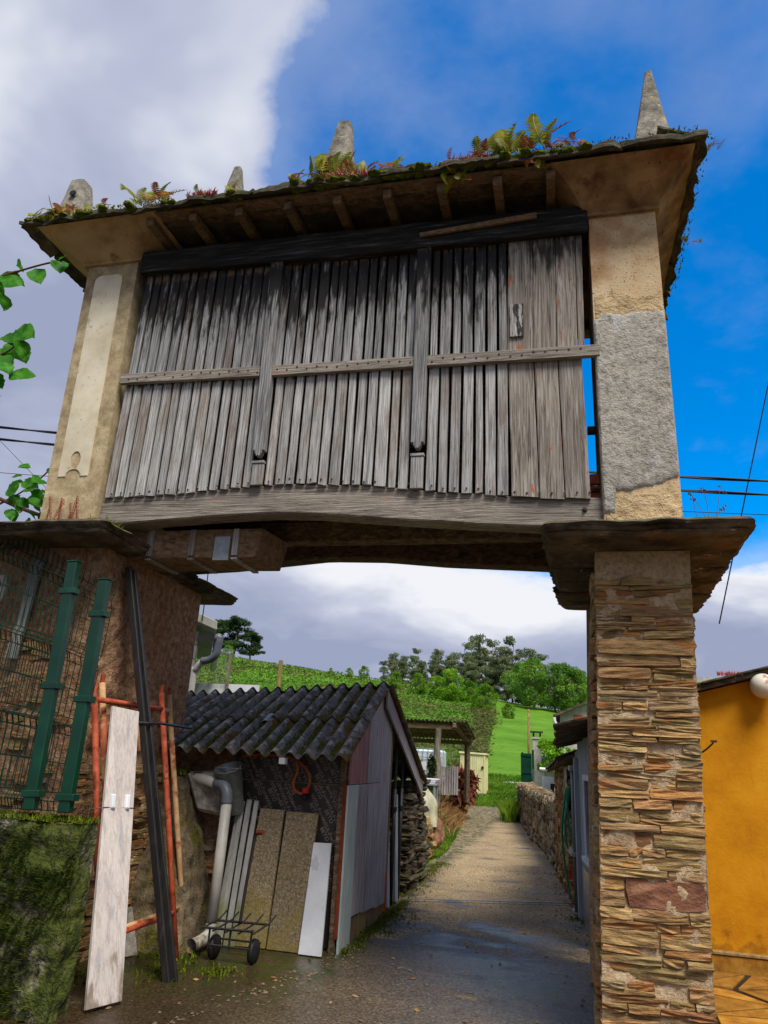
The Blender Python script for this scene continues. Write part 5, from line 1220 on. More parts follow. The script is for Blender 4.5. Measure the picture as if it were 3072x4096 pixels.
# stone hut beyond
HUT = thing('stone_hut', 'rough stone hut with slate roof beyond the grey outhouse', 'hut', (.8, 11.4, 0))
def hx(y): return float(np.interp(y, [10.1, 12.7], [.165, -.02]))
mb = MB()
mb.grid(lambda u, v: (hx(10.1 + 2.6 * u) + .02 * fbm(u * 12, v * 8, 2, 4), 10.1 + 2.6 * u, 1.62 * v), 30, 24); mb.grid(lambda u, v: (hx(12.7) + 1.3 * u, 12.7, 1.6 * v), 6, 6); mb.grid(lambda u, v: (hx(10.1) + 1.3 * (1 - u), 10.1, 1.62 * v), 6, 6)
hw = obj('wall', mb, 'mortar', HUT, smooth=True)
SV1 = [rough_stone(300 + i, 1, .10, .7) for i in range(10)]
for me in SV1: me.materials.append(MATS['slate_stone'])
def stonefield(xf, ya, yb, ztop, n_max, parent, hs_=(.05, .11), ls=(.10, .26), m='slate_stone', zf=None, vert=0.0):
    z = 0.02; n_ = 0
    while z < ztop:
        h = rnd.uniform(*hs_); y = ya + rnd.uniform(-.05, .05)
        while y < yb and n_ < n_max:
            L_ = rnd.uniform(*ls)
            if z + h * .5 < (zf(y) if zf else ztop):
                inst('stone', rnd.choice(SV1), m, parent, (xf(y) + rnd.uniform(-.012, .02), y + L_ / 2, z + h / 2), (rnd.gauss(0, .12), 0, rnd.gauss(0, .1)), (rnd.uniform(.07, .12), L_ * .93, h * .92)); n_ += 1
            y += L_
        z += h * .95
stonefield(hx, 10.12, 12.7, 1.58, 290, hw, (.07, .13), (.12, .28))
patch_ = MB().grid(lambda u, v: (hx(10.1 + .38 * u) - .055 + .03 * fbm(u * 6, v * 6, 2, 3), 10.08 + .38 * u, 1.05 + .55 * v), 10, 10); obj('cement_patch', patch_, 'cement_grey', HUT, smooth=True)
for k in range(5):
    a = 9.95 + k * .58; b = a + .6; z0 = 1.70 - .055 * (a - 10); x0 = hx(min(a, 12.7)) - .17
    mb = MB().hexa([(x0, a, z0 - .03), (1.5, a, z0 + .5), (1.5, b, z0 + .46), (x0 - .02, b, z0 - .065)], [(x0, a, z0), (1.5, a, z0 + .53), (1.5, b, z0 + .49), (x0 - .02, b, z0 - .035)]); obj('roof_slab', mb, 'dark_slate', HUT, bev=.006)
for k in range(12):
    a = 10.0 + k * .235; x0 = hx(min(a, 12.7)) - .19; z0 = 1.705 - .058 * (a - 10); mb = MB().hexa([(x0, a, z0), (x0 + .3, a, z0 + .11), (x0 + .3, a + .23, z0 + .10), (x0, a + .23, z0 - .01)], [(x0, a, z0 + .025), (x0 + .3, a, z0 + .14), (x0 + .3, a + .23, z0 + .13), (x0, a + .23, z0 + .015)]); obj('slate', mb, 'dark_slate', HUT)
mb = MB().tube([(-.12, 12.9, 1.55), (-.30, 12.9, 1.56)], .03, 8); obj('gutter_end', mb, 'white_plastic', HUT)
# green hose hanging on the hut corner
g_ = thing('garden_hose', 'green garden hose hanging in loops at the corner of the stone hut', 'hose', (.05, 9.9, 1.0))
hz = [(.10, 10.0, 1.36), (.07, 9.95, 1.2), (.035, 9.9, .95), (.03, 9.88, .75), (.05, 9.85, .5), (.09, 9.82, .25), (.10, 9.8, .12)]
hz2 = [(.14, 9.95, 1.38), (.10, 9.9, 1.15), (.07, 9.86, .95), (.08, 9.84, .72), (.13, 9.82, .62), (.16, 9.82, .70), (.14, 9.84, .82), (.11, 9.86, .95), (.10, 9.9, 1.2), (.12, 9.95, 1.36)]
mb = MB().tube(smooth_path(hz), .014, 8); mb.tube(smooth_path(hz2), .014, 8); obj('hose', mb, 'hose_green', g_, smooth=True); obj('connector', MB().tube([(.105, 9.83, .33), (.105, 9.83, .43)], .018, 8), 'red_plastic', g_)
obj('basin', MB().lathe([(.06, 0), (.075, .05), (.08, .052), (.055, .005)], (.19, 9.55, .012), 14), 'white_plastic', None, (.19, 9.55, 0), smooth=True, label='small pale plastic basin on the ground by the outhouse post', cat='basin')
# dry-stone field wall along the lane
FW = thing('field_wall', 'low dry-stone field wall along the right of the lane', 'wall', (-.5, 18, 0))
def fx(y): return float(np.interp(y, [12.7, 15.2, 18.1, 24.6], [-.03, -.24, -.61, -1.24]))
mb = MB(); mb.grid(lambda u, v: (fx(12.72 + 11.9 * u) + .03, 12.72 + 11.9 * u, 1.0 * v), 40, 8); mb.grid(lambda u, v: (fx(12.72 + 11.9 * u) + .03 + .4 * v, 12.72 + 11.9 * u, 1.0), 40, 2); mb.grid(lambda u, v: (fx(24.62) + .03 + .4 * u, 24.62, 1.0 * v), 3, 3); mb.grid(lambda u, v: (fx(12.72 + 11.9 * u) + .43, 12.72 + 11.9 * u, 1.0 * v), 40, 3)
fw = obj('core', mb, 'joint_dark', FW)
SV1_ = SV1; SV1 = [rough_stone(340 + i, 1, .12, .8) for i in range(8)]
for me in SV1: me.materials.append(MATS['rubble_stone'])
stonefield(fx, 12.75, 24.6, .98, 298, fw, (.11, .20), (.24, .52))
for k in range(70):
    y = 12.8 + k * .168; inst('coping_stone', rnd.choice(SV1), 'slate_stone', FW, (fx(y) + .2, y, .99), (rnd.gauss(0, .25), rnd.gauss(0, .1), rnd.gauss(0, .2)), (.46, .10, rnd.uniform(.14, .24)))
for k, (x, y) in enumerate(((-.02, 14.3), (.10, 13.6))):
    mb = MB().add([(x - .10, y - .1, 1.0), (x + .10, y - .1, 1.0), (x + .10, y + .1, 1.0), (x - .10, y + .1, 1.0), (x - .015, y, 1.42), (x + .015, y, 1.42)], [(0, 1, 5, 4), (1, 2, 5), (2, 3, 4, 5), (3, 0, 4), (3, 2, 1, 0)]); obj('pinnacle', mb, 'finial_stone', FW, bev=.01)
# weeds at the wall end
blades('weeds', [(-1.42 + rnd.gauss(0, .10), 23.8 + rnd.gauss(0, .5), 0) for k in range(900)], .5, .012, 'grass_blade', None, (0, 0, 0), 'stuff', .5, 31, 'tall green grass tuft at the end of the field wall', 'grass')
# green gate leaf, chimney, outbuildings
g_ = thing('metal_gate', 'dark green sheet metal gate leaf standing open behind the field wall', 'gate', (-1.0, 25.6, 0))
obj('leaf', MB().box(-1.22, -.86, 25.9, 25.94, .12, 2.0), 'green_dark', g_, bev=.01); obj('post', MB().box(-.85, -.78, 25.88, 25.95, 0, 2.12), 'green_dark', g_, bev=.008); obj('post', MB().box(-1.20, -1.14, 25.95, 26.0, 0, 2.03), 'green_dark', g_)
for z in (.75, 1.35, 1.9): obj('rail', MB().box(-1.225, -.86, 25.875, 25.899, z, z + .05), 'green_dark', g_)
g_ = thing('mesh_panel', 'short wire mesh panel beside the green gate', 'mesh', (-.7, 25.5, 1))
for i in range(7): obj('wire', MB().tube([(-.80 + i * .055, 25.5, .95), (-.80 + i * .055, 25.5, 1.5)], .007, 4), 'galvanised', g_)
for j in range(4): obj('wire', MB().tube([(-.80, 25.5, 1.0 + j * .16), (-.47, 25.5, 1.0 + j * .16)], .007, 4), 'galvanised', g_)
g_ = thing('barbecue_chimney', 'tall square grey chimney with a flat dark cap behind the gate', 'chimney', (-.72, 28, 0))
obj('shaft', MB().box(-.90, -.58, 28, 28.32, 0, 2.62), 'render_grey', g_, bev=.015); obj('cap', MB().box(-.97, -.51, 27.93, 28.39, 2.78, 2.83), 'dark_slate', g_)
for x in (-.88, -.64): obj('cap_leg', MB().box(x, x + .06, 28.05, 28.27, 2.622, 2.779), 'black_steel', g_)
obj('collar', MB().box(-.93, -.55, 27.97, 28.35, 2.55, 2.60), 'render_grey', g_)
g_ = thing('white_outbuilding', 'small white and cream outbuilding with a blue eave behind the wall', 'outbuilding', (.3, 31, 0))
obj('wall', MB().box(-.72, 2.6, 30, 33, 0, 1.85), 'render_grey', g_); obj('white_wall', MB().box(-.74, 2.6, 29.96, 29.995, 0, 1.25), 'white_wall', g_); obj('eave', MB().box(-.85, 2.7, 29.8, 33.2, 1.86, 1.98), 'pvc_dark', g_); obj('window', MB().box(-.30, -.10, 29.93, 29.957, .6, 1.0), 'glass_dark', g_)
BH = thing('brick_house', 'unrendered red brick gable with slate verge and white gutter', 'house', (2, 28, 0))
gz = lambda x: 3.28 + (x - .05) * .44
mb = MB().add([(.12, 26.05, 0), (6.5, 26.05, 0), (6.5, 26.05, gz(3.3)), (3.3, 26.05, gz(3.3)), (.12, 26.05, gz(.12)), (.12, 34, 0), (6.5, 34, 0), (6.5, 34, gz(3.3)), (3.3, 34, gz(3.3)), (.12, 34, gz(.12))], [(0, 1, 2, 3, 4), (5, 9, 8, 7, 6), (0, 4, 9, 5), (1, 6, 7, 2), (3, 8, 9, 4), (2, 7, 8, 3)]); bw = obj('wall', mb, 'render_grey', BH)
for j in range(7):
    z = 2.55 + j * .20
    for i in range(10):
        x = .42 + i * .30 + (j % 2) * .15
        if z + .19 < gz(x) - .12: o = obj('brick', MB().box(x, x + .285, 26.03, 26.06, z, z + .185), 'brick_red', bw)
mb = MB().hexa([(-.12, 25.8, gz(-.12)), (3.4, 25.8, gz(3.4)), (3.4, 34.2, gz(3.4)), (-.12, 34.2, gz(-.12))], [(-.12, 25.8, gz(-.12) + .09), (3.4, 25.8, gz(3.4) + .09), (3.4, 34.2, gz(3.4) + .09), (-.12, 34.2, gz(-.12) + .09)]); obj('roof', mb, 'dark_slate', BH)
mb = MB().tube(smooth_path([(-.08, 25.75, 3.20), (-.06, 25.75, 3.05), (.05, 25.78, 2.93), (.3, 25.85, 2.85)]), .055, 10); obj('gutter_pipe', mb, 'white_plastic', BH, smooth=True)
# ------------------------------------------------------------------ middle distance on the left of the lane
# stack of flat stones at the end of the shed and the rubble wall after it
SV1 = SV1_; SVD = [rough_stone(360 + i, 1, .09, .5) for i in range(8)]
for me in SVD: me.materials.append(MATS['dark_slate'])
ST = thing('stone_stack', 'stack of thin dark flat stones at the far end of the shed', 'stone stack', (-2.15, 10.2, 0))
z = .02; n_ = 0
while z < 1.30:
    h = rnd.uniform(.04, .10); y = 9.75
    while y < 10.95:
        L_ = rnd.uniform(.25, .6); inst('stone', rnd.choice(SVD), 'dark_slate', ST, (-2.05 + rnd.uniform(-.03, .05) - .03 * z, y + L_ / 2, z + h / 2), (rnd.gauss(0, .05), rnd.gauss(0, .06), rnd.gauss(0, .1)), (rnd.uniform(.3, .42), L_, h)); y += L_ * .9
    z += h * .92
RW = thing('rubble_wall', 'mossy tumbled stone wall past the stack of flat stones', 'wall', (-2.2, 12.1, 0))
for me in SV1[:1]: pass
SVM = [rough_stone(500 + i, 1, .11, .8) for i in range(6)]
for me in SVM: me.materials.append(MATS['mossy_concrete'])
z = .02
while z < .62:
    h = rnd.uniform(.10, .18); y = 11.0
    while y < 13.3:
        L_ = rnd.uniform(.18, .4)
        if z < .66 - max(0, y - 12.4) * .3: inst('stone', rnd.choice(SVM if rnd.random() < .5 else SV1), 'mossy_concrete', RW, (-2.22 + rnd.uniform(-.04, .04) - .05 * (y - 11) * .6, y + L_ / 2, z + h / 2), (rnd.gauss(0, .1), rnd.gauss(0, .1), rnd.gauss(0, .2)), (rnd.uniform(.25, .4), L_, h * 1.05))
        y += L_ * .95
    z += h * .9
# brown boulder
bm = bmesh.new(); bmesh.ops.create_icosphere(bm, subdivisions=4, radius=1.0)
for v in bm.verts:
    e = 1 + .28 * fbm(v.co.x * 1.4 + 4, v.co.y * 1.4, v.co.z * 1.4, 4); v.co = Vector((v.co.x * .24 * e, v.co.y * .26 * e, .30 + v.co.z * .38 * e))
me = bpy.data.meshes.new('boulder'); bm.to_mesh(me); bm.free(); me.shade_smooth()
m = mat('boulder_rock', [(.3, (92, 62, 44)), (.5, (142, 102, 76)), (.75, (190, 156, 128))], 8, bst=1, bd=.03, fine=40, fst=.6)
me.materials.append(m); bo = bpy.data.objects.new('boulder', me); COL.objects.link(bo); bo.location = (-2.38, 14.4, .0); tagit(bo, 'reddish brown boulder on the grass edge of the lane', 'boulder')
# table with a sheet-covered heap and papers
TB = thing('garden_table', 'small grey table stacked with flat boards beside the draped heap', 'table', (-2.62, 15.1, .1))
tz = 1.13
obj('table_top', MB().box(-2.86, -2.36, 14.85, 15.3, tz, tz + .03), 'galvanised', TB, bev=.005)
for x in (-2.83, -2.40):
    for y in (14.88, 15.26): obj('leg', MB().bar((x, y, .1), (x, y, tz), .03, .03), 'galvanised', TB)
for k in range(3): obj('board_pile', MB().box(-2.86 + .02 * k, -2.38 + .015 * k, 14.86, 15.28, tz + .031 + k * .034, tz + .06 + k * .034), 'white_wall', None, (-2.6, 15.07, tz + .031 + k * .034), bev=.004, label=['lowest', 'middle', 'topmost'][k] + ' pale board of the pile on the grey table', cat='board', group='boards on the table')
mb = MB()
def tarpf(u, v):
    a = u * math.pi * 2; zz_ = 1.14 * (1 - v) + .45 * v; r_ = .10 + .22 * math.sin(min(v * 1.7, 1) * math.pi * .5); r_ *= 1 + .16 * math.sin(a * 6 + v * 3) * v + .1 * fbm(math.cos(a) * 2, math.sin(a) * 2, v * 2, 3)
    return (-2.55 + r_ * math.cos(a) * 1.0, 14.2 + r_ * math.sin(a) * 1.1, zz_)
mb.grid(tarpf, 40, 16); obj('tarp', mb, 'tarp', None, (-2.55, 14.2, .4), smooth=True, label='cream tarpaulin draped over a heap by the stone wall', cat='tarpaulin')
mb = MB().box(-2.75, -2.32, 13.95, 14.45, .10, .52); obj('crate', mb, 'black_plastic', None, (-2.5, 14.2, .1), bev=.02, label='black plastic crate under the cream tarpaulin', cat='crate')
obj('stake', MB().tube([(-2.62, 16.2, 0), (-2.59, 16.2, 1.05)], .045, 8), 'bark', None, (-2.6, 16.2, 0), smooth=True, label='round wooden stake on the grass bank', cat='stake')

# foliage helper for trees and shrubs
def crown(name, clumps, per, leaf, m, parent, seed, asp=1.5, shell=.55, up=0.0):
    r = np.random.default_rng(seed); C_ = []
    for (x, y, z, rx, rz_) in clumps:
        d = r.normal(size=(per, 3)); d /= np.linalg.norm(d, axis=1)[:, None]; rad = (shell + (1 - shell) * r.random(per)) ** .7
        d = d * rad[:, None]; C_.append(np.stack([x + d[:, 0] * rx, y + d[:, 1] * rx, z + d[:, 2] * rz_], 1))
    v, f = quads(np.concatenate(C_), leaf, asp, up, seed)
    me = np_mesh(v, f, name); me.materials.append(MATS[m]); o = bpy.data.objects.new(name, me); COL.objects.link(o); o.parent = parent; return o
def limbs(name, segs, m, parent):
    mb = MB()
    for p_, r_ in segs: mb.tube(p_, r_, 7)
    me = mesh_of(mb, name=name, smooth=True); me.materials.append(MATS[m]); o = bpy.data.objects.new(name, me); COL.objects.link(o); o.parent = parent; return o
def cone_shrub(name, loc, h, r0, m, label, cat, seed, per=60):
    g_ = thing(name, label, cat, loc); r = random.Random(seed); cl = []
    for k in range(26):
        f = r.random(); a = r.uniform(0, 6.28); rr = r0 * (1 - f) ** .75 * r.uniform(.3, .8); cl.append((rr * math.cos(a), rr * math.sin(a), h * (.08 + .88 * f), r0 * .33, h * .09))
    crown('crown', cl, per, .045, m, g_, seed, 2.2); limbs('trunk', [([(0, 0, 0), (0, 0, h * .85)], [.05, .01])], 'bark', g_)
cone_shrub('cypress', (-2.84, 17.2, .35), 1.35, .25, 'leaf_cypress', 'dark upright dwarf cypress on the grass bank', 'cypress', 61)
# carport / lean-to with corrugated roof
CP = thing('lean_to', 'open timber lean-to with corrugated roof on rough posts', 'lean-to', (-3.6, 21, .4))
o = corr(-6.4, -2.40, 20.3, 2.66, 22.6, 2.25, pitch=.11, amp=.02, ny=4, parent=CP)
obj('front_beam', MB().bar((-6.3, 20.45, 2.50), (-2.72, 20.45, 2.50), .10, .14), 'brown_wood', CP, bev=.02); obj('rear_beam', MB().bar((-6.3, 22.4, 2.16), (-2.5, 22.4, 2.16), .10, .12), 'brown_wood', CP)
for y in (20.9, 21.5, 22.0): obj('purlin', MB().bar((-6.3, y, 2.62 - .18 * (y - 20.3)), (-2.45, y, 2.62 - .18 * (y - 20.3)), .06, .08), 'brown_wood', CP)
obj('side_rafter', MB().bar((-2.75, 20.3, 2.56), (-2.60, 22.5, 2.18), .09, .12), 'brown_wood', CP)
obj('post', MB().tube(smooth_path([(-3.22, 20.45, .4), (-3.20, 20.45, 1.1), (-3.24, 20.45, 1.8), (-3.20, 20.45, 2.45)]), [.11, .105, .10, .10, .10, .12, .12, .11, .11, .12, .12, .10, .09, .09, .085, .085, .08, .08, .08], 10), 'bark', CP, smooth=True)
obj('post', MB().bar((-2.62, 22.3, .5), (-2.62, 22.3, 2.12), .12, .12), 'dark_wood', CP); obj('post', MB().bar((-6.1, 20.45, .3), (-6.1, 20.45, 2.45), .14, .14), 'bark', CP)
# picket gate
PG = thing('picket_fence', 'short weathered grey picket fence under the lean-to edge', 'picket fence', (-3.0, 21.2, .5))
for k in range(9): x = -3.30 + k * .062; obj('picket', MB().box(x, x + .05, 20.9 + k * .05, 20.92 + k * .05, .72, 1.42 + rnd.uniform(-.05, .05) + k * .012), 'board_grey', PG)
for z in (.85, 1.2): obj('rail', MB().bar((-3.32, 20.94, z), (-2.72, 21.42, z), .04, .05), 'bark', PG)
# water tank in a cage
IB = thing('water_tank', 'white plastic bulk container in a metal cage', 'water tank', (-4.1, 24.5, .8))
obj('tank', MB().box(-4.55, -3.62, 24.0, 24.9, .95, 1.93), 'ibc_plastic', IB, bev=.06)
for k in range(7): x = -4.58 + k * .165; obj('cage_bar', MB().tube([(x, 23.95, .9), (x, 23.95, 1.98)], .012, 6), 'galvanised', IB)
for k in range(5): z = .92 + k * .26; obj('cage_bar', MB().tube([(-4.59, 23.945, z), (-3.58, 23.945, z)], .012, 6), 'galvanised', IB)
obj('label_plate', MB().box(-4.42, -4.12, 23.92, 23.93, 1.30, 1.55), 'white_wall', IB); obj('pallet', MB().box(-4.6, -3.58, 23.95, 24.95, .3, .9), 'base_wood', IB)
# greenhouse tubes
for k, x in enumerate((-3.98, -3.84, -3.72, -3.62)):
    obj('green_tube', MB().tube([(x, 20.0, .5), (x, 20.0, 1.66 - .02 * k)], .035, 8), 'green_paint' if k % 2 else 'blue_grey_paint', None, (x, 20.0, .5), smooth=True, label=['pale tube standing before the water tank, tallest of four', 'green tube between two pale tubes before the tank', 'pale tube between two green tubes before the tank', 'green tube nearest the rough lean-to post'][k], cat='tube', group='upright tubes by the lean-to')
# heap of dead bracken
g_ = thing('dead_bush', 'dry reddish brown dead bush on the bank', 'bush', (-2.95, 23.2, .45))
crown('crown', [(rnd.gauss(0, .25), rnd.gauss(0, .3), rnd.uniform(.1, .75), .28, .25) for k in range(18)], 70, .10, 'dead_leaf', g_, 71, 4.0); limbs('stems', [([(0, 0, 0), (rnd.gauss(0, .2), rnd.gauss(0, .2), .8)], [.02, .008]) for k in range(9)], 'twig', g_)
# yellow steel shed
YS = thing('tool_shed', 'pale yellow ribbed steel tool shed beside the lane', 'tool shed', (-3.7, 35, .3))
bx0, bx1, by0, by1, bz0, bz1 = -4.32, -3.20, 34.0, 35.6, .33, 1.98
obj('body', MB().box(bx0, bx1, by0, by1, bz0, bz1), 'yellow_shed_paint', YS)
for k in range(12): x = bx0 + .02 + k * .094; obj('rib', MB().box(x, x + .022, by0 - .018, by0 - .0005, bz0, bz1 - .002), 'yellow_shed_paint', YS, bev=.004)
for k in range(10): y = by0 + .05 + k * .15; obj('rib', MB().box(bx1 + .0005, bx1 + .018, y, y + .03, bz0, bz1 - .002), 'yellow_shed_paint', YS)
obj('roof', MB().hexa([(bx0 - .05, by0 - .06, bz1), (bx1 + .06, by0 - .06, bz1 - .03), (bx1 + .06, by1 + .05, bz1 - .03), (bx0 - .05, by1 + .05, bz1)], [(bx0 - .05, by0 - .06, bz1 + .08), (bx1 + .06, by0 - .06, bz1 + .05), (bx1 + .06, by1 + .05, bz1 + .05), (bx0 - .05, by1 + .05, bz1 + .08)]), 'yellow_shed_paint', YS, bev=.01)
obj('door_edge', MB().box(bx1 - .05, bx1 + .03, by0 - .03, by0 - .019, bz0, bz1 - .05), 'yellow_shed_paint', YS); obj('padlock', MB().lathe([(.02, 0), (.06, .005), (.06, .03), (.02, .04)], (bx1 - .10, by0 - .03, 1.42), 12, (0, -1, 0)), 'black_steel', YS); obj('base', MB().box(bx0 - .02, bx1 + .02, by0, by1, -.05, bz0 - .001), 'render_grey', YS)
# trough and pink toy further on, utility pole
obj('trough', MB().box(-2.75, -1.95, 39, 39.6, .62, .78), 'white_wall', None, (-2.3, 39.3, .6), bev=.04, label='low white trough in the grass beyond the yellow shed', cat='trough')
for k in range(2): obj('trough_leg', MB().box(-2.65 + k * .55, -2.6 + k * .55, 39.1, 39.5, .2, .619), 'galvanised', bpy.data.objects['trough'])
g_ = thing('pink_tub', 'bright pink tub with a white cover on the grass by the pole', 'tub', (-1.75, 42, .55)); obj('tub', MB().lathe([(.28, 0), (.42, .25), (.44, .26), (.40, .25), (.0, .20)], (-1.75, 42, .62), 18, close=False), 'pink_plastic', g_, smooth=True); obj('cover', MB().lathe([(.30, 0), (.28, .14), (.18, .26), (.0, .30)], (-1.70, 42, .86), 14, close=False), 'white_wall', g_, smooth=True)
obj('utility_pole', MB().tube([(-1.62, 44, .4), (-1.60, 44, 4.75)], [.085, .06], 10), 'base_wood', None, (-1.62, 44, .4), smooth=True, label='tall bare wooden pole in the green field', cat='pole')
for k, x in enumerate((-6.5, -5.2, -.9, .4)): obj('field_post', MB().tube([(x, 47 + k, 1.0), (x, 47 + k, 2.2)], .06, 6), 'bark', None, (x, 47 + k, 1.0), label='thin wooden post of the field edge fence', cat='fence post', group='field edge posts')
obj('blue_barrel', MB().lathe([(.28, 0), (.30, .1), (.30, .75), (.28, .85)], (-1.32, 41.5, .5), 14), 'blue_grey_paint', None, (-1.32, 41.5, .5), smooth=True, label='pale blue barrel partly behind the green gate', cat='barrel')

# ------------------------------------------------------------------ neighbouring block building on the left
NB = thing('block_building', 'grey concrete block building corner with gutter and downpipe behind the pier', 'building', (-6, 10.5, 0))
SK = lambda y: -.55 * (y - 9.5)
obj('core', MB().hexa([(-9.5, 9.52, 0), (-5.10, 9.52, 0), (-5.10 + SK(13), 13, 0), (-9.5, 13, 0)], [(-9.5, 9.52, 3.2), (-5.10, 9.52, 3.2), (-5.10 + SK(13), 13, 3.2), (-9.5, 13, 3.2)]), 'render_grey', NB)
for j in range(16):
    for i in range(6):
        x1_ = -5.07 - i * .41 + (j % 2) * .2; x1_ = min(x1_, -5.07); x0_ = max(x1_ - .40, -8.4); obj('block', MB().box(x0_, x1_, 9.485, 9.53, .02 + j * .2, .02 + j * .2 + .19), 'block_wall', NB)
mb = MB().hexa([(-8.6, 9.3, 4.65), (-4.70, 9.3, 3.20), (-4.70 + SK(13.2), 13.2, 3.20), (-10.6, 13.2, 4.65)], [(-8.6, 9.3, 4.80), (-4.70, 9.3, 3.33), (-4.70 + SK(13.2), 13.2, 3.33), (-10.6, 13.2, 4.80)]); obj('roof', mb, 'block_wall', NB, bev=.01)
mb = MB().add([(-8.5, 9.50, 3.2), (-5.1, 9.50, 3.2), (-8.5, 9.50, 4.6), (-10.2, 13, 3.2), (-5.1 + SK(13), 13, 3.2), (-10.2, 13, 4.6)], [(0, 1, 2), (3, 5, 4), (0, 2, 5, 3), (1, 4, 5, 2), (0, 3, 4, 1)]); obj('gable', mb, 'render_grey', NB)
obj('gutter', MB().tube([(-4.66, 9.32, 3.10), (-4.66 + SK(13.1), 13.2, 3.10)], .06, 10), 'pvc_dark', NB, smooth=True); obj('gutter_bracket', MB().box(-5.0, -4.72, 9.34, 9.37, 3.05, 3.13), 'black_steel', NB)
obj('outlet', MB().tube(smooth_path([(-4.66, 9.36, 3.12), (-4.67, 9.36, 2.98), (-4.69, 9.36, 2.86), (-4.78, 9.37, 2.79), (-4.90, 9.38, 2.77)]), .055, 12), 'pvc_dark', NB, smooth=True)
obj('downpipe', MB().tube(smooth_path([(-4.88, 9.38, 2.77), (-4.98, 9.40, 2.66), (-5.03, 9.42, 2.40), (-5.04, 9.42, .2)]), .05, 12), 'pvc_grey', NB, smooth=True)
obj('hanging_cable', MB().tube([(-4.93, 9.28, 3.33), (-4.935, 9.28, 3.8), (-4.94, 9.28, 4.1)], .008, 6), 'cable', NB)
NF = thing('net_fence', 'thin wire netting fence above a white sheet behind the shed', 'net fence', (-6.2, 13, 0))
for p_, q_ in (((-6.22, 13, .0), (-6.19, 13, 3.36)), ((-7.6, 13, 0), (-7.6, 13, 3.6))): obj('post', MB().bar(p_, q_, .05, .05), 'bark', NF)
obj('top_rail', MB().bar((-7.6, 13, 3.58), (-6.19, 13, 3.36), .03, .03), 'bark', NF)
for k in range(14): x = -7.5 + k * .1; obj('wire', MB().tube([(x, 13, 2.8), (x + .02, 13, 3.56 - (x + 7.6) * .15)], .004, 4), 'galvanised', NF)
for k in range(11): z = 2.82 + k * .065; obj('wire', MB().tube([(-7.6, 13, z), (-6.2, 13, z)], .004, 4), 'galvanised', NF)
obj('white_sheet', MB().box(-7.6, -5.55, 13.05, 13.08, 2.3, 2.80), 'white_wall', None, (-6.5, 13.06, 2.3), label='long white corrugated sheet below the netting behind the shed', cat='sheet')
obj('sheet_post', MB().box(-7.5, -7.42, 13.09, 13.14, 0, 2.8), 'bark', NF); obj('sheet_post', MB().box(-5.7, -5.62, 13.09, 13.14, 0, 2.8), 'bark', NF)
obj('field_post', MB().bar((-6.30, 16, .3), (-6.32, 16, 3.66), .08, .08), 'base_wood', None, (-6.3, 16, .3), bev=.01, label='tall square wooden post rising behind the shed roof', cat='post')
# ------------------------------------------------------------------ trees and hillside
def copy_tree(src, loc, sc, rz, label, group):
    o = src.copy(); COL.objects.link(o); o.location = loc; o.scale = (sc, sc, sc); o.rotation_euler = (0, 0, rz); o['label'] = label; o['group'] = group
    for ch in src.children:
        c = ch.copy(); COL.objects.link(c); c.parent = o
    return o
def euca(seed, h=13.0):
    g_ = thing('eucalyptus', '', 'tree'); r = random.Random(seed); cl = []; seg = []
    top = (r.gauss(0, .4), r.gauss(0, .4), h * .92); seg.append(([(0, 0, -1), (.1, 0, h * .4), top], [.24, .17, .05]))
    for k in range(34):
        f = r.uniform(.12, 1.0); a = r.uniform(0, 6.28); rr = r.uniform(.4, 3.0) * (1.15 - .5 * f); x, y, z = rr * math.cos(a), rr * math.sin(a), h * f
        seg.append(([(top[0] * f * .8, top[1] * f * .8, z - rr * .9 - .3), (x, y, z)], [.07, .02])); s_ = r.uniform(.7, 1.25); cl.append((x, y, z, s_ * 1.2, s_ * .7))
    crown('crown', cl, 120, .25, 'leaf_eucalyptus', g_, seed, 2.0, .3); limbs('trunk', seg, 'bark', g_); return g_
def round_tree(seed, h, rad, m, nm, n=34, per=170, leaf=.20, trunk=.25):
    g_ = thing(nm, '', 'tree'); r = random.Random(seed); cl = []; seg = [([(0, 0, -1), (0, 0, h * .8)], [.2, .05])]
    for k in range(n):
        f = r.random(); a = r.uniform(0, 6.28); rr = rad * math.sin(math.pi * (.18 + .78 * f)) * r.uniform(.45, .95); x, y, z = rr * math.cos(a), rr * math.sin(a), h * (trunk * .6 + (1 - trunk * .6) * f) * .95
        s_ = rad * r.uniform(.24, .42); cl.append((x, y, z, s_, s_ * .8)); seg.append(([(0, 0, z * .6), (x, y, z)], [.06, .015]))
    crown('crown', cl, per, leaf, m, g_, seed, 1.5, .45); limbs('trunk', seg, 'bark', g_); return g_
def pine(seed, h=7.0):
    g_ = thing('pine', '', 'tree'); r = random.Random(seed); cl = []; seg = [([(0, 0, -1), (.2, 0, h * .5), (.1, .2, h * .95)], [.25, .18, .06])]
    for k in range(34):
        f = r.uniform(.25, 1.0); a = r.uniform(0, 6.28); rr = r.uniform(.3, 3.0) * (1.25 - .75 * f); x, y, z = rr * math.cos(a), rr * math.sin(a), h * f + rr * .1
        seg.append(([(.1, .1, z - rr * .35), (x, y, z)], [.08, .03])); s_ = r.uniform(.7, 1.15); cl.append((x, y, z, s_ * 1.25, s_ * .55))
    crown('crown', cl, 220, .20, 'leaf_pine', g_, seed, 2.6, .2); limbs('trunk', seg, 'bark', g_); return g_
def base(x, y): return (x, y, terrain(x, y))
E1, E2, E3 = euca(201), euca(202, 14), euca(203, 11)
EG = 'eucalyptus trees on the ridge'
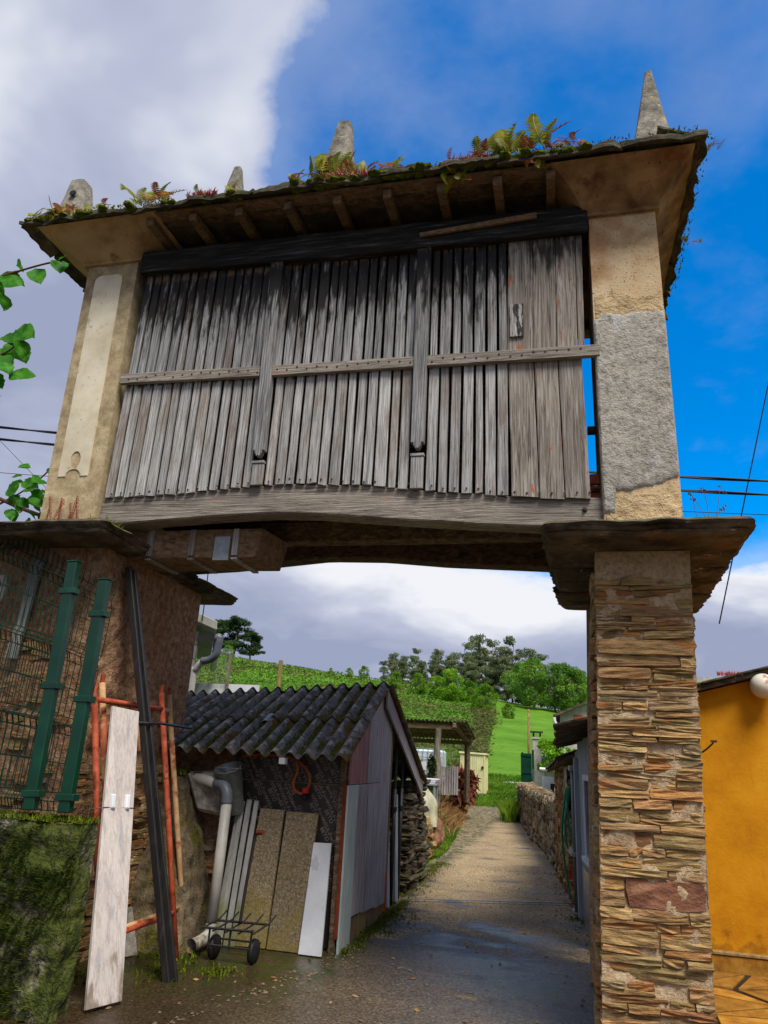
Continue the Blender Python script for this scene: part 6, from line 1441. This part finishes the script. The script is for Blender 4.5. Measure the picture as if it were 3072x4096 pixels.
spots = [(-30.4, 134, .46), (-29, 130, .42), (-29.5, 138, .50), (-27.5, 131, .44), (-26, 136, .56), (-24.2, 132, .50), (-22.5, 138, .62), (-21, 131, .55), (-19.5, 136, .62), (-18, 131, .58), (-16.6, 138, .74), (-15, 132, .70), (-13.6, 134, .90), (-12, 139, .84), (-10.6, 131, .72), (-9.2, 136, .80), (-7.6, 133, .86), (-6, 138, .70), (-4.4, 133, .80), (-2.8, 137, .72), (1.5, 140, .62), (4.0, 136, .60), (6.5, 138, .55), (-14.5, 128, .55), (-8.4, 128, .60), (-18.6, 127.5, .45)]
spots += [(-30 + 1.9 * q + ((q * 7) % 5) * .3, 126 + (q * 5) % 9, .34 + .018 * min(q, 13) - .02 * max(0, q - 13)) for q in range(19)]
firsts = [E1, E2, E3]; used = set()
for k, (x, y, s_) in enumerate(spots):
    src = firsts[k % 3]
    if k == 12: lb = 'tallest eucalyptus with umbrella crown rising above the ridge wood'
    elif x < -30: lb = 'small thin eucalyptus at the low outer end of the ridge wood'
    elif x > 1: lb = 'thin grey eucalyptus behind the round green trees'
    else: lb = 'grey-green eucalyptus standing in the ridge wood'
    if k < 3: src.location = base(x, y); src.scale = (s_,) * 3; src['label'] = lb; src['group'] = EG
    else: copy_tree(src, base(x, y), s_, rnd.uniform(0, 6.28), lb, EG)
R1, R2 = round_tree(211, 7.5, 3.0, 'leaf_green', 'broadleaf_tree'), round_tree(212, 7.0, 3.2, 'leaf_green', 'broadleaf_tree')
RG = 'broadleaf trees at the top of the meadow'
sp2 = [(-3.2, 112, 1.0), (-.2, 114, 1.02), (2.6, 112, .92), (5.2, 113, .84), (7.6, 115, .74), (-5.0, 118, .95), (1.2, 119, 1.0), (10.2, 115, .62), (4.0, 119, .85)]
for k, (x, y, s_) in enumerate(sp2):
    src = (R1, R2)[k % 2]; lb = ['full round green tree at the top edge of the meadow', 'broad green tree in the clump above the brick house', 'smaller green tree sloping down behind the brick house'][0 if k < 2 else 1 if k < 5 else 2]
    if k < 2: src.location = base(x, y); src.scale = (s_,) * 3; src['label'] = lb; src['group'] = RG
    else: copy_tree(src, base(x, y), s_, rnd.uniform(0, 6.28), lb, RG)
B1 = round_tree(221, 5.0, 2.4, 'leaf_bright', 'bush', 26, 160, .2, .05); BG = 'bright bushes on the hillside'
for k, (x, y, s_, lb) in enumerate(((-15.2, 106, .92, 'large bright green bush before the eucalyptus wood'), (-8.9, 96, .72, 'compact round bright bush at the corner of the bracken'), (-20.3, 108, .62, 'bright green bush on the open slope above the shed'), (-24.5, 112, .5, 'small yellow-green bush on the slope near the ridge'), (-12.4, 109, .62, 'bright bush tucked behind the round bush'), (-5.6, 90, .35, 'low bush at the foot of the round trees'), (-17.8, 110, .6, 'dark little bush beside the large bright one'))):
    if k == 0: B1.location = base(x, y); B1.scale = (s_,) * 3; B1['label'] = lb; B1['group'] = BG; B1['category'] = 'bush'
    else: copy_tree(B1, base(x, y), s_, rnd.uniform(0, 6.28), lb, BG)
P1 = pine(231); PGn = 'pines on the left crest'
for k, (x, y, s_, lb) in enumerate(((-59.5, 126, 1.02, 'tall dark pine in the middle of the crest group'), (-62.8, 127, .92, 'dark pine at the end of the crest group by the block building'), (-56.0, 126, .72, 'low leaning dark pine at the downhill end of the crest group'))):
    if k == 0: P1.location = base(x, y); P1.scale = (s_,) * 3; P1['label'] = lb; P1['group'] = PGn
    else: copy_tree(P1, base(x, y), s_, 2.0 * k, lb, PGn)
for k, (x, y, s_) in enumerate(((-64.5, 119, .55), (-57.5, 119.5, .5), (-61, 117, .45))): copy_tree(B1, base(x, y), s_, k * 2.1, ['yellow-green bush at the foot of the end pine', 'yellow-green bush under the leaning pine', 'low bush in front of the tall pine'][k], BG)
for k, (x, y, s_) in enumerate(((-35, 121, .30), (-32.5, 122, .42), (-38, 120, .22))): copy_tree(B1, base(x, y), s_, k * 2.1, ['small shrub on the bare part of the ridge', 'dark shrub where the ridge wood begins', 'tiny shrub standing alone on the ridge line'][k], 'ridge shrubs')
# bracken over the left hillside, meadow grass on the right
r = np.random.default_rng(77)
def edge_x(y): return -1.2 - .068 * y
def scatter(n, ang0, ang1, y0, y1, cond, jitter=0):
    yy = y0 * (y1 / y0) ** r.random(n); a = ang0 + (ang1 - ang0) * r.random(n); xx = yy * a
    pts = [(x, y, terrain(x, y)) for x, y in zip(xx, yy) if cond(x, y)]
    return np.array(pts)
pt = scatter(100000, -.72, -.03, 34, 124, lambda x, y: x < edge_x(y))
pt[:, 2] += r.random(len(pt)) * .35 * np.array([.5 + .8 * max(-.3, fbm(p[0] * .25, p[1] * .25, 1, 4)) for p in pt])
d_ = np.array([fbm(p[0] * .07, p[1] * .10, 6, 4) for p in pt]); dk = d_ + .12 * np.exp(-((pt[:, 1] - 82) / 14) ** 2) > .10
def stuffcloud(name, P, size, m, label, cat, seed, up=1.2, asp=1.6):
    sz_ = size * (P[:, 1] / 60.0) ** .8; v, f = quads(P, sz_, asp, up, seed); me = np_mesh(v, f, name); me.materials.append(MATS[m]); o = bpy.data.objects.new(name, me); COL.objects.link(o); ORG[o] = Vector((0, 0, 0)); return tagit(o, label, cat, None, 'stuff')
stuffcloud('bracken', pt[~dk], .15, 'bracken', 'bright green bracken covering the left hillside', 'bracken', 81)
stuffcloud('heather', pt[dk], .17, 'bracken_dark', 'duller olive scrub patches on the left hillside', 'scrub', 82)
hp_ = np.array([(edge_x(y) + r.normal() * (.25 + y * .004) - 1.0 + 1.0 * fbm(y * .12, 2, 2, 3), y, 0) for y in 40 + 58 * r.random(3400)]); hp_[:, 2] = [terrain(p[0], p[1]) + abs(r.normal()) * .35 for p in hp_]
stuffcloud('hedge', hp_, .20, 'bracken_dark', 'dark scrubby hedge between bracken slope and meadow', 'hedge', 83)
# grass verge and dry bank by the lane
P_ = []
for k in range(15000):
    y = 11.3 + 22 * rnd.random() ** 1.3; x = lane_left(y) + .05 - abs(rnd.gauss(0, .7)) - (.1 if y < 13.4 else 0)
    if y < 13.2 and x > -2.35: continue
    P_.append((x, y, terrain(x, y) - .01))
blades('verge_grass', P_, .085, .010, 'grass_blade', None, (0, 0, 0), 'stuff', .7, 91, 'bright green grass verge left of the lane', 'grass')
P_ = []
for k in range(5200):
    y = rnd.gauss(24.2, 2.6); x = lane_left(y) - .02 - abs(rnd.gauss(0, .32)); P_.append((x, y, terrain(x, y) - .01))
blades('dry_grass', P_, .26, .010, 'dry_grass', None, (0, 0, 0), 'stuff', .9, 92, 'tangled straw coloured dead grass on the lane bank', 'grass')
P_ = [(rnd.uniform(-4.5, -1.2), rnd.uniform(33.5, 38), .02) for k in range(1800)]; blades('straw_patch', P_, .22, .014, 'dry_grass', None, (0, 0, 0), 'stuff', 1.0, 93, 'patch of cut straw past the yellow shed', 'straw')
P_ = [(x, y, terrain(x, y) - .01) for x, y in [(rnd.uniform(-4.0, -.9), 30 + 12 * rnd.random()) for k in range(7000)]]; blades('field_grass', P_, .13, .016, 'grass_blade', None, (0, 0, 0), 'stuff', .8, 94, 'green grass at the end of the lane', 'grass')
P_ = [(SX + .03 + abs(rnd.gauss(0, .06)), rnd.uniform(6.9, 9.2), .01) for k in range(900)] + [(-2.0 + abs(rnd.gauss(0, .1)), rnd.uniform(9.4, 12.9), .01) for k in range(900)]
blades('edge_moss', P_, .03, .006, 'moss', None, (0, 0, 0), 'stuff', .9, 95, 'moss and weeds along the foot of the shed', 'moss')
# ------------------------------------------------------------------ plants on the granary
def fern_mesh(h, n, m, curl=.25, seed=1):
    mb = MB(); r_ = random.Random(seed); pth = []
    for i in range(n + 1):
        f = i / n; pth.append(np.array((curl * h * f ** 2.2, .03 * math.sin(f * 3), h * f * (1 - .12 * f))))
    mb.tube(pth, [.0028] * n + [.001], 4)
    for i in range(2, n):
        f = i / n; L_ = h * .26 * math.sin(math.pi * (.18 + .80 * f)) ** .8; w_ = h / n * .36; p_ = pth[i]
        for s in (-1, 1):
            tip = p_ + np.array((.10 * L_, s * L_, .22 * L_)); mb.add([p_ + (0, 0, -w_), p_ + (0, 0, w_), (p_ + tip) / 2 + (0, 0, w_ * .9), tip, (p_ + tip) / 2 - (0, 0, w_ * .9)], [(0, 1, 2, 3, 4)])
    me = mesh_of(mb, name='frond', fix=False); me.materials.append(MATS[m]); return me
FR = [fern_mesh(.22, 13, 'fern_leaf', .3, 1), fern_mesh(.18, 11, 'fern_leaf', .6, 2), fern_mesh(.16, 10, 'fern_red', .9, 3), fern_mesh(.20, 12, 'fern_leaf', .1, 4)]
MOSSL = [rough_stone(700 + i, 3, .13, 1.0) for i in range(3)]
for me in MOSSL: me.materials.append(MATS['moss']); me.shade_smooth()
def fern(x, y, z, n, sc, label, reds=.3, seed=0, hang=False, az=None):
    g_ = thing('fern', label, 'fern', (x, y, z), 'ferns growing on the granary roof'); r_ = random.Random(seed * 13 + 5)
    if not hang and az is None:
        for q in range(2): inst('moss_cushion', MOSSL[q], 'moss', g_, (x + r_.gauss(0, .06), y + .02, z - .04), (0, 0, r_.uniform(0, 6)), (r_.uniform(.08, .20), .08, r_.uniform(.025, .045)))
    for k in range(int(n * 1.7)):
        me = FR[2] if r_.random() < reds * 1.25 else r_.choice((FR[0], FR[1], FR[3])); s_ = sc * r_.uniform(.7, 1.15)
        inst('frond', me, 'fern_leaf', g_, (x + r_.gauss(0, .02) * n ** .5, y + r_.gauss(0, .02), z), (r_.gauss(0, .25), (math.pi * .85 if hang else 0) + r_.gauss(0, .35), (az if az is not None else math.pi / 2) + r_.gauss(0, .55)), (s_,) * 3)
yE = 4.64
FL = [(-3.66, 3, .9, 'lone upright dark fern on the roof edge above the second rafter', .1), (-3.42, 6, .9, 'reddish fern clump beside the lone upright fern', .6), (-4.5, 7, .6, 'low yellowish fern clump by the finial with a hole', .5), (-4.78, 5, .5, 'small fern at the outer roof corner over the cream pillar', .4),
      (-2.13, 4, .6, 'small yellow fern left at the start of the bare eave stretch', .3), (-1.90, 9, .75, 'dense fern clump at the foot of the middle finial', .3), (-1.66, 10, .85, 'bushy reddish fern clump just past the middle finial', .5), (-1.48, 6, .7, 'green fern at the end of the finial clump', .2),
      (-1.16, 3, .75, 'single curled fern on the bare middle eave', .5), (-.92, 2, .5, 'tiny fern between two single ferns on the eave', .4), (-.72, 3, .6, 'small fern before the pink stonecrop', .3), (-.36, 6, 1.05, 'tall dark feathery fern pair on the roof edge', .0), (-.20, 4, .85, 'spreading fern beside the tall feathery pair', .2), (-.05, 4, 1.0, 'upright rusty fern with curled tip', .6), (.06, 3, .95, 'slim upright fern next to the rusty one', .2), (.18, 7, .7, 'red-brown curled fern bunch near the right pillar', .8)]
FL += [(-4.30, 4, .45, 'tiny fern between the holed finial and the red stalks roof side', .5), (-4.05, 4, .5, 'little fern over the cream pillar cornice', .5), (-3.05, 5, .55, 'small fern rooted in the pink stonecrop', .6), (-2.7, 3, .4, 'very small fern past the pink stonecrop', .3), (-1.78, 8, .8, 'tangled yellow fern right at the middle finial', .35), (-1.32, 4, .5, 'short fern after the finial clump', .6), (-.52, 6, .55, 'reddish fern inside the pink stonecrop by the tall pair', .7), (.30, 4, .5, 'small red fern closest to the right pillar cornice', .7)]
for k, (x, n, sc, lb, rd) in enumerate(FL): fern(x, 4.575, RZ(x) + .085, n, sc * 1.6, lb, rd, k)
fern(1.30, 4.75, 6.26, 4, .6, 'fern sticking out of the roof corner above the right pillar', .4, 40, az=0.0); fern(1.33, 5.75, 6.2, 3, .6, 'fern on the side eave by the right pillar', .3, 41, az=0.0)
fern(-.66, 4.60, 6.22, 5, .8, 'fern hanging below the eave between two rafters', .6, 42, True); fern(-.05, 4.57, 6.23, 4, .5, 'small fern tuft hanging at the eave near the right pillar', .5, 43, True)
def cushion(x0, x1, n, m, label, seed, h=.035, z=.06):
    blades('stonecrop', [(rnd.uniform(x0, x1), rnd.uniform(4.55, 4.64), RZ(x0) + z - .01 + rnd.uniform(0, .02)) for k in range(n)], h, .006, m, None, (0, 0, 0), 'stuff', .8, seed, label, 'stonecrop')
cushion(-3.15, -2.88, 420, 'sedum', 'pink stonecrop cushion on the bare eave', 101, .055); cushion(-.72, -.42, 420, 'sedum', 'pink stonecrop by the tall feathery ferns', 102, .05); cushion(-1.95, -1.40, 420, 'sedum', 'pink stonecrop mixed in the finial fern clump', 103, .06)
cushion(-4.85, -3.3, 900, 'fern_leaf', 'yellow green moss cushions along the eave over the cream pillar', 104, .022); cushion(-2.3, 1.2, 1100, 'moss', 'green moss along the eave edge', 105, .016, .055)
pts_ = [(rnd.uniform(1.1, 1.3), rnd.uniform(4.6, 6.6), RZ(1.3) + .05) for k in range(500)]; blades('stonecrop', pts_, .03, .006, 'moss', None, (0, 0, 0), 'stuff', .8, 106, 'moss along the side eave over the right pillar', 'moss')
# red flower stalks and small plants on the capstones
stk = MB()
for j in range(22):
    f = j / 21; z = .30 * f
    for s in range(3):
        a = s * 2.1 + j; stk.add([(0, 0, z), (.010 * math.cos(a), .010 * math.sin(a), z + .004), (.006 * math.cos(a + .6), .006 * math.sin(a + .6), z + .014)], [(0, 1, 2)])
stk.tube([(0, 0, 0), (.01, 0, .30)], .0025, 4); sme = mesh_of(stk, name='stalk', fix=False); sme.materials.append(MATS['red_stalk'])
for k in range(8):
    x = -4.20 + k * .045 + rnd.uniform(-.01, .01); s_ = rnd.uniform(.6, 1.1)
    inst('flower_stalk', sme, 'red_stalk', None, (x, 4.90 + rnd.uniform(0, .05), 3.24), (rnd.gauss(0, .05), rnd.gauss(.15, .08), rnd.uniform(0, 6)), (1.3, 1.3, s_), 'thin red flower stalk at the foot of the cream pillar', 'flower', 'red flower stalks on the left capstone')
g_ = thing('rock_plant', 'yellow-green rosette with tall dry flower stems on the right capstone', 'plant', (1.02, 4.85, 3.15))
v, f = quads(np.array([(rnd.gauss(0, .04), rnd.gauss(0, .03), .02 + abs(rnd.gauss(0, .015))) for k in range(90)]), np.full(90, .035), 2.2, .4, 7); me = np_mesh(v, f, 'rosette'); me.materials.append(MATS['fern_leaf']); o = bpy.data.objects.new('rosette', me); COL.objects.link(o); o.parent = g_
mb = MB()
for k in range(5):
    a = np.array((1.02 + rnd.gauss(0, .02), 4.85, 3.16)); b = a + (rnd.gauss(.03, .07), 0, rnd.uniform(.16, .30)); mb.tube([a, (a + b) / 2 + (rnd.gauss(0, .01), 0, 0), b], .0025, 4)
    for q in range(5): c_ = b + (rnd.gauss(0, .014), rnd.gauss(0, .01), -rnd.uniform(0, .06)); mb.tube([c_ - (0, 0, .006), c_ + (0, 0, .006)], .005, 5)
obj('dry_stem', mb, 'twig', g_)
blades('tuft', [(.90 + abs(rnd.gauss(0, .05)), 4.92 + rnd.uniform(0, .05), 3.15) for k in range(60)], .07, .004, 'dry_grass', None, (0, 0, 0), 'stuff', .9, 107, 'thin dry grass at the corner of the right upper pillar', 'grass')
blades('tuft', [(-3.50 + rnd.gauss(0, .04), 4.75 + rnd.gauss(0, .06), 3.23) for k in range(120)], .07, .006, 'fern_leaf', None, (0, 0, 0), 'stuff', .9, 108, 'small green tuft on the left capstone by the beam', 'grass')
# ------------------------------------------------------------------ branches reaching in on the left
def leafmesh(seed):
    r_ = random.Random(seed); mb = MB(); n = 12; row_ = []
    L_ = 1.0
    def wd(f): return .46 * math.sin(math.pi * min(1, f ** .72)) ** .8 * (1 + .10 * r_.uniform(-1, 1)) if 0 < f < 1 else .0
    cols = 7
    for i in range(n + 1):
        f = i / n; w_ = wd(f)
        for j in range(cols):
            u = (j / (cols - 1)) * 2 - 1; mb.v.append((f * L_, u * w_, -.10 * f * f + .10 * abs(u) * w_ + .03 * math.sin(f * 9 + u * 3 + seed)))
    for i in range(n):
        for j in range(cols - 1): a = i * cols + j; mb.f.append((a, a + 1, a + cols + 1, a + cols))
    me = mesh_of(mb, name='leaf', smooth=True, fix=False); me.materials.append(MATS['leaf_near']); return me
LM = [leafmesh(k) for k in range(4)]
def lf(parent, p_, sz_, rot):
    sz_ *= 1.08; inst('leaf', rnd.choice(LM), 'leaf_near', parent, p_, rot, (sz_, sz_ * rnd.uniform(.8, 1.05), sz_))
KT = thing('broadleaf_branch', 'leafy branch with big rounded green leaves reaching in before the cream pillar', 'branch', (-3.9, 3.2, 4.2))
obj('twig', MB().tube(smooth_path([(-6.3, 3.5, 3.55), (-4.9, 3.3, 4.10), (-3.8, 3.2, 4.38), (-3.49, 3.2, 4.46), (-3.29, 3.2, 4.505), (-3.10, 3.2, 4.53), (-2.98, 3.2, 4.50)]), [.026] * 6 + [.020] * 6 + [.012] * 10 + [.007] * 9 + [.003] * 6, 6), 'twig', KT, smooth=True)
obj('twig', MB().tube(smooth_path([(-6.3, 3.5, 2.9), (-4.7, 3.3, 3.62), (-3.75, 3.22, 3.78), (-3.45, 3.2, 3.83), (-3.28, 3.2, 3.88), (-3.18, 3.2, 3.98)]), [.03] * 6 + [.022] * 6 + [.014] * 10 + [.006] * 9, 6), 'twig', KT, smooth=True)
for (x, z, s_, rz, ry, rx) in ((-3.50, 4.44, .20, .1, .25, 1.2), (-3.40, 4.36, .16, 3.0, .5, 1.0), (-3.33, 4.52, .10, 2.6, -.5, .9), (-3.24, 4.50, .14, -.2, 1.0, 1.0), (-3.05, 4.51, .10, .2, 1.1, .8), (-3.06, 4.54, .06, -.3, -.3, .9), (-3.0, 4.50, .05, .3, .8, .6),
                              (-3.42, 4.32, .12, .3, 1.3, .4), (-3.45, 4.15, .08, .1, .3, .8), (-3.40, 4.02, .14, .2, .1, 1.0), (-3.32, 3.98, .17, .3, .8, 1.1), (-3.26, 4.03, .16, -.1, .4, 1.3), (-3.20, 3.96, .14, .6, 1.2, .9), (-3.38, 3.86, .14, .2, .2, 1.2), (-3.30, 3.80, .15, .1, .7, .8), (-3.22, 3.70, .15, .2, -.1, 1.1), (-3.42, 3.74, .14, .1, .6, 1.0), (-3.36, 3.62, .13, .4, 1.0, .9), (-3.26, 3.66, .12, 2.8, .3, 1.0), (-3.44, 3.52, .12, .1, .8, .7), (-3.55, 3.9, .2, .2, .4, 1.0), (-3.6, 3.65, .2, .2, .6, 1.0)):
    lf(KT, (x, 3.2 + rnd.uniform(-.06, .06), z), s_, (rx, ry, rz))
obj('trunk', MB().tube([(-6.35, 3.55, -.02), (-6.30, 3.5, 2.0), (-6.32, 3.5, 4.2)], [.09, .07, .03], 10), 'bark', KT, smooth=True)
KB = thing('broadleaf_branch', 'leafy twigs growing up beside the foot of the cream pillar', 'branch', (-5.0, 5.4, 3.5))
obj('twig', MB().tube(smooth_path([(-6.9, 5.4, 3.6), (-5.9, 5.4, 4.05), (-5.25, 5.4, 3.80), (-4.95, 5.4, 3.68), (-4.65, 5.4, 3.58)]), [.018] * 25, 6), 'twig', KB, smooth=True); obj('twig', MB().tube(smooth_path([(-6.9, 5.4, 3.1), (-5.6, 5.4, 3.55), (-5.05, 5.4, 3.78), (-4.80, 5.4, 3.95), (-4.70, 5.4, 4.05)]), [.012] * 12 + [.008] * 13, 6), 'twig', KB)
for k in range(34): lf(KB, (-4.90 + rnd.gauss(0, .13), 5.4 + rnd.gauss(0, .08), 3.84 + rnd.gauss(0, .14)), rnd.uniform(.08, .15), (rnd.uniform(.4, 1.4), rnd.uniform(-.2, 1.3), rnd.uniform(-.6, .8)))
for k in range(16): lf(KB, (-4.66 + rnd.gauss(0, .07), 5.4 + rnd.gauss(0, .08), 3.62 + rnd.gauss(0, .06)), rnd.uniform(.05, .10), (rnd.uniform(.4, 1.4), rnd.uniform(-.2, 1.3), rnd.uniform(-.6, 2.8)))
obj('trunk', MB().tube([(-6.95, 5.4, -.02), (-6.9, 5.4, 2.0), (-6.92, 5.4, 4.0)], [.08, .06, .03], 10), 'bark', KB, smooth=True)
# vine on the hut
g_ = thing('grape_vine', 'fresh yellow-green vine foliage above the stone hut roof', 'vine', (0, 24, 1.2))
crown('crown', [(rnd.uniform(-.45, .5), rnd.gauss(0, .3), rnd.uniform(.3, 1.15), .2, .18) for k in range(22)], 42, .12, 'leaf_bright', g_, 121, 1.2); limbs('stem', [([(.1, 0, -1.2), (0, 0, .4), (-.1, 0, .9)], [.03, .02, .01])], 'twig', g_)
# ------------------------------------------------------------------ overhead lines
def line(p0, p1, r_, sag, label, cat='cable', twist=False, group=None):
    p0 = np.array(p0, float); p1 = np.array(p1, float); pts_ = [p0 + (p1 - p0) * f - np.array((0, 0, sag * 4 * f * (1 - f))) for f in np.linspace(0, 1, 90 if twist else 16)]
    mb = MB()
    if twist:
        for s in (0, math.pi): mb.tube([p + np.array((0, r_ * .8 * math.cos(i * .9 + s), r_ * .8 * math.sin(i * .9 + s))) for i, p in enumerate(pts_)], r_, 5)
    else: mb.tube(pts_, r_, 5)
    obj('overhead_cable', mb, 'cable', None, tuple(p0), label=label, cat=cat, group=group)
line((-14, 9, 7.35), (14, 9, 4.35), .013, .5, 'upper thick twisted power cable passing behind the granary', twist=True, group='power cables behind the granary')
line((-14, 9, 7.12), (14, 9, 4.2), .013, .5, 'lower thick twisted power cable passing behind the granary', twist=True, group='power cables behind the granary')
line((-14, 9.1, 6.35), (14, 9.1, 4.1), .005, .35, 'thin wire below the twisted power cables'); line((1.9, 9, 3.3), (3.6, 9, 9.3), .008, 0, 'single wire rising steeply beside the right pillar'); line((-9.8, 9, 7.0), (-7.2, 9, 4.9), .004, .02, 'fine stay wire slanting across the power cables')
line((1.1, 7.2, 2.98), (.98, 7.2, 2.5), .005, .0, 'thin cord hanging from the right capstone')

# ------------------------------------------------------------------ loose grit, leaves and weeds on the lane
grit = [rough_stone(800 + i, 1, .14, 1.0) for i in range(3)]
mb = MB()
for k in range(1000):
    y = rnd.uniform(4.6, 13); side_ = rnd.random()
    if side_ < .5: x = (lane_left(y) if y > 8.7 else float(np.interp(y, [4, 6.5, 8.7], [-2.6, -1.9, -1.85]))) + abs(rnd.gauss(0, .16))
    elif side_ < .75: x = lane_right(y) - abs(rnd.gauss(0, .10))
    else: x = rnd.uniform(-3.0, .25)
    s_ = rnd.uniform(.004, .014); z = .010
    mb.add([(x - s_, y - s_ * .7, z), (x + s_, y - s_ * .8, z), (x + s_ * .8, y + s_, z), (x - s_ * .9, y + s_ * .8, z), (x + s_ * .1, y, z + s_ * .9)], [(0, 1, 4), (1, 2, 4), (2, 3, 4), (3, 0, 4)])
obj('grit', mb, 'rubble_stone', None, (0, 0, 0), label='loose grit scattered over the concrete lane', cat='grit', kind='stuff', fix=False)
pts_ = np.array([(rnd.uniform(-3.1, .2), rnd.uniform(4.8, 10), .014) for k in range(90)]); v, f = quads(pts_, np.full(90, .03), 1.5, 3.0, 55); me = np_mesh(v, f, 'fallen_leaves'); me.materials.append(MATS['dry_grass']); o = bpy.data.objects.new('fallen_leaves', me); COL.objects.link(o); tagit(o, 'few small fallen leaves on the lane', 'leaves', None, 'stuff')
P_ = []
for (cx, cy, n_, sp_) in ((-2.9, 5.6, 160, .10), (-2.55, 5.75, 130, .07), (-3.05, 6.0, 160, .12), (-1.80, 7.6, 120, .12), (-1.78, 8.4, 160, .15), (.22, 9.2, 100, .1), (-1.85, 6.75, 80, .05), (-3.3, 5.3, 160, .12)): P_ += [(cx + rnd.gauss(0, sp_), cy + rnd.gauss(0, sp_), .008) for k in range(n_)]
blades('weeds', P_, .035, .007, 'moss', None, (0, 0, 0), 'stuff', .9, 131, 'small green weeds rooted at the foot of walls and boards', 'weeds')
